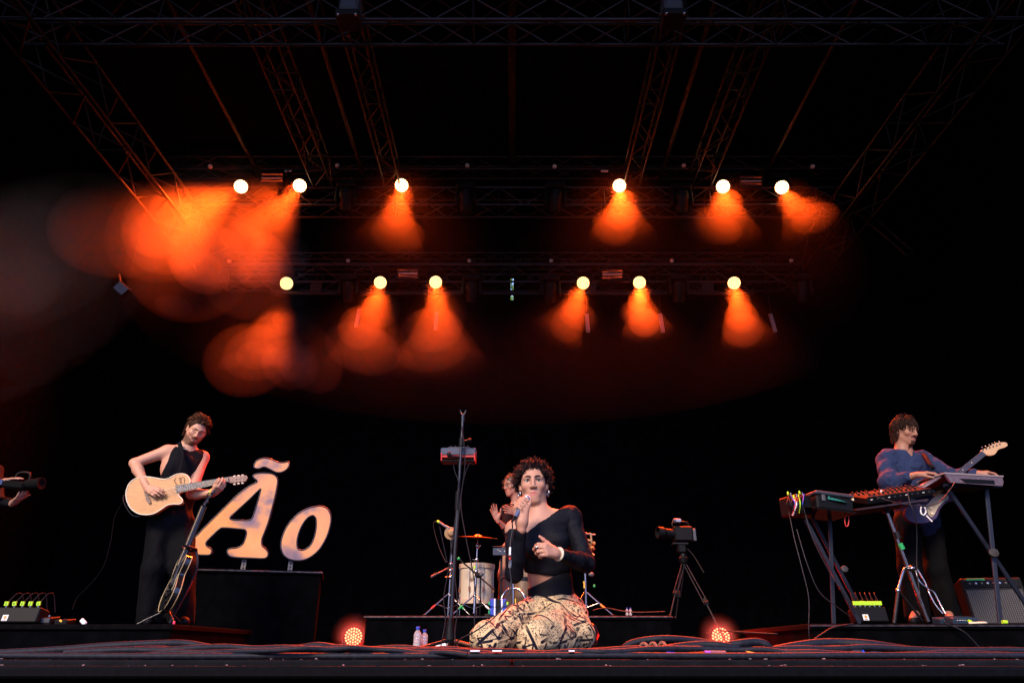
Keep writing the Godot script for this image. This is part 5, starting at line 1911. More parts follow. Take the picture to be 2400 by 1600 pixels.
func electric_guitar_worn() -> void:
	var o := at(2190, 1185, 5.86)
	var n := Vector3(-0.05, 0.12, 1).normalized()
	var x := Vector3(1, 0, 0)
	x = (x - n * x.dot(n)).normalized()
	var y := n.cross(x)
	var t := thing("electric_guitar", "purple electric guitar with cream plate worn behind the keyboards", "guitar", o)
	t.basis = Basis(x, y, n)
	var put_plate := func(pts_: Array, depth: float, z: float, called: String, m: Material, steps: int) -> void:
		var fl := flat_outline(pts_, o, x, y)
		var poly := round_outline(fl, steps) if steps > 1 else PackedVector2Array(fl.map(func(v): return Vector2(v[0], v[1])))
		put(plate_mesh(poly, depth), called, m, t, Transform3D(Basis(), Vector3(0, 0, z)))
	put_plate.call([[2236, 1160], [2224, 1156], [2205, 1156], [2186, 1166], [2165, 1180], [2142, 1180], [2126, 1190], [2122, 1208], [2136, 1222], [2160, 1226], [2180, 1222], [2196, 1212], [2206, 1190], [2222, 1176], [2240, 1172], [2243, 1165]], 0.042, -0.042, "guitar_body", mat("purple_lacquer", lin(0.055, 0.03, 0.085), 0.25), 5)
	put_plate.call([[2222, 1160], [2205, 1158], [2188, 1167], [2176, 1180], [2170, 1186], [2174, 1198], [2178, 1208], [2186, 1211], [2192, 1203], [2200, 1188], [2214, 1175], [2223, 1170]], 0.003, 0.001, "pickguard", mat("cream_plate", lin(0.55, 0.48, 0.37), 0.4), 5)
	var L := func(px: float, py: float, h: float) -> Vector3: return on_plane(px, py, o + n * h, n)
	for k in [[2182, 1191], [2184, 1204]]:
		var b := Basis(x, n, -y)
		lathe(t, "knob", [Vector2(0.014, 0), Vector2(0.012, 0.012), Vector2(0.0, 0.013)], L.call(k[0], k[1], 0.004), M.ivory, b, 14)
	put_plate.call([[2206, 1134], [2216, 1144], [2311, 1067], [2300, 1058]], 0.008, 0.008, "fingerboard", M.get("rosewood", M.black_plastic), 1)
	tube(t, "neck", [L.call(2190, 1162, 0.0), L.call(2305, 1063, 0.0)], 0.018, mat("maple", lin(0.50, 0.30, 0.14), 0.4), 1, 10, -1.0, 0.6)
	for k in 9:
		var u := k / 9.0
		bar(t, "fret", L.call(lerpf(2300, 2206, u), lerpf(1058, 1134, u), 0.0165), L.call(lerpf(2311, 2216, u), lerpf(1067, 1144, u), 0.0165), 0.002, M.chrome)
	for u in [0.28, 0.5, 0.72, 0.94]:
		ball(t, "inlay", L.call(lerpf(2305, 2211, u), lerpf(1062.5, 1139, u), 0.016), Vector3(0.004, 0.004, 0.002), M.ivory, t.basis)
	put_plate.call([[2298, 1057], [2312, 1067], [2330, 1066], [2340, 1054], [2352, 1050], [2361, 1045], [2358, 1038], [2346, 1037], [2330, 1041], [2312, 1050]], 0.015, -0.006, "headstock", M.maple, 4)
	for k in 6:
		var px := 2305.0 + k * 8.0
		var py := 1053.0 - k * 2.6
		bar(t, "tuner", L.call(px, py, 0.0), L.call(px, py, 0.02), 0.006, M.chrome)
		ball(t, "tuner_knob", L.call(px - 2, py - 5, -0.004), Vector3(0.008, 0.006, 0.006), M.chrome)

# ---------------------------------------------------------------- drummer
func build_drummer() -> void:
	var ry := RISER_D
	var J := {
		pelvis = at(1214, 1288, 7.98), waist = at(1218, 1252, 7.98), chest = at(1220, 1216, 7.96), neck = at(1212, 1180, 7.94), head = at(1200, 1145, 7.92),
		sh_r = at(1187, 1196, 7.88), el_r = at(1190, 1245, 7.72), wr_r = at(1166, 1218, 7.58),
		sh_l = at(1248, 1196, 8.02), el_l = at(1240, 1240, 7.82), wr_l = at(1212, 1202, 7.62),
		hip_r = at(1197, 1296, 7.95), kn_r = at(1188, 1347, 7.88), an_r = at(1186, 1433, 7.96), toe_r = at(1178, 1440, 7.8),
		hip_l = at(1232, 1296, 8.0), kn_l = at(1238, 1347, 7.95), an_l = at(1240, 1433, 8.0), toe_l = at(1246, 1440, 7.85),
	}
	var t := thing("person", "curly-haired percussionist with glasses behind the singer, hands raised", "person", Vector3(J.pelvis.x, ry, J.pelvis.z))
	var root := Transform3D(Basis(), -t.position)
	var skin := Color(0.38, 0.19, 0.13)
	var head := at(1199, 1137, 7.9)
	var hb := Basis(Vector3(0, 1, 0), deg_to_rad(-52)) * Basis(Vector3(1, 0, 0), deg_to_rad(10))
	var sk := Hide.new()
	sk.add(body_blob(J, 0.94, true), 0.015, null, skin)
	sk.add(head_blob(head, hb, 1.02, true, J.neck, false), 0.0065, face_paint(head, hb, 1.02, skin, Color(0.36, 0.12, 0.10)))
	sk.add(hand_blob(J.wr_r, at(1157, 1194, 7.54) - J.wr_r, Vector3(0.2, 0.1, 1), Vector3(1, 0.4, 0), 1.0, [0.12, 0.1, 0.12, 0.15], [0.9, 0.6], 0.12), 0.006, null, skin)
	sk.add(hand_blob(J.wr_l, at(1186, 1193, 7.58) - J.wr_l, Vector3(0, -0.4, 1), Vector3(0, 1, 0), 1.0, [0.1, 0.1, 0.12, 0.15], [0.8, 0.5], 0.1), 0.006, null, skin)
	put(sk.mesh(), "body", skin_mat("drummer_skin"), t, root)
	eyes(t, head, hb, 1.02, Vector3(0, -0.2, 1), M.brown_brow, false)
	curly_hair(t, head, hb, 330, Vector3(0.105, 0.11, 0.112), mat("drummer_hair", lin(0.075, 0.032, 0.018), 0.5), 71, 2)
	for k in [-1.0, 1.0]:
		var c: Vector3 = head + hb * Vector3(k * 0.032, 0.002, 0.1)
		var ring := []
		for i in 13:
			ring.append(c + hb * Vector3(cos(TAU * i / 12.0) * 0.022, sin(TAU * i / 12.0) * 0.020, 0))
		tube(t, "spectacle_rim", ring, 0.002, M.black_plastic, 1, 5)
		tube(t, "spectacle_arm", [c + hb * Vector3(k * 0.022, 0.004, 0), head + hb * Vector3(k * 0.078, 0.008, 0.0)], 0.0018, M.black_plastic, 1, 5)
	var f := Blob.new()
	var x: Vector3 = (J.sh_l - J.sh_r).normalized()
	var up: Vector3 = (J.neck - J.pelvis).normalized()
	var z := x.cross(up).normalized()
	var B := Basis(up.cross(z), up, z)
	f.egg(J.chest, Vector3(0.16, 0.17, 0.125), B, 0.06)
	f.egg(J.waist, Vector3(0.14, 0.17, 0.11), B, 0.06)
	f.egg(J.pelvis, Vector3(0.16, 0.12, 0.125), B, 0.06)
	for e in ["l", "r"]:
		f.limb(J.neck - up * 0.05, J["sh_" + e], 0.058, 0.060, 0.05)
		f.limb(J["sh_" + e], J["el_" + e], 0.060, 0.055, 0.04)
		f.limb(J["el_" + e], J["el_" + e].lerp(J["wr_" + e], 0.3), 0.05, 0.045, 0.04)
	f.egg(J.neck + up * 0.05 + z * 0.06, Vector3(0.06, 0.12, 0.09), B, 0.01, true)
	f.slice(J.pelvis - up * 0.04, -up)
	var fs := Hide.new()
	fs.add(f, 0.013)
	put(fs.mesh(), "shirt", M.black_cotton, t, root)
	wide_trousers(t, root, J, cloth_mat("beige_cotton", lin(0.30, 0.22, 0.15)), 1.1, 0.016)
	shoe(t, root, J.an_r, J.toe_r, ry, M.black_plastic)
	shoe(t, root, J.an_l, J.toe_l, ry, M.black_plastic)

# ---------------------------------------------------------------- microphone stand, percussion
func stand_legs(t: Node3D, foot: Vector3, hub: float, spread: float, m: Material, r: float, turn := 0.3, tapes := []) -> void:
	for k in 3:
		var a := turn + TAU * k / 3.0
		var end := foot + Vector3(cos(a) * spread, 0.012, sin(a) * spread)
		tube(t, "leg", [foot + Vector3(0, hub, 0), end], r, m, 1, 7)
		bar(t, "leg_strut", foot + Vector3(0, hub * 0.35, 0), foot.lerp(end, 0.5) + Vector3(0, hub * 0.5, 0), r * 0.7, m)
		ball(t, "rubber_foot", end, Vector3(0.014, 0.012, 0.014), M.black_plastic)
		if k < tapes.size():
			var p := (foot + Vector3(0, hub, 0)).lerp(end, 0.55)
			var q := (foot + Vector3(0, hub, 0)).lerp(end, 0.72)
			bar(t, "tape", p, q, r * 1.25, M[tapes[k]])

func build_percussion() -> void:
	var ry := RISER_D
	# tall straight microphone stand beside the singer
	var foot := at(1054, 1515, 4.35)
	foot.y = 0.0
	var head := at(1085, 972, 4.42)
	var d := (head - foot)
	var t := thing("microphone_stand", "tall black microphone stand beside the kneeling singer, no microphone on it", "stand", foot)
	bar(t, "lower_tube", foot + Vector3(0, 0.10, 0), foot + d * 0.62, 0.0125, mat("stand_black", lin(0.02, 0.021, 0.026), 0.3, 0.4))
	bar(t, "upper_tube", foot + d * 0.60, head, 0.009, M.stand_black)
	bar(t, "clutch", foot + d * 0.565, foot + d * 0.645, 0.021, M.black_plastic)
	bar(t, "collar", foot + d * 0.85, foot + d * 0.89, 0.018, M.black_plastic)
	bar(t, "collar_knob", foot + d * 0.87, foot + d * 0.87 + Vector3(0.05, 0.01, 0.01), 0.008, M.black_plastic)
	ball(t, "collar_knob", foot + d * 0.87 + Vector3(0.055, 0.01, 0.01), Vector3.ONE * 0.014, M.black_plastic)
	bar(t, "clip", head - Vector3(0, 0.05, 0), head, 0.013, M.stand_black)
	for s in [-1.0, 1.0]:
		tube(t, "clip_prong", [head, head + Vector3(0.014 * s, 0.012, 0), head + Vector3(0.018 * s, 0.032, 0)], 0.006, M.stand_black, 4, 6)
	bar(t, "side_clip", foot + d * 0.80, foot + d * 0.80 + Vector3(-0.07, 0.0, 0.02), 0.007, M.black_plastic)
	ball(t, "side_clip_end", foot + d * 0.80 + Vector3(-0.075, 0.012, 0.02), Vector3(0.014, 0.02, 0.014), M.black_plastic)
	lathe(t, "hub", [Vector2(0.0, 0.20), Vector2(0.018, 0.195), Vector2(0.024, 0.15), Vector2(0.034, 0.08), Vector2(0.03, 0.06), Vector2(0.0, 0.058)], foot, M.black_plastic)
	for k in 3:
		var a := 0.35 + TAU * k / 3.0
		tube(t, "leg", [foot + Vector3(cos(a) * 0.02, 0.075, sin(a) * 0.02), foot + Vector3(cos(a) * 0.30, 0.012, sin(a) * 0.30)], 0.010, M.stand_black if k else mat("rusty_leg", lin(0.12, 0.035, 0.015), 0.5, 0.4), 1, 8)
	# tray clamped to it with a small effects unit
	var tc := at(1075, 1083, 4.52)
	var tray := box(t, "tray", tc, Vector3(0.225, 0.012, 0.15), M.black_plastic, Basis(Vector3(1, 0, 0), 0.10))
	for s in [-1.0, 1.0]:
		box(t, "tray_wall", tc + Vector3(s * 0.110, 0.025, 0.0), Vector3(0.008, 0.055, 0.15), M.red_paint, Basis(Vector3(1, 0, 0), 0.10), 0.001)
	box(t, "tray_wall", tc + Vector3(0, 0.022, 0.07), Vector3(0.21, 0.012, 0.008), M.red_paint, Basis(), 0.001)
	bar(t, "tray_arm", tc + Vector3(0, 0.0, 0.05), foot + d * 0.745, 0.010, M.black_plastic)
	var u := thing("effects_unit", "flat blue-grey effects unit lying on the microphone stand's tray", "effects unit", tc + Vector3(0, 0.058, 0))
	box(u, "case", tc + Vector3(0, 0.062, 0), Vector3(0.235, 0.05, 0.15), mat("blue_grey", lin(0.05, 0.06, 0.09), 0.45), Basis(Vector3(1, 0, 0), 0.10), 0.006)
	box(u, "panel", tc + Vector3(0.0, 0.096, -0.02), Vector3(0.15, 0.018, 0.07), M.grey_plastic, Basis(Vector3(1, 0, 0), 0.10), 0.003)
	for k in 5:
		lathe(u, "knob", [Vector2(0.008, 0), Vector2(0.006, 0.014), Vector2(0.0, 0.015)], tc + Vector3(-0.055 + k * 0.028, 0.104, -0.01), M.black_plastic, Basis(), 10)
	# cables taped along the stand
	var runs := [[[1082, 1000, 4.36], [1090, 1080, 4.36], [1078, 1180, 4.34], [1070, 1260, 4.3], [1066, 1340, 4.28], [1072, 1420, 4.26], [1066, 1490, 4.24], [1075, 1520, 4.2]], [[1108, 1075, 4.5], [1090, 1110, 4.4], [1080, 1180, 4.34], [1092, 1260, 4.3], [1108, 1340, 4.28], [1115, 1400, 4.26], [1112, 1460, 4.24], [1120, 1520, 4.2]], [[1060, 1078, 4.48], [1066, 1105, 4.4], [1075, 1140, 4.36], [1064, 1240, 4.32], [1052, 1330, 4.28], [1040, 1400, 4.28], [1044, 1450, 4.26], [1038, 1490, 4.24], [1032, 1518, 4.2]]]
	var from := ["from its top clip", "from the tray's edge towards the singer", "from the tray's edge away from the singer"]
	for i in 3:
		tag(tube(self, "stand_cable", pts(runs[i]), 0.0035, M.cable, 7, 6), "thin dark cable down the tall microphone stand " + from[i], "cable", "cables on the tall microphone stand")
	# wooden bass drum standing upright
	var dc := at(1116, 1414, 7.55)
	dc.y = ry
	var top_y := at(1116, 1318, 7.4).y
	var bot_y := at(1116, 1414, 7.4).y
	var R := 0.176
	var drum := thing("floor_drum", "pale wooden drum standing upright on the drum riser", "drum", dc)
	var shell := grain(mat("pale_shell", lin(0.74, 0.62, 0.45), 0.4), 0.75, 0.02, 6.0, 33)
	shell.uv1_scale = Vector3(3.0, 22.0, 3.0)
	lathe(drum, "shell", [Vector2(R, bot_y - ry + 0.02), Vector2(R, top_y - ry - 0.03)], dc, shell, Basis(), 40)
	for y in [top_y - ry - 0.05, bot_y - ry]:
		lathe(drum, "hoop", [Vector2(R - 0.01, y), Vector2(R + 0.012, y), Vector2(R + 0.012, y + 0.045), Vector2(R - 0.01, y + 0.045)], dc, mat("hoop_wood", lin(0.50, 0.38, 0.26), 0.4), Basis(), 40)
	lathe(drum, "head", [Vector2(0.0, top_y - ry - 0.012), Vector2(R - 0.005, top_y - ry - 0.012)], dc, M.tape_white, Basis(), 40)
	ball(drum, "badge", dc + Vector3(-0.045, (top_y - ry) * 0.68, R * 0.968), Vector3(0.025, 0.018, 0.003), mat("badge", lin(0.22, 0.12, 0.06), 0.5), Basis(Vector3(0, 1, 0), -0.26))
	for k in 8:
		var a := PI / 2 + 0.35 + TAU * k / 8.0
		var o := Vector3(cos(a), 0, sin(a)) * (R + 0.014)
		bar(drum, "tension_rod", dc + o + Vector3(0, bot_y - ry + 0.03, 0), dc + o + Vector3(0, top_y - ry - 0.02, 0), 0.003, M.chrome)
		bar(drum, "lug", dc + o + Vector3(0, (top_y - ry) * 0.46, 0), dc + o + Vector3(0, (top_y - ry) * 0.55, 0), 0.009, mat("lug_leather", lin(0.20, 0.075, 0.035), 0.5))
	for k in 3:
		var a := 0.5 + TAU * k / 3.0
		bar(drum, "leg", dc + Vector3(cos(a) * (R + 0.015), 0.0, sin(a) * (R + 0.015)), dc + Vector3(cos(a) * (R + 0.015), 0.2, sin(a) * (R + 0.015)), 0.006, M.chrome)
	# cymbal on a chrome stand in front of it
	var cf := at(1111, 1428, 7.25)
	cf.y = ry
	var ct := at(1120, 1258, 7.3)
	var cy := thing("cymbal_stand", "chrome cymbal stand with dark bronze cymbal before the pale drum", "cymbal", cf)
	lathe(cy, "cymbal", [Vector2(0.004, 0.024), Vector2(0.03, 0.022), Vector2(0.05, 0.008), Vector2(0.21, -0.006), Vector2(0.205, -0.009), Vector2(0.05, 0.004), Vector2(0.004, 0.018)], ct, mat("bronze", lin(0.17, 0.085, 0.05), 0.32, 0.9), Basis(Vector3(0, 0, 1), -0.05) * Basis(Vector3(1, 0, 0), 0.12), 40)
	bar(cy, "upper_tube", ct + Vector3(0, 0.03, 0), ct.lerp(cf, 0.45), 0.008, M.chrome)
	bar(cy, "lower_tube", ct.lerp(cf, 0.4), cf + Vector3(0, 0.03, 0), 0.0135, M.chrome)
	for u2 in [0.12, 0.30, 0.45]:
		ball(cy, "joint", ct.lerp(cf, u2), Vector3(0.022, 0.028, 0.022), M.chrome)
		bar(cy, "wing_screw", ct.lerp(cf, u2), ct.lerp(cf, u2) + Vector3(-0.045 if u2 > 0.2 else 0.04, 0.005, 0.02), 0.006, M.chrome)
	stand_legs(cy, cf, 0.2, 0.24, M.chrome, 0.008, 0.5, ["tape_white", "tape_green"])
	bar(cy, "tape", ct.lerp(cf, 0.38) + Vector3(-0.018, 0, 0), ct.lerp(cf, 0.41) + Vector3(-0.018, 0, 0), 0.012, M.tape_lime)
	# black boom with a clamp in front of the drum
	var bm := thing("boom_arm", "black boom arm slanting across the pale drum", "boom", at(1126, 1347, 7.2))
	bar(bm, "tube", at(1075, 1309, 7.22), at(1160, 1383, 7.15), 0.008, M.black_plastic)
	ball(bm, "clamp", at(1121, 1348, 7.17), Vector3(0.035, 0.026, 0.03), M.black_plastic)
	ball(bm, "clamp_knob", at(1128, 1346, 7.12), Vector3(0.022, 0.022, 0.02), M.grey_plastic)
	ball(bm, "end_tape", at(1075, 1309, 7.22), Vector3.ONE * 0.016, M.tape_green)
	bar(bm, "rod", at(1126, 1347, 7.17), Vector3(at(1126, 1347, 7.17).x, ry, -7.2), 0.007, M.black_plastic)
	# woven hat-shaped shaker on a clip microphone stand
	var hc := at(1056, 1250, 7.3)
	var hat := thing("straw_hat", "straw-coloured hat hung on a stand beside the cymbal", "hat", hc)
	var hbasis := frame(Vector3.ZERO, Vector3(0.25, 0.05, 1.0))
	lathe(hat, "brim", [Vector2(0.0, 0.0), Vector2(0.062, 0.0), Vector2(0.066, 0.006), Vector2(0.06, 0.01), Vector2(0.034, 0.008)], hc, grain(mat("straw", lin(0.52, 0.33, 0.16), 0.8), 0.6, 0.08, 20.0), hbasis, 28)
	lathe(hat, "crown", [Vector2(0.036, 0.005), Vector2(0.033, 0.045), Vector2(0.024, 0.056), Vector2(0.0, 0.054)], hc, M.straw, hbasis, 28, true)
	var pf := at(1050, 1428, 7.35)
	pf.y = ry
	var ps := thing("percussion_stand", "thin chrome stand holding the straw hat and a boom", "stand", pf)
	bar(ps, "tube", pf, at(1058, 1300, 7.35), 0.009, M.chrome)
	bar(ps, "tube", at(1058, 1300, 7.35), hc - Vector3(0, 0.03, 0.02), 0.006, M.chrome)
	for j in [1322, 1336, 1352]:
		ball(ps, "joint", at(1056, j, 7.34), Vector3(0.024, 0.02, 0.02), M.chrome)
	ball(ps, "tape", at(1047, 1334, 7.33), Vector3(0.02, 0.008, 0.014), M.tape_red)
	ball(ps, "tape", at(1047, 1352, 7.33), Vector3(0.02, 0.008, 0.014), M.tape_orange)
	bar(ps, "boom", at(1010, 1352, 7.2), at(1058, 1327, 7.34), 0.008, mat("grey_brown_tube", lin(0.06, 0.045, 0.045), 0.5))
	bar(ps, "boom_grip", at(1010, 1352, 7.2), at(1024, 1344, 7.24), 0.012, M.grey_brown_tube)
	stand_legs(ps, pf, 0.22, 0.26, M.chrome, 0.008, 2.6, ["tape_red", "tape_white", "tape_green"])
	var im := thing("instrument_microphone", "pencil microphone with lime tape aimed at the straw hat", "microphone", at(1028, 1223, 7.3))
	bar(im, "body", at(1028, 1223, 7.3), at(1045, 1234, 7.3), 0.012, mat("mic_grey", lin(0.16, 0.16, 0.20), 0.4, 0.5))
	bar(im, "head", at(1044, 1233, 7.3), at(1053, 1239, 7.3), 0.016, M.mic_grey)
	bar(im, "tape", at(1024, 1220.5, 7.3), at(1029, 1223.5, 7.3), 0.0135, M.tape_lime)
	tube(im, "lead", pts([[1024, 1220, 7.3], [1016, 1226, 7.32], [1018, 1245, 7.34], [1030, 1285, 7.36], [1045, 1318, 7.36]]), 0.004, M.thin_cable, 6, 5)
	bar(im, "boom", at(1030, 1233, 7.32), at(1048, 1318, 7.36), 0.005, M.stand_black)
	# small mixer on a stand behind the singer's sleeve
	var sp := at(1175, 1292, 7.2)
	var mx := thing("small_mixer", "small blue-black mixer on a stand beside the singer's arm", "mixer", Vector3(sp.x, ry, sp.z))
	box(mx, "case", sp, Vector3(0.17, 0.075, 0.12), M.blue_grey, Basis(Vector3(1, 0, 0), 0.15), 0.006)
	box(mx, "shelf", sp + Vector3(0, 0.048, 0), Vector3(0.19, 0.01, 0.15), M.dark_steel, Basis(Vector3(1, 0, 0), 0.15), 0.002)
	for k in 6:
		box(mx, "key", sp + Vector3(-0.055 + k * 0.022, -0.005 + 0.012 * (k % 2), 0.0625), Vector3(0.011, 0.007, 0.004), M.white_plastic if k % 3 else M.grey_plastic, Basis(Vector3(1, 0, 0), 0.15), 0.001)
	bar(mx, "pole", Vector3(sp.x, ry, sp.z - 0.03), sp - Vector3(0, 0.03, 0.03), 0.012, M.dark_steel)
	bar(mx, "crossfoot", Vector3(sp.x - 0.16, ry + 0.012, sp.z - 0.03), Vector3(sp.x + 0.16, ry + 0.012, sp.z - 0.03), 0.012, M.dark_steel)
	# wooden box drum
	var wc := at(1226, 1430, 7.45)
	wc.y = ry
	var wd := thing("box_drum", "brown wooden box drum behind the singer's waist", "drum", wc)
	var wood := grain(mat("walnut", lin(0.26, 0.15, 0.065), 0.45), 0.5, 0.03, 4.0, 44)
	wood.uv1_scale = Vector3(14, 2, 14)
	var wh := at(1226, 1350, 7.3).y - ry
	lathe(wd, "shell", [Vector2(0.085, 0.015), Vector2(0.105, wh * 0.5), Vector2(0.09, wh - 0.02)], wc, wood, Basis(), 30)
	for y in [0.0, wh - 0.035]:
		lathe(wd, "hoop", [Vector2(0.08, y), Vector2(0.10, y), Vector2(0.10, y + 0.035), Vector2(0.08, y + 0.035)], wc, M.dark_steel, Basis(), 30)
	lathe(wd, "head", [Vector2(0.0, wh - 0.004), Vector2(0.09, wh - 0.004)], wc, M.ivory, Basis(), 30)
	# chrome snare stand in front of it, with microphone arm
	var sf := at(1203, 1430, 7.15)
	sf.y = ry
	var ss := thing("snare_stand", "short chrome stand with arched legs before the wooden box drum", "stand", sf)
	bar(ss, "tube", sf, at(1203, 1352, 7.15), 0.013, M.chrome)
	for s in [-1.0, 1.0]:
		tube(ss, "leg", [at(1203, 1378, 7.15), at(1203 + s * 14, 1382, 7.13), at(1203 + s * 26, 1398, 7.1), Vector3(sf.x + s * 0.16, ry + 0.01, sf.z + 0.06)], 0.011, M.chrome, 6, 7)
		ball(ss, "rubber_foot", Vector3(sf.x + s * 0.16, ry + 0.012, sf.z + 0.06), Vector3.ONE * 0.013, M.black_plastic)
	tube(ss, "arm", [at(1172, 1362, 7.12), at(1180, 1354, 7.12), at(1203, 1357, 7.14), at(1222, 1356, 7.16)], 0.009, M.black_plastic, 5, 6)
	ball(ss, "tape", at(1192, 1354, 7.1), Vector3(0.016, 0.012, 0.014), M.tape_green)
	bar(ss, "tape", at(1208, 1402, 7.13), at(1208, 1416, 7.13), 0.006, mat("tape_yellow", lin(0.75, 0.5, 0.05), 0.6))
	# two blue striped cases
	for k in 2:
		var bc := at(1168, 1424, 7.12)
		bc.y = ry + 0.038 + k * 0.078
		var bx := thing("striped_case", ["blue case with white stripes lying on the drum riser, under its twin", "blue case with white stripes stacked on its twin"][k], "case", bc)
		box(bx, "body", bc, Vector3(0.16, 0.074, 0.11), M.tape_blue, Basis(), 0.008)
		for s in [-0.035, 0.035]:
			box(bx, "stripe", bc + Vector3(s, 0, 0), Vector3(0.016, 0.0765, 0.1125), M.tape_white, Basis(), 0.002)
		box(bx, "centre_band", bc, Vector3(0.05, 0.0755, 0.1115), M.black_plastic, Basis(), 0.002)
		for s in [-1.0, 1.0]:
			box(bx, "end_tape", bc + Vector3(s * 0.088, -0.005, 0.02), Vector3(0.018, 0.03, 0.06), M.tape_green if s < 0 else M.tape_lime, Basis(), 0.004)
	# rack of rattles on the other side of the singer
	var rf := at(1374, 1430, 7.3)
	rf.y = ry
	var rk := thing("rattle_rack", "chrome stand hung with a bunch of brown seed rattles", "percussion", rf)
	bar(rk, "tube", rf, at(1369, 1245, 7.3), 0.012, M.chrome)
	bar(rk, "crossbar", at(1366, 1250, 7.3), at(1396, 1253, 7.3), 0.008, M.chrome)
	bar(rk, "wood_bar", at(1385, 1249, 7.3), at(1387, 1272, 7.3), 0.010, M.straw)
	bar(rk, "wood_bar", at(1370, 1264, 7.3), at(1386, 1267, 7.3), 0.011, M.straw)
	var r := RandomNumberGenerator.new()
	r.seed = 88
	for k in 22:
		var p := at(1384 + r.randf_range(-9, 10), 1273 + k * 1.35 + r.randf_range(-2, 2), 7.3 + r.randf_range(-0.04, 0.04))
		ball(rk, "seed", p, Vector3(r.randf_range(0.012, 0.02), r.randf_range(0.010, 0.016), 0.014), mat("seed%d" % (k % 3), lin(0.30 + 0.08 * (k % 3), 0.15 + 0.04 * (k % 3), 0.06), 0.4), Basis(Vector3(0, 0, 1), r.randf() * 3))
	bar(rk, "string", at(1386, 1270, 7.3), at(1384, 1302, 7.3), 0.003, M.straw)
	stand_legs(rk, rf, 0.24, 0.26, M.chrome, 0.009, 0.15, ["tape_orange", "tape_red", "tape_white"])
	ball(rk, "joint", at(1386, 1346, 7.28), Vector3(0.03, 0.022, 0.02), M.grey_plastic)
	ball(rk, "tape", at(1393, 1373, 7.28), Vector3(0.012, 0.016, 0.012), M.tape_green)
	bar(rk, "tape", at(1369, 1362, 7.27), at(1370, 1378, 7.27), 0.008, M.tape_yellow)
	# leads lying on the riser
	tag(tube(self, "riser_cable", pts([[1390, 1430, 7.15], [1420, 1425, 7.2], [1460, 1432, 7.15], [1500, 1435, 7.1], [1560, 1433, 7.1]]), 0.006, M.cable, 6, 6), "black lead lying along the drum riser beside the seed rattles", "cable")
	for k in 2:
		var bp := at(1470 + k * 8, 1432, 7.3)
		bp.y = ry
		water_bottle(bp, 0.085, "tiny blue-capped bottle on the drum riser beyond the seed rattles", "tiny bottles on the drum riser")

func water_bottle(p: Vector3, h: float, label: String, group: String) -> void:
	var t := thing("water_bottle", label, "bottle", p, group)
	var k := h / 0.2
	if not M.has("bottle_plastic"):
		var g := mat("bottle_plastic", Color(0.93, 0.90, 0.92, 0.28), 0.08)
		g.transparency = BaseMaterial3D.TRANSPARENCY_ALPHA
		var l := mat("bottle_label", lin(0.66, 0.58, 0.58), 0.5)
		grain(l, 0.55, 0.07, 14.0, 61)
		mat("bottle_water", lin(0.45, 0.36, 0.36), 0.1)
		M.bottle_water.transparency = BaseMaterial3D.TRANSPARENCY_ALPHA
		M.bottle_water.albedo_color.a = 0.45
	var prof := [Vector2(0.0, 0.002), Vector2(0.028, 0.002), Vector2(0.033, 0.01)]
	for i in 5:
		prof.append(Vector2(0.033, 0.02 + i * 0.022))
		prof.append(Vector2(0.0305, 0.031 + i * 0.022))
	prof.append_array([Vector2(0.033, 0.132), Vector2(0.030, 0.148), Vector2(0.018, 0.168), Vector2(0.0125, 0.174), Vector2(0.0125, 0.182)])
	lathe(t, "flask", prof.map(func(v): return v * k), p, M.bottle_plastic, Basis(), 20)
	lathe(t, "water", [Vector2(0.0, 0.004), Vector2(0.027, 0.006), Vector2(0.0285, 0.11), Vector2(0.0, 0.11)].map(func(v): return v * k), p, M.bottle_water, Basis(), 20)
	lathe(t, "label", [Vector2(0.0336, 0.04), Vector2(0.0336, 0.075)].map(func(v): return v * k), p, M.bottle_label, Basis(), 20)
	lathe(t, "cap", [Vector2(0.0155, 0.178), Vector2(0.0165, 0.182), Vector2(0.0165, 0.198), Vector2(0.014, 0.201), Vector2(0.0, 0.201)].map(func(v): return v * k), p, M.tape_blue, Basis(), 18)

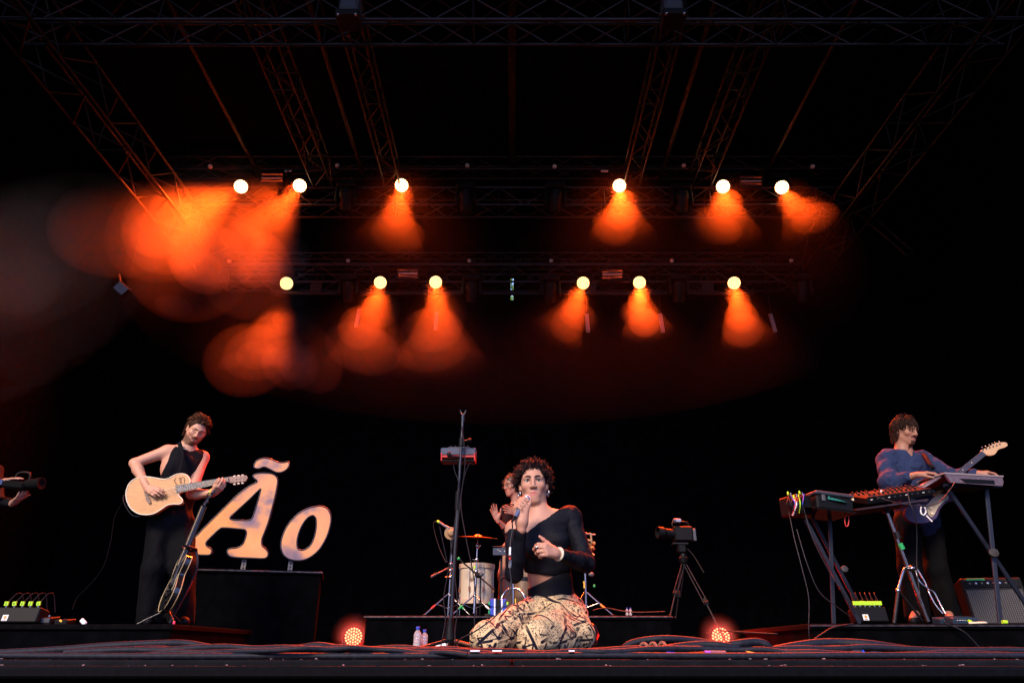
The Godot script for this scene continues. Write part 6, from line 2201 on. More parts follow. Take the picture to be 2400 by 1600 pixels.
# ---------------------------------------------------------------- keyboards
func build_keyboard_gear() -> void:
	var ry := RISER_R
	var blue_steel := mat("blue_steel", lin(0.008, 0.011, 0.022), 0.5, 0.2)
	# pale keyboard the player leans on
	var o := at(2228, 1122, 5.58)
	var kb := thing("keyboard", "pale lilac-sided keyboard tilted on a dark stand beside the player's far hand", "keyboard", o)
	var x := (at(2350, 1126, 5.66) - o).normalized()
	var n := x.cross(Vector3(0, 1, 0)).normalized()
	var y := n.cross(x).normalized()
	kb.basis = Basis(x, y, n)
	var side := mat("lilac_wood", lin(0.16, 0.115, 0.15), 0.45)
	grain(side, 0.7, 0.03, 5.0, 52)
	var fl := flat_outline([[2213, 1110], [2348, 1118], [2351, 1130], [2349, 1139], [2330, 1138], [2228, 1131]], o, x, y)
	put(plate_mesh(PackedVector2Array(fl.map(func(v): return Vector2(v[0], v[1]))), 0.02), "front_panel", side, kb, Transform3D(Basis(), Vector3(0, 0, -0.01)))
	var sl := flat_outline([[2248, 1122], [2328, 1126], [2330, 1135], [2262, 1132]], o, x, y)
	put(plate_mesh(PackedVector2Array(sl.map(func(v): return Vector2(v[0], v[1]))), 0.004), "socket_bay", M.black_plastic, kb, Transform3D(Basis(), Vector3(0, 0, 0.0105)))
	var tl := flat_outline([[2211, 1107.5], [2350, 1115.5], [2350, 1118.5], [2212, 1111]], o, x, y)
	put(plate_mesh(PackedVector2Array(tl.map(func(v): return Vector2(v[0], v[1]))), 0.33), "top_panel", mat("pale_edge", lin(0.26, 0.21, 0.22), 0.4), kb, Transform3D(Basis(), Vector3(0, 0, -0.315)))
	var cv := flat_outline([[2217, 1112], [2346, 1120], [2348, 1136], [2232, 1130]], o, x, y)
	put(plate_mesh(PackedVector2Array(cv.map(func(v): return Vector2(v[0], v[1]))), 0.28), "case", M.black_plastic, kb, Transform3D(Basis(), Vector3(0, 0, -0.292)))
	# sloping end board towards the mixer
	var eb := thing("sloping_board", "lilac board sloping down beside the pale keyboard", "board", at(2180, 1130, 5.72))
	var e0 := [at(2162, 1143, 5.62), at(2212, 1111, 5.62), at(2205, 1108, 5.95), at(2140, 1138, 5.95)]
	var st := tool()
	for dz in [0.0, -0.016]:
		face(st, Transform3D(), e0.map(func(v): return v - eb.position + Vector3(0, dz, 0)), Vector3(-0.3, 1.0 if dz == 0.0 else -1.0, 0.0))
	for k in 4:
		var a: Vector3 = e0[k] - eb.position
		var b: Vector3 = e0[(k + 1) % 4] - eb.position
		face(st, Transform3D(), [a, b, b - Vector3(0, 0.016, 0), a - Vector3(0, 0.016, 0)], (a + b) / 2 - (e0[0] + e0[2]) / 2 + eb.position)
	put(done(st), "board", side, eb)
	bar(eb, "hinge_bar", e0[1], e0[2], 0.006, M.chrome)
	# its dark stand
	var sd := thing("keyboard_stand", "dark blue steel stand with crossed legs under the pale keyboard", "stand", at(2320, 1440, 5.9) * Vector3(1, 0, 1) + Vector3(0, ry, 0))
	var leg := func(t: Node3D, a: Vector3, b: Vector3, w: float) -> void:
		var f := frame(a, b)
		put(box_mesh(Vector3(w, 1.0, w * 0.6), 0.003), "leg", blue_steel, t, Transform3D(Basis(f.x, f.y * a.distance_to(b), f.z), here(t, (a + b) / 2)))
	leg.call(sd, at(2216, 1136, 5.7), Vector3(at(2420, 1400, 5.9).x, ry, -5.9), 0.034)
	leg.call(sd, at(2312, 1140, 5.75), Vector3(at(2341, 1445, 5.7).x, ry, -5.7), 0.034)
	bar(sd, "cross_pin", at(2335, 1292, 5.72), at(2322, 1290, 5.86), 0.02, M.chrome)
	lathe(sd, "disc_knob", [Vector2(0.0, -0.01), Vector2(0.036, -0.01), Vector2(0.04, 0.0), Vector2(0.034, 0.012), Vector2(0.0, 0.014)], at(2330, 1296, 5.68), M.dull_aluminium, frame(Vector3.ZERO, Vector3(-0.3, 0.3, 1)), 20)
	bar(sd, "crossbar", at(2214, 1137, 5.62), at(2345, 1141, 5.78), 0.014, blue_steel)
	# black mixer / groovebox with knobs, tilted
	var mo := at(2085, 1160, 5.62)
	var mx := thing("groovebox", "long black groovebox with rows of knobs beside the player's near hand", "electronic instrument", mo)
	var mxx := (at(2165, 1148, 5.66) - at(2013, 1169, 5.58)).normalized()
	var mz := mxx.cross(Vector3.UP).normalized()
	var tilt := Basis(mxx, mz.cross(mxx), mz) * Basis(Vector3(1, 0, 0), 0.30)
	mx.basis = tilt
	var w := at(2165, 1148, 5.66).distance_to(at(2013, 1169, 5.58))
	put(box_mesh(Vector3(w, 0.055, 0.26), 0.006), "case", M.black_plastic, mx)
	put(box_mesh(Vector3(w - 0.02, 0.004, 0.24), 0.001), "panel", mat("panel_grey", lin(0.008, 0.009, 0.012), 0.7, 0.0, 0.2), mx, Transform3D(Basis(), Vector3(0, 0.029, 0)))
	var r := RandomNumberGenerator.new()
	r.seed = 5
	for i in 14:
		for j in 3:
			var q := Vector3((i / 13.0 - 0.5) * (w - 0.06), 0.031, -0.08 + j * 0.075)
			if r.randf() < 0.8:
				put(lathe_mesh([Vector2(0.010, 0), Vector2(0.008, 0.018), Vector2(0.0, 0.019)], 10), "knob", M.white_plastic if r.randf() < 0.15 else M.dark_steel, mx, Transform3D(Basis(), q))
	for i in 11:
		put(box_mesh(Vector3(0.02, 0.006, 0.003), 0.001), "socket", M.grey_plastic if i % 3 else M.white_plastic, mx, Transform3D(Basis(), Vector3((i / 10.0 - 0.5) * (w - 0.08), 0.008, 0.131)))
	# board under it, catching red light
	var tb := thing("table_board", "black wooden board under the groovebox on a chrome tripod", "board", at(2060, 1188, 5.62))
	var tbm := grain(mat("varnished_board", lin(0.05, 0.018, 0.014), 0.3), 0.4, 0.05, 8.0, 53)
	tb.basis = Basis(mxx, mz.cross(mxx), mz)
	put(box_mesh(Vector3(0.66, 0.018, 0.34), 0.004), "board", tbm, tb, Transform3D(Basis(), Vector3(0.02, -0.012, -0.02)))
	# chrome tripod
	var tf := Vector3(at(2172, 1440, 5.66).x, ry, -5.66)
	var tp := thing("tripod_stand", "bright chrome tripod stand with green tape under the board", "stand", tf)
	bar(tp, "main_tube", at(2078, 1196, 5.62), tf + Vector3(0, 0.02, 0), 0.017, M.chrome)
	bar(tp, "sleeve", at(2101, 1246, 5.62), at(2107, 1262, 5.62), 0.024, M.dull_aluminium)
	bar(tp, "tape", at(2110, 1273, 5.62), at(2117, 1287, 5.62), 0.0195, M.tape_green)
	box(tp, "mount", at(2077, 1196, 5.62), Vector3(0.05, 0.05, 0.05), M.dark_steel, Basis(), 0.008)
	tube(tp, "leg", pts([[2136, 1332, 5.63], [2122, 1334, 5.6], [2115, 1350, 5.58], [2107, 1380, 5.56]]), 0.015, M.chrome, 5, 7, -1.0, 0.5)
	bar(tp, "leg", at(2107, 1380, 5.56), Vector3(at(2092, 1440, 5.5).x, ry, -5.5), 0.014, M.dull_aluminium)
	bar(tp, "leg_strut", at(2109, 1387, 5.56), Vector3(at(2158, 1436, 5.6).x, ry + 0.03, -5.6), 0.009, M.dull_aluminium)
	ball(tp, "joint", at(2106, 1384, 5.56), Vector3(0.022, 0.02, 0.02), M.chrome)
	ball(tp, "joint", at(2138, 1332, 5.62), Vector3(0.03, 0.024, 0.03), M.chrome)
	for s in [-1.0, 1.0]:
		tube(tp, "fork_leg", pts([[2148 + s * 3, 1334, 5.66], [2162 + s * 6, 1362, 5.64], [2176, 1380, 5.63], [2184 + s * 6, 1388, 5.62], [2200 + s * 6, 1418, 5.6], [2214 + s * 3, 1438, 5.58]]), 0.007, M.chrome, 5, 6)
	# black case of effects on a dark stand at the end of the table
	var cc := at(1935, 1188, 5.5)
	var cb := thing("effects_case", "black flight case of effects with teal cloth on its lid edge", "case", cc)
	cb.basis = Basis(Vector3(0, 1, 0), 0.12) * Basis(Vector3(0, 0, 1), -0.10)
	put(box_mesh(Vector3(0.30, 0.11, 0.30), 0.012), "body", M.black_plastic, cb)
	put(box_mesh(Vector3(0.31, 0.03, 0.31), 0.008), "lid", mat("lid_grey", lin(0.03, 0.033, 0.045), 0.45), cb, Transform3D(Basis(), Vector3(0, 0.072, 0)))
	put(box_mesh(Vector3(0.028, 0.05, 0.012), 0.003), "latch", M.grey_plastic, cb, Transform3D(Basis(), Vector3(-0.10, 0.03, 0.157)))
	put(box_mesh(Vector3(0.40, 0.008, 0.36), 0.002), "shelf", M.black_gloss, cb, Transform3D(Basis(), Vector3(-0.05, -0.062, 0)))
	var tm := grain(mat("teal_cloth", lin(0.015, 0.30, 0.25), 0.7), 0.45, 0.09, 16.0, 54)
	var tst := tool()
	var td := thing("teal_cloth", "teal ribbed cloth draped over the effects case", "cloth", at(1963, 1166, 5.38))
	for i in 10:
		for s in [[0, 1], [1, 0]]:
			var a0 := at(1941 + i * 4.4, 1157 + i * 1.9 + (1.2 if i % 2 else 0.0), 5.37)
			var a1 := at(1941 + (i + 1) * 4.4, 1157 + (i + 1) * 1.9 + (0.0 if i % 2 else 1.2), 5.37)
			var b0 := at(1941 + i * 4.4, 1169 + i * 0.8, 5.335 - (0.01 if i % 2 else 0.0))
			var b1 := at(1941 + (i + 1) * 4.4, 1169 + (i + 1) * 0.8, 5.335 - (0.0 if i % 2 else 0.01))
			var back: Vector3 = Vector3(0, 0, -0.012) * s[1]
			face(tst, Transform3D(), [a0, a1, b1, b0].map(func(v): return v - td.position + back), Vector3(0, 0, 1 - 2 * s[1]))
	put(done(tst), "cloth", tm, td)
	for k in [[1904, 1157], [1921, 1160], [1967, 1163], [1988, 1170], [1994, 1168], [1999, 1167]]:
		tag(lathe(self, "control_knob", [Vector2(0.008, -0.02), Vector2(0.008, 0.008), Vector2(0.006, 0.011), Vector2(0.0, 0.012)], at(k[0], k[1], 5.44), M.ivory, Basis(), 10), "small ivory control knob standing on the effects case", "knob", "ivory knobs on the effects case")
	tag(box(self, "green_tape_tab", at(2000, 1173, 5.45), Vector3(0.018, 0.014, 0.012), M.tape_green), "small green tape tab beside the ivory knobs", "tape")
	# bundle of patch cables at the case's end
	var pb := thing("patch_bay", "tangle of plugs and patch cables at the effects case's end", "patch bay", at(1868, 1185, 5.45))
	put(box_mesh(Vector3(0.14, 0.15, 0.22), 0.01), "box", M.black_plastic, pb, Transform3D(Basis(Vector3(0, 1, 0), 0.3), Vector3(0, 0, -0.02)))
	var cols := ["cable", "cable", "tape_blue", "tape_white", "cable", "tape_red", "cable", "tape_lime", "cable"]
	for k in 12:
		var px := 1848.0 + k * 3.4
		var p0 := at(px, 1163 + r.randf_range(-6, 6), 5.33)
		var p1 := at(px + r.randf_range(-8, 8), 1200 + r.randf_range(-14, 12), 5.3)
		var m1 := at(px + r.randf_range(-10, 10), 1180, 5.26)
		tube(pb, "patch_cable", [p0, m1, p1], 0.0042 if k % 3 else 0.006, M[cols[k % 9]], 6, 5)
		if k % 2 == 0:
			bar(pb, "plug", p0, p0 + Vector3(0.004, 0.026, -0.01), 0.0065, M.chrome if k % 4 else M.tape_lime)
	var sl2 := thing("table_stand", "dark blue steel crossed stand under the effects case", "stand", Vector3(at(1960, 1440, 5.6).x, ry, -5.6))
	leg.call(sl2, at(1904, 1212, 5.6), Vector3(at(2030, 1440, 5.75).x, ry, -5.75), 0.03)
	leg.call(sl2, at(1888, 1216, 5.45), Vector3(at(2012, 1440, 5.5).x, ry, -5.5), 0.03)
	leg.call(sl2, at(1945, 1205, 5.6), Vector3(at(1951, 1440, 5.6).x, ry, -5.6), 0.03)
	lathe(sl2, "disc_knob", [Vector2(0.0, -0.01), Vector2(0.026, -0.01), Vector2(0.03, 0.0), Vector2(0.024, 0.012), Vector2(0.0, 0.014)], at(1980, 1334, 5.5), M.dull_aluminium, frame(Vector3.ZERO, Vector3(-0.2, 0.3, 1)), 18)
	# hanging leads
	var leads := [[[1850, 1200, 5.4], [1862, 1260, 5.35], [1880, 1330, 5.3], [1896, 1400, 5.28], [1896, 1470, 5.28], [1898, 1500, 5.3]], [[1884, 1190, 5.35], [1905, 1260, 5.32], [1945, 1340, 5.32], [1985, 1400, 5.32], [2005, 1438, 5.4]], [[1868, 1240, 5.36], [1892, 1320, 5.3], [1920, 1385, 5.3], [1960, 1420, 5.32], [1996, 1446, 5.4]], [[2040, 1158, 5.45], [2090, 1175, 5.42], [2150, 1185, 5.42], [2200, 1178, 5.42], [2240, 1130, 5.45]], [[2128, 1150, 5.45], [2134, 1180, 5.42], [2145, 1205, 5.42], [2150, 1250, 5.5], [2150, 1330, 5.56], [2160, 1420, 5.55]]]
	var which := ["straight from the patch cables to the stage floor", "from the effects case to the stage box", "in a slack curve beside the crossed stand", "in a swag from the groovebox to the pale keyboard", "from the groovebox past the chrome tripod"]
	for i in leads.size():
		tag(tube(self, "hanging_lead", pts(leads[i]), 0.004, M.thin_cable, 7, 6), "thin dark lead hanging " + which[i], "cable", "leads hanging from the keyboard table")
	tag(tube(self, "red_lead", pts([[1987, 1197, 5.42], [1981, 1215, 5.4], [1983, 1232, 5.4], [1989, 1230, 5.4], [1990, 1212, 5.41], [1990, 1197, 5.42]]), 0.0045, M.red_paint, 6, 6), "loop of red lead hanging below the table board", "cable")
	var hs := thing("headphones", "white headphones hanging below the groovebox", "headphones", at(2165, 1195, 5.45))
	tube(hs, "band", pts([[2160, 1188, 5.45], [2159, 1200, 5.44], [2165, 1207, 5.44], [2171, 1200, 5.45], [2168, 1188, 5.45]]), 0.006, M.white_plastic, 5, 6)
	bar(hs, "arm", at(2172, 1208, 5.44), at(2186, 1222, 5.42), 0.005, M.white_plastic)
	# amplifier
	var ac := Vector3(at(2352, 1445, 6.75).x, ry, -6.75)
	var amp := thing("guitar_amplifier", "black combo amplifier with silver grille cloth leaning back", "amplifier", ac)
	amp.basis = Basis(Vector3(0, 1, 0), -0.25) * Basis(Vector3(1, 0, 0), -0.2)
	put(box_mesh(Vector3(0.52, 0.44, 0.22), 0.015), "cabinet", M.black_plastic, amp, Transform3D(Basis(), Vector3(0, 0.235, -0.08)))
	var gm := mat("grille_cloth", Color(1, 1, 1), 0.6, 0.2)
	var gi := Image.create(64, 64, false, Image.FORMAT_RGB8)
	for j in 64:
		for i in 64:
			var s := 0.09 + 0.26 * float((i % 8) < 3) * (1.0 if (j % 8) < 5 else 0.4)
			gi.set_pixel(i, j, Color(s, s * 0.97, s))
	gm.albedo_texture = ImageTexture.create_from_image(gi)
	gm.uv1_triplanar = true
	gm.uv1_scale = Vector3.ONE * 7.0
	put(box_mesh(Vector3(0.47, 0.30, 0.01), 0.003), "grille", gm, amp, Transform3D(Basis(), Vector3(0, 0.19, 0.033)))
	put(box_mesh(Vector3(0.47, 0.07, 0.012), 0.003), "control_panel", M.panel_grey, amp, Transform3D(Basis(), Vector3(0, 0.395, 0.033)))
	for i in 8:
		put(lathe_mesh([Vector2(0.011, 0), Vector2(0.009, 0.014), Vector2(0.0, 0.015)], 10), "knob", M.chrome if i % 2 else M.grey_plastic, amp, Transform3D(Basis(Vector3(1, 0, 0), PI / 2), Vector3(-0.19 + i * 0.05, 0.395, 0.04)))
	put(box_mesh(Vector3(0.16, 0.02, 0.014), 0.003), "tape", M.tape_green, amp, Transform3D(Basis(), Vector3(-0.13, 0.435, 0.034)))
	tube(amp, "handle", [ac + amp.basis * Vector3(-0.09, 0.455, -0.08), ac + amp.basis * Vector3(0, 0.475, -0.08), ac + amp.basis * Vector3(0.09, 0.455, -0.08)], 0.012, M.black_plastic, 4, 6)
	# stage box with lime tape, two stomp boxes
	var bx := Vector3(at(2036, 1447, 5.58).x, ry + 0.055, -5.58)
	stage_box(bx, "black stage box with lime tape and square sticker below the effects case", 0.24, 6, true)
	for k in 2:
		var sp := Vector3(at(2256, 1440, 5.75).x, ry + 0.03, -5.95 + k * 0.17)
		var ped := thing("stomp_box", ["dark blue stomp box on the riser before the player's feet, farther from the edge", "dark blue stomp box on the riser before the player's feet, nearer the edge"][k], "pedal", sp)
		ped.basis = Basis(Vector3(1, 0, 0), 0.15)
		put(box_mesh(Vector3(0.20, 0.06, 0.13), 0.008), "case", mat("pedal_blue", lin(0.012, 0.03, 0.055), 0.4), ped)
		for i in 4:
			put(box_mesh(Vector3(0.012, 0.004, 0.003), 0.001), "lamp_mark", M.white_plastic, ped, Transform3D(Basis(), Vector3(-0.07 + i * 0.02, 0.012, 0.066)))
		put(lathe_mesh([Vector2(0.013, 0), Vector2(0.011, 0.02), Vector2(0.0, 0.021)], 12), "plug", M.tape_lime, ped, Transform3D(Basis(Vector3(1, 0, 0), PI / 2), Vector3(0.02, 0.005, 0.066)))
	tag(tube(self, "floor_lead", [Vector3(at(2280, 1455, 5.55).x, ry + 0.008, -5.6), Vector3(at(2310, 1455, 5.55).x, ry + 0.01, -5.57), Vector3(at(2325, 1452, 5.55).x, ry + 0.008, -5.62), Vector3(at(2340, 1446, 5.55).x, ry + 0.012, -5.75)], 0.008, M.ivory, 6, 6), "pale lead end lying on the keyboard riser", "cable")
	tag(bar(self, "lime_plug", Vector3(at(2345, 1455, 5.6).x, ry + 0.014, -5.58), Vector3(at(2356, 1455, 5.6).x, ry + 0.014, -5.58), 0.014, M.tape_lime), "lime taped plug on the keyboard riser", "plug")

func stage_box(c: Vector3, label: String, w: float, sockets: int, taped: bool) -> void:
	var t := thing("stage_box", label, "stage box", c)
	box(t, "case", c, Vector3(w, 0.11, 0.13), M.black_plastic, Basis(Vector3(1, 0, 0), -0.2), 0.008)
	var f := c + Vector3(0, -0.01, 0.072)
	box(t, "sticker", f + Vector3(-w * 0.22, 0.0, -0.001), Vector3(0.042, 0.042, 0.002), M.tape_white, Basis(Vector3(1, 0, 0), -0.2), 0.0)
	lathe(t, "sticker_dot", [Vector2(0.0, 0.0), Vector2(0.011, 0.0), Vector2(0.011, 0.001), Vector2(0.0, 0.001)], f + Vector3(-w * 0.22, 0.004, 0.0005), M.tape_orange, Basis(Vector3(1, 0, 0), PI / 2 - 0.2), 16)
	box(t, "sticker_line", f + Vector3(-w * 0.22, -0.014, 0.003), Vector3(0.028, 0.004, 0.001), M.black_plastic, Basis(Vector3(1, 0, 0), -0.2), 0.0)
	for i in sockets:
		var u := (i + 0.5) / sockets - 0.5
		var p := c + Vector3(u * w * 0.92, 0.075, 0.02)
		bar(t, "plug", p - Vector3(0, 0.025, 0), p, 0.009, M.chrome)
		bar(t, "plug_boot", p + Vector3(0, 0.03, -0.01), p + Vector3(0.004, 0.055, -0.03), 0.007, M.black_plastic)
		var m: Material = M.tape_lime
		var o := box(t, "number_tag", p + Vector3(0, 0.016, 0.006), Vector3(0.030 if not taped else w * 0.92 / sockets - 0.001, 0.030, 0.012), m, Basis(Vector3(0, 0, 1), 0.08 * sin(i * 2.0)), 0.002)
		if not taped:
			var tm := TextMesh.new()
			tm.text = str(5 - i)
			tm.font_size = 12
			tm.pixel_size = 0.0019
			tm.depth = 0.0015
			var d := put(tm, "numeral", M.black_plastic, o, Transform3D(Basis(Vector3(0, 0, 1), PI), Vector3(0, 0, 0.0065)))
		tube(t, "lead", [p + Vector3(0.004, 0.055, -0.03), p + Vector3(0.01, 0.09, -0.06), p + Vector3(0.03, 0.085, -0.10), p + Vector3(0.05, -0.04, -0.14)], 0.004, M.cable, 6, 5)

# ---------------------------------------------------------------- everything else
func floor_lamp(c: Vector3, label: String) -> void:
	var t := thing("floor_lamp", label, "stage lamp", Vector3(c.x, 0, c.z))
	var look := (Vector3(0, 0.1, 0) - c).normalized()
	var b := frame(Vector3.ZERO, look)
	var k := 0.68
	lathe(t, "housing", [Vector2(0.0, -0.15), Vector2(0.06, -0.14), Vector2(0.085, -0.09), Vector2(0.098, -0.01), Vector2(0.1, 0.008), Vector2(0.09, 0.01), Vector2(0.088, 0.0), Vector2(0.0, 0.0)], c, M.black_plastic, b)
	put(shapes["lenses"], "lens_array", M.led_red, t, Transform3D(b * Basis.from_scale(Vector3.ONE * k), here(t, c))).set_meta("kind", "stuff")
	box(t, "base", Vector3(c.x, 0.025, c.z - 0.06), Vector3(0.2, 0.05, 0.18), M.black_plastic, Basis(), 0.01)
	for s in [-1.0, 1.0]:
		box(t, "yoke_arm", Vector3(c.x + s * 0.112, (c.y + 0.05) / 2 + 0.015, c.z - 0.05), Vector3(0.018, c.y, 0.05), M.black_plastic, Basis(), 0.005)
	var l := SpotLight3D.new()
	l.name = "glow"
	l.light_color = Color(1.0, 0.06, 0.02)
	l.light_energy = 0.6
	l.light_size = 0.06
	l.spot_range = 12.0
	l.spot_attenuation = 2.0
	l.spot_angle = 87.0
	l.spot_angle_attenuation = 0.1
	l.shadow_enabled = true
	l.transform = Transform3D(Basis.looking_at(look), here(t, c + look * 0.045))
	t.add_child(l)
	var sm := thing("stage_smoke", "red-lit wisp of smoke round the %s" % label, "smoke", c, "drifts of stage smoke")
	sm.set_meta("kind", "stuff")
	for e in [[0.118, 0.5], [0.132, 0.35], [0.148, 0.24], [0.166, 0.16], [0.186, 0.10], [0.21, 0.05]]:
		puff(sm, c + look * 0.02 + Vector3(-0.1, 0.15, 0) * (e[0] - 0.12), Vector3.ONE * e[0], fog(snappedf(e[1] * 0.4, 0.005)))

func build_small_things() -> void:
	floor_lamp(at(828, 1492, 7.3), "round red floor lamp of cream-white dots between plinth and drum riser")
	floor_lamp(at(1690, 1492, 7.25), "round red floor lamp of cream-white dots below the video tripod")
	# water bottles and a white card by the microphone stand
	water_bottle(Vector3(at(978, 1500, 6.5).x, 0, -6.5), 0.215, "clear plastic water bottle with blue cap, the taller of a pair", "pair of water bottles on the stage floor")
	water_bottle(Vector3(at(994, 1500, 6.58).x, 0, -6.58), 0.195, "clear plastic water bottle with blue cap, the shorter of a pair", "pair of water bottles on the stage floor")
	var wc := thing("paper_card", "white folded card standing at the microphone stand's foot", "card", Vector3(at(1033, 1515, 4.5).x, 0, -4.5))
	for s in [-1.0, 1.0]:
		box(wc, "leaf", wc.position + Vector3(0.0, 0.033, s * 0.016), Vector3(0.062, 0.068, 0.0025), M.white_plastic, Basis(Vector3(1, 0, 0), s * -0.45), 0.0)
	# video camera on a tripod
	var ap := at(1602, 1308, 7.6)
	var vt := thing("video_tripod", "silver-legged video tripod beside the drum riser", "tripod", Vector3(ap.x, 0, ap.z))
	var feet := [at(1570, 1437, 7.35), at(1583, 1437, 7.75), at(1697, 1495, 7.2)]
	feet[0].y = RISER_D
	feet[1].y = RISER_D
	for f in 3:
		var foot: Vector3 = feet[f]
		if f == 2:
			foot = ap + (foot - ap) * (ap.y / (ap.y - foot.y))
			foot.y = 0.0
		var sidew := (foot - ap).cross(Vector3(0, 0, 1)).normalized() * 0.02
		var mid: Vector3 = ap.lerp(foot, 0.62 if f < 2 else 0.5)
		for s in [-1.0, 1.0]:
			bar(vt, "leg_rail", ap + sidew * s * 0.6 - Vector3(0, 0.04, 0), mid + sidew * s, 0.0065, M.dull_aluminium)
		bar(vt, "leg_tube", ap.lerp(foot, 0.55 if f < 2 else 0.45), foot, 0.009, M.dull_aluminium)
		box(vt, "leg_clamp", mid, Vector3(0.05, 0.045, 0.04), M.black_plastic, Basis(), 0.008)
		ball(vt, "rubber_foot", foot + Vector3(0, 0.012, 0), Vector3.ONE * 0.014, M.black_plastic)
	lathe(vt, "crown", [Vector2(0.0, -0.05), Vector2(0.04, -0.045), Vector2(0.05, 0.0), Vector2(0.036, 0.02), Vector2(0.03, 0.05), Vector2(0.0, 0.052)], ap, M.black_plastic)
	box(vt, "fluid_head", ap + Vector3(-0.01, 0.095, 0), Vector3(0.09, 0.09, 0.10), M.black_plastic, Basis(), 0.015)
	box(vt, "slide_plate", ap + Vector3(-0.02, 0.15, 0), Vector3(0.17, 0.02, 0.07), M.dark_steel, Basis(), 0.004)
	tube(vt, "pan_handle", [ap + Vector3(0.05, 0.1, 0), ap + Vector3(0.10, 0.02, 0.05), ap + Vector3(0.17, -0.16, 0.12)], 0.007, M.black_plastic, 5, 6)
	var cc := ap + Vector3(-0.03, 0.25, 0)
	var vc := thing("video_camera", "black video camera on the silver-legged tripod", "camera", cc - Vector3(0, 0.088, 0))
	box(vc, "body", cc + Vector3(0.05, 0, 0), Vector3(0.20, 0.16, 0.13), M.black_plastic, Basis(), 0.015)
	lathe(vc, "lens_barrel", [Vector2(0.0, 0.0), Vector2(0.05, 0.0), Vector2(0.052, 0.10), Vector2(0.062, 0.13), Vector2(0.062, 0.19), Vector2(0.054, 0.19), Vector2(0.05, 0.15), Vector2(0.0, 0.15)], cc + Vector3(-0.05, 0, 0.01), M.black_plastic, frame(Vector3.ZERO, Vector3(-1, 0.06, 0.25)), 22)
	tube(vc, "top_handle", [cc + Vector3(-0.05, 0.08, 0), cc + Vector3(-0.04, 0.125, 0), cc + Vector3(0.10, 0.125, 0), cc + Vector3(0.12, 0.08, 0)], 0.012, M.black_plastic, 4, 6)
	box(vc, "viewfinder", cc + Vector3(-0.01, 0.135, 0.05), Vector3(0.09, 0.05, 0.05), M.grey_plastic, Basis(Vector3(0, 0, 1), -0.05), 0.018)
	box(vc, "viewfinder_glass", cc + Vector3(0.0, 0.135, 0.077), Vector3(0.055, 0.03, 0.004), mat("pale_glass", lin(0.25, 0.25, 0.34), 0.15), Basis(), 0.006)
	box(vc, "battery", cc + Vector3(0.165, -0.01, 0), Vector3(0.04, 0.13, 0.09), M.grey_plastic, Basis(), 0.006)
	for k in 5:
		box(vc, "button", cc + Vector3(0.01 + 0.03 * k, 0.03 * sin(k * 2.1), 0.067), Vector3(0.012, 0.008, 0.004), M.dull_aluminium, Basis(), 0.001)
	# electric guitar on its stand
	standing_guitar()
	# pedals beside the guitarist
	stage_box(Vector3(at(52, 1434, 5.55).x, RISER_L + 0.055, -5.55), "black stage box with five lime numbered plugs beside the guitarist", 0.33, 5, false)
	var pb := Vector3(at(118, 1445, 5.6).x, RISER_L + 0.03, -5.6)
	var pd := thing("effect_pedal", "small black effect pedal beside the numbered stage box", "pedal", pb)
	box(pd, "case", pb, Vector3(0.085, 0.05, 0.12), M.black_plastic, Basis(Vector3(1, 0, 0), 0.12), 0.006)
	box(pd, "plate", pb + Vector3(0, 0.0, 0.061), Vector3(0.07, 0.03, 0.003), M.grey_plastic, Basis(Vector3(1, 0, 0), 0.12), 0.002)
	lathe(pd, "footswitch", [Vector2(0.01, 0), Vector2(0.01, 0.012), Vector2(0.0, 0.014)], pb + Vector3(0, 0.026, 0.02), M.chrome, Basis(), 12)
	bar(pd, "jack", pb + Vector3(0.045, 0, 0), pb + Vector3(0.085, 0, 0), 0.007, M.chrome)
	var p2 := Vector3(at(155, 1446, 5.6).x, RISER_L + 0.022, -5.6)
	var pe := thing("effect_pedal", "flat pedal with a yellow mark at the cable's end", "pedal", p2)
	box(pe, "case", p2, Vector3(0.10, 0.036, 0.12), M.black_plastic, Basis(Vector3(1, 0, 0), 0.1), 0.006)
	box(pe, "mark", p2 + Vector3(0.0, 0.004, 0.062), Vector3(0.022, 0.012, 0.003), M.tape_yellow, Basis(Vector3(0, 0, 1), -0.5), 0.001)
	tag(box(self, "crumpled_tape", Vector3(at(196, 1450, 5.5).x, RISER_L + 0.018, -5.5), Vector3(0.055, 0.03, 0.02), M.tape_white, Basis(Vector3(0, 0, 1), -0.7), 0.008), "crumpled pale tape on the guitarist's riser", "tape")
	tag(box(self, "pink_tape_mark", Vector3(at(405, 1470, 5.47).x, RISER_L + 0.01, -5.47), Vector3(0.014, 0.018, 0.012), M.tape_pink, Basis(), 0.002), "tiny pink tape mark at the guitar stand's foot", "tape")
	camera_operator()
	# scraps lying along the stage edge
	var st := tool()
	var r := RandomNumberGenerator.new()
	r.seed = 99
	for k in 70:
		var on_rail := k % 2 == 0
		var c := Vector3(r.randf_range(-1.2, 1.2), -0.0105 if on_rail else 0.0004, r.randf_range(-1.516, -1.480) if on_rail else r.randf_range(-1.545, -1.524))
		var s := 0.0010 + 0.0035 * pow(r.randf(), 2.5)
		var b := Basis(Vector3(0, 1, 0), r.randf() * TAU) * Basis(Vector3(1, 0, 0), PI / 2 + r.randfn() * 0.3)
		add_box(st, Transform3D(b, c + Vector3(0, s * 0.4, 0)), Vector3(s * r.randf_range(0.6, 3.0), s, s * 0.4), 0.0002)
	var o := put(done(st), "floor_litter", mat("litter", lin(0.20, 0.15, 0.14), 0.8))
	tag(o, "crumbs of wood and paper along the stage edge rail", "litter")
	o.set_meta("kind", "stuff")

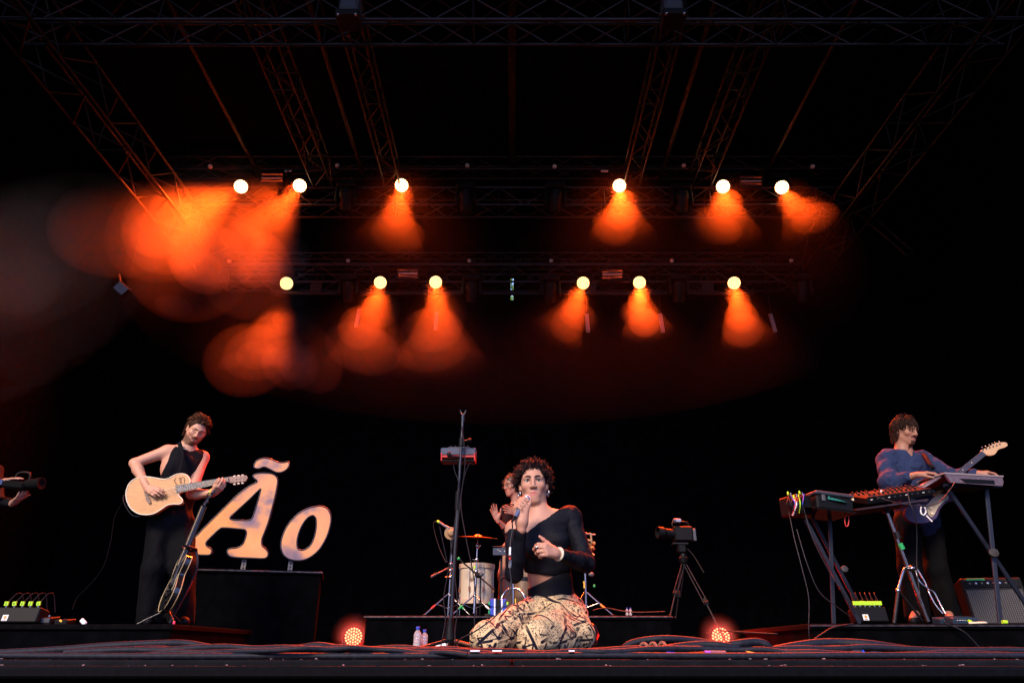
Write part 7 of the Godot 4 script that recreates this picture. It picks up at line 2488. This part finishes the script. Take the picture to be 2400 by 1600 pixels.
func standing_guitar() -> void:
	mat("old_ivory", lin(0.40, 0.30, 0.15), 0.5)
	var low := at(376, 1432, 5.72)
	var high := at(474, 1192, 5.86)
	var t := thing("semi_hollow_guitar", "black semi-hollow electric guitar with ivory binding resting on a stand", "guitar", low)
	var y := (high - low).normalized()
	var n := Vector3(-0.80, 0.18, 0.58)
	n = (n - y * n.dot(y)).normalized()
	var x := y.cross(n)
	t.basis = Basis(x, y, n)
	var L := low.distance_to(high)
	var outline := round_outline([[0.0, 0.0], [0.11, 0.015], [0.185, 0.085], [0.19, 0.16], [0.145, 0.235], [0.125, 0.28], [0.15, 0.345], [0.145, 0.40], [0.105, 0.425], [0.06, 0.40], [0.03, 0.385], [-0.03, 0.385], [-0.06, 0.40], [-0.105, 0.425], [-0.145, 0.40], [-0.15, 0.345], [-0.125, 0.28], [-0.145, 0.235], [-0.19, 0.16], [-0.185, 0.085], [-0.11, 0.015]], 4)
	put(plate_mesh(outline, 0.045), "guitar_body", M.black_gloss, t, Transform3D(Basis(), Vector3(0, 0, -0.045)))
	for z in [0.0, -0.045]:
		var rim := []
		for v in outline:
			rim.append(low + t.basis * Vector3(v.x, v.y, z))
		rim.append(rim[0])
		tube(t, "binding", rim, 0.0036, M.old_ivory, 1, 6)
	var W := func(a: float, b: float, c: float) -> Vector3: return low + t.basis * Vector3(a, b, c)
	put(box_mesh(Vector3(0.05, 0.50, 0.02), 0.004), "fingerboard", M.get("rosewood", M.black_plastic), t, Transform3D(Basis(), Vector3(0, 0.60, 0.006)))
	for s in [-0.026, 0.026]:
		bar(t, "neck_binding", W.call(s, 0.35, 0.016), W.call(s, 0.85, 0.016), 0.0028, M.old_ivory)
	tube(t, "neck", [W.call(0, 0.38, -0.012), W.call(0, 0.86, -0.012)], 0.022, M.black_gloss, 1, 8, -1.0, 0.7)
	for k in 12:
		bar(t, "fret", W.call(-0.024, 0.85 - 0.042 * k, 0.0165), W.call(0.024, 0.85 - 0.042 * k, 0.0165), 0.0015, M.dull_aluminium)
		if k in [2, 4, 6, 8, 10]:
			put(box_mesh(Vector3(0.03, 0.014, 0.002), 0.0), "inlay", M.old_ivory, t, Transform3D(Basis(), Vector3(0, 0.829 - 0.042 * k, 0.0165)))
	put(box_mesh(Vector3(0.075, 0.16, 0.016), 0.004), "headstock", M.black_gloss, t, Transform3D(Basis(Vector3(1, 0, 0), -0.2), Vector3(0, 0.93, -0.012)))
	for k in 3:
		for s in [-1.0, 1.0]:
			ball(t, "tuner", W.call(s * 0.052, 0.885 + 0.042 * k, -0.012), Vector3(0.011, 0.009, 0.009), M.dull_aluminium)
			ball(t, "post", W.call(s * 0.02, 0.885 + 0.042 * k, 0.004), Vector3(0.006, 0.006, 0.008), M.dull_aluminium)
	for yy in [0.31, 0.20]:
		put(box_mesh(Vector3(0.085, 0.038, 0.012), 0.003), "pickup", M.dull_aluminium, t, Transform3D(Basis(), Vector3(0, yy, 0.008)))
	put(box_mesh(Vector3(0.09, 0.016, 0.014), 0.003), "bridge", M.dull_aluminium, t, Transform3D(Basis(), Vector3(0, 0.155, 0.009)))
	put(box_mesh(Vector3(0.095, 0.018, 0.012), 0.003), "tailpiece", M.dull_aluminium, t, Transform3D(Basis(), Vector3(0, 0.115, 0.009)))
	for k in 4:
		lathe(t, "knob", [Vector2(0.014, 0), Vector2(0.012, 0.014), Vector2(0.0, 0.016)], W.call(0.085 + 0.045 * (k % 2), 0.06 + 0.06 * (k / 2), 0.0), M.dull_aluminium, t.basis * Basis(Vector3(1, 0, 0), PI / 2), 12)
	for s in [-1.0, 1.0]:
		tube(t, "f_hole", [W.call(s * 0.105, 0.27, 0.001), W.call(s * 0.095, 0.24, 0.001), W.call(s * 0.11, 0.19, 0.001), W.call(s * 0.10, 0.15, 0.001)], 0.004, mat("hole_edge", lin(0.30, 0.24, 0.15), 0.5), 5, 5)
	put(box_mesh(Vector3(0.006, 0.16, 0.05), 0.001), "pickguard", mat("guard", lin(0.05, 0.05, 0.06), 0.2), t, Transform3D(Basis(Vector3(0, 1, 0), PI / 2), Vector3(0.065, 0.27, 0.012)))
	for k in 6:
		bar(t, "string", W.call(-0.018 + k * 0.0072, 0.12, 0.02), W.call(-0.016 + k * 0.0064, 0.86, 0.02), 0.0005, M.dull_aluminium)
	# the stand
	var f := Vector3(low.x + 0.03, RISER_L, low.z - 0.02)
	var s := thing("guitar_stand", "thin black tubular stand under the semi-hollow guitar", "stand", f)
	var back := low + t.basis * Vector3(0.02, 0.5, -0.075)
	tube(s, "upright", [f + Vector3(0.02, 0.02, -0.06), back.lerp(f, 0.3) + Vector3(0.06, 0, -0.03), back], 0.010, M.stand_black, 6, 7)
	tube(s, "yoke", [low + t.basis * Vector3(-0.045, 0.50, 0.03), low + t.basis * Vector3(-0.045, 0.50, -0.05), back, low + t.basis * Vector3(0.05, 0.50, -0.05), low + t.basis * Vector3(0.05, 0.50, 0.03)], 0.011, M.black_plastic, 5, 7)
	for k in [-1.0, 1.0]:
		tube(s, "cradle", [f + Vector3(0, 0.10, 0), low + t.basis * Vector3(k * 0.10, -0.006, -0.02), low + t.basis * Vector3(k * 0.11, 0.005, 0.025)], 0.009, M.black_plastic, 5, 7)
	for k in 3:
		var a := 0.8 + TAU * k / 3.0
		bar(s, "leg", f + Vector3(0, 0.12, -0.03), f + Vector3(cos(a) * 0.2, 0.01, sin(a) * 0.2 - 0.03), 0.008, M.stand_black)

func camera_operator() -> void:
	var ry := RISER_L
	var J := {
		pelvis = at(-60, 1250, 6.6), waist = at(-62, 1190, 6.6), chest = at(-62, 1135, 6.58), neck = at(-58, 1085, 6.56), head = at(-52, 1045, 6.54),
		sh_r = at(-102, 1105, 6.5), el_r = at(-60, 1165, 6.3), wr_r = at(8, 1128, 6.12),
		sh_l = at(-14, 1105, 6.62), el_l = at(-8, 1175, 6.45), wr_l = at(30, 1178, 6.2),
		hip_r = at(-85, 1262, 6.6), kn_r = at(-90, 1360, 6.55), an_r = at(-92, 1455, 6.6), toe_r = at(-92, 1470, 6.4),
		hip_l = at(-38, 1262, 6.62), kn_l = at(-36, 1360, 6.57), an_l = at(-36, 1455, 6.62), toe_l = at(-34, 1470, 6.42),
	}
	var t := thing("person", "camera operator in black reaching in from the stage side, hands on a camera", "person", Vector3(J.pelvis.x, 0.0, J.pelvis.z))
	var root := Transform3D(Basis(), -t.position)
	var skin := Color(0.36, 0.19, 0.13)
	var head: Vector3 = at(-50, 1040, 6.5)
	var hb := Basis(Vector3(0, 1, 0), deg_to_rad(60))
	var sk := Hide.new()
	sk.add(body_blob(J, 1.02, false), 0.018, null, skin)
	sk.add(head_blob(head, hb, 1.05, false, J.neck, false), 0.009, null, skin)
	sk.add(hand_blob(J.wr_r, at(45, 1118, 6.1) - J.wr_r, Vector3(0.2, -1, -0.2), Vector3(0, 0.3, 1), 1.05, [0.15, 0.15, 0.15, 0.15], [0.4, 0.2], 0.06), 0.006, null, skin)
	sk.add(hand_blob(J.wr_l, at(48, 1165, 6.16) - J.wr_l, Vector3(0.1, 1, 0.2), Vector3(1, 0, 0.3), 1.05, [0.3, 0.3, 0.3, 0.3], [1.0, 1.0]), 0.006, null, skin)
	put(sk.mesh(), "body", skin_mat("operator_skin"), t, root)
	hair_locks(t, head, hb, 60, M.guitarist_hair, null, 91, 0.06, 0.2, func(d: Vector3) -> bool: return d.y > 0.0 and d.z < 0.4, func(_d: Vector3, _u: float) -> Vector3: return Vector3(0, -1, -0.2), 1.05)
	var f := Blob.new()
	f.egg(J.chest, Vector3(0.19, 0.19, 0.14), Basis(), 0.07)
	f.egg(J.waist, Vector3(0.17, 0.18, 0.135), Basis(), 0.07)
	f.egg(J.pelvis, Vector3(0.18, 0.15, 0.14), Basis(), 0.07)
	for e in ["l", "r"]:
		f.limb(J.neck - Vector3(0, 0.05, 0), J["sh_" + e], 0.066, 0.066, 0.05)
		f.limb(J["sh_" + e], J["el_" + e], 0.068, 0.058, 0.04)
		f.limb(J["el_" + e], J["wr_" + e].lerp(J["el_" + e], 0.12), 0.056, 0.04, 0.04)
	var fs := Hide.new()
	fs.add(f, 0.016)
	put(fs.mesh(), "jacket", M.black_cotton, t, root)
	wide_trousers(t, root, J, M.black_trousers, 1.1, 0.018)
	shoe(t, root, J.an_r, J.toe_r, J.an_r.y - 0.08, M.black_plastic)
	shoe(t, root, J.an_l, J.toe_l, J.an_l.y - 0.08, M.black_plastic)
	var c := at(38, 1138, 6.12)
	var v := thing("handheld_camera", "dark shoulder camera held by the operator at the stage side", "camera", c)
	box(v, "body", c, Vector3(0.20, 0.07, 0.12), M.case_black, Basis(Vector3(0, 0, 1), -0.1), 0.015)
	lathe(v, "lens_barrel", [Vector2(0.0, 0.0), Vector2(0.045, 0.0), Vector2(0.05, 0.10), Vector2(0.055, 0.14), Vector2(0.045, 0.14), Vector2(0.0, 0.12)], c + Vector3(0.09, 0.01, 0), M.case_black, frame(Vector3.ZERO, Vector3(1, 0.05, 0.1)), 18)
	tube(v, "top_handle", [c + Vector3(-0.06, 0.04, -0.03), c + Vector3(-0.04, 0.12, -0.03), c + Vector3(0.06, 0.12, -0.03), c + Vector3(0.08, 0.04, -0.03)], 0.010, M.black_plastic, 4, 6)
	box(v, "screen", c + Vector3(-0.13, 0.02, 0.05), Vector3(0.06, 0.05, 0.01), mat("blue_screen", lin(0.03, 0.04, 0.10), 0.2), Basis(), 0.003)

# ---------------------------------------------------------------- cables along the stage edge
func build_cables() -> void:
	var r := RandomNumberGenerator.new()
	r.seed = 17
	# [label, depth, radius, material, points (x, y)]
	var runs := [
		["thick black cable arching up along the stage edge below the guitarist", 1.74, 0.0085, [[-60, 1533], [120, 1524], [250, 1514], [380, 1508], [440, 1509], [520, 1522], [640, 1530], [760, 1533]]],
		["dark cable tucked under the arching one below the guitarist", 1.70, 0.008, [[180, 1534], [280, 1525], [360, 1521], [430, 1526], [520, 1533], [620, 1535]]],
		["grey cable lying straight before the plinth", 1.76, 0.008, [[520, 1530], [600, 1524], [700, 1522], [800, 1525], [900, 1528], [1000, 1530]]],
		["brown-sheathed cable humped before the red floor lamp and drooping beyond it", 1.62, 0.0085, [[650, 1530], [700, 1520], [745, 1514], [790, 1520], [840, 1532], [910, 1538], [990, 1538], [1050, 1532], [1085, 1528], [1120, 1533]]],
		["cable snaking before the water bottles", 1.72, 0.007, [[860, 1532], [900, 1528], [980, 1530], [1060, 1534], [1140, 1535], [1240, 1536]]],
		["cable rising beside the singer's boot", 1.74, 0.008, [[1180, 1537], [1300, 1533], [1400, 1526], [1480, 1521], [1560, 1520], [1650, 1524]]],
		["second cable rising beside the singer's boot, under the first", 1.68, 0.008, [[1200, 1539], [1320, 1536], [1420, 1532], [1520, 1529], [1640, 1532]]],
		["cable bowed in a wide arch over the coiled bundle", 1.78, 0.0085, [[1462, 1522], [1475, 1510], [1510, 1501], [1560, 1497], [1620, 1501], [1680, 1510], [1720, 1518], [1760, 1526]]],
		["cable with pink tape bending up into the bundle", 1.60, 0.0085, [[1512, 1534], [1540, 1526], [1590, 1516], [1650, 1511], [1690, 1513], [1730, 1520]]],
		["cable looping back round the orange tape", 1.62, 0.009, [[1690, 1517], [1730, 1509], [1772, 1505], [1797, 1512], [1800, 1526], [1780, 1535], [1740, 1538], [1700, 1539]]],
		["thick cable lying through the middle of the coiled bundle", 1.66, 0.010, [[1600, 1530], [1660, 1522], [1720, 1516], [1760, 1514], [1785, 1520]]],
		["thick cable curving below the keyboard player", 1.74, 0.011, [[1795, 1530], [1850, 1518], [1910, 1509], [1965, 1507], [2040, 1511], [2120, 1523], [2200, 1533], [2300, 1536], [2460, 1540]]],
		["cable under the curving one below the keyboard player", 1.68, 0.010, [[1790, 1536], [1860, 1531], [1920, 1525], [1970, 1523], [2010, 1528]]],
		["cable crossing low towards the stage corner", 1.64, 0.007, [[1960, 1537], [2060, 1537], [2150, 1534], [2220, 1530], [2290, 1532], [2380, 1536], [2460, 1540]]],
		["thin cable trailing to the stage corner", 1.80, 0.006, [[2040, 1530], [2140, 1528], [2260, 1530], [2340, 1534], [2460, 1536]]],
	]
	for c in runs:
		var p := []
		for k in c[3]:
			var q := at(k[0], k[1], c[1] + r.randf_range(-0.012, 0.012))
			q.y = maxf(q.y, c[2])
			p.append(q)
		tag(tube(self, "stage_edge_cable", p, c[2], M.cable, 8, 10), c[0], "cable", "cables along the stage edge")
	# the flat bundle of long straight runs
	for i in 11:
		var p := []
		var d := 1.55 + (i % 6) * 0.032
		var upper := i >= 6
		var x0 := -1.6 if not upper else r.randf_range(-1.3, 0.3)
		var x1 := 1.6 if not upper else x0 + r.randf_range(0.6, 1.3)
		var rad := r.randf_range(0.0045, 0.0078)
		for k in 15:
			var u := k / 14.0
			var lift := (0.012 * sin(u * PI) + 0.006 * r.randf()) if upper else 0.002 * r.randf()
			p.append(Vector3(lerpf(x0, x1, u), rad + lift, -d + (0.016 if upper else 0.010) * sin(u * 9.0 + i * 1.7) + 0.004 * r.randfn()))
		tag(tube(self, "stage_edge_cable", p, rad, M.cable, 6, 8), "long cable lying flat in the bundle along the whole stage edge" if not upper else "shorter slack cable on top of the flat bundle", "cable", "straight cables of the flat bundle" if not upper else "slack cables on the flat bundle")
	# plugs and tapes in the bundle
	var plug := thing("cable_connector", "black connector with a pink tape band lying at the stage edge", "connector", at(1500, 1536, 1.59))
	bar(plug, "pink_band", at(1497, 1539, 1.585), at(1515, 1532, 1.595), 0.0105, M.tape_pink)
	bar(plug, "shell", at(1482, 1543, 1.58), at(1498, 1539, 1.585), 0.0095, M.dull_aluminium)
	var p2 := thing("cable_connector", "grey round connector with two blue bands in the coiled bundle", "connector", at(1640, 1536, 1.58))
	bar(p2, "blue_band", at(1563, 1538, 1.58), at(1582, 1539, 1.58), 0.0098, M.tape_blue)
	bar(p2, "barrel", at(1582, 1539, 1.58), at(1652, 1537, 1.58), 0.009, M.black_plastic)
	bar(p2, "blue_band", at(1652, 1537, 1.58), at(1666, 1537, 1.58), 0.0108, M.tape_blue)
	bar(p2, "sleeve", at(1666, 1537, 1.58), at(1701, 1538, 1.58), 0.0115, mat("grey_rubber", lin(0.075, 0.07, 0.085), 0.6))
	bar(p2, "tail", at(1701, 1538, 1.58), at(1752, 1536, 1.59), 0.0078, M.cable)
	bar(p2, "orange_band", at(1750, 1536, 1.59), at(1768, 1535, 1.595), 0.0092, M.tape_orange)
	var p3 := thing("cable_connector", "ribbed multipin connector with pale end below the keyboard player", "connector", at(1985, 1526, 1.68))
	for k in 6:
		bar(p3, "rib", at(1946 + k * 6, 1524 + k * 0.6, 1.68), at(1950 + k * 6, 1524.5 + k * 0.6, 1.68), 0.0105, M.black_plastic)
	bar(p3, "core", at(1944, 1524, 1.68), at(1985, 1528, 1.68), 0.009, M.black_plastic)
	bar(p3, "end", at(1983, 1528, 1.68), at(2020, 1531, 1.67), 0.0095, M.dull_aluminium)
	ball(p3, "blue_ring", at(2024, 1532, 1.67), Vector3(0.004, 0.008, 0.008), M.tape_blue)
	for k in 3:
		tag(tube(self, "rope_tie", pts([[1505 + k * 22, 1530, 1.7], [1502 + k * 22, 1514 - k, 1.69], [1510 + k * 22, 1508 - k, 1.68], [1517 + k * 22, 1514, 1.66], [1524 + k * 22, 1524, 1.66]]), 0.004, mat("brown_rope", lin(0.16, 0.07, 0.04), 0.8), 5, 6), "short brown rope tie hooked over the coiled bundle", "rope", "brown rope ties in the bundle")
	for k in [[1113, 1540, 0.020], [1165, 1547, 0.02], [1340, 1534, 0.012]]:
		var q := at(k[0], k[1], 1.56)
		q.y = 0.0165
		tag(box(self, "tape_piece", q, Vector3(k[2], 0.003, 0.012), M.tape_white, Basis(), 0.0005), "small white tape piece stuck on the flat cable bundle", "tape", "white tape on the flat bundle")
	# leads spilling over the risers' fronts
	var spills := [[[1690, 1478, 6.4], [1850, 1486, 6.2], [1900, 1478, 6.0], [1985, 1475, 5.9]], [[1880, 1520, 5.3], [1925, 1487, 5.35], [1955, 1470, 5.4], [2000, 1462, 5.45]], [[2215, 1460, 5.49], [2260, 1480, 5.44], [2295, 1515, 5.42], [2310, 1527, 5.4]]]
	var to := ["stretched level towards the red floor lamp", "with a pale plug below the stage box", "below the blue stomp boxes"]
	for i in 3:
		tag(tube(self, "spilling_lead", pts(spills[i]), 0.006, M.cable, 7, 6), "lead spilling over the keyboard riser's front, " + to[i], "cable", "leads over the keyboard riser's front")
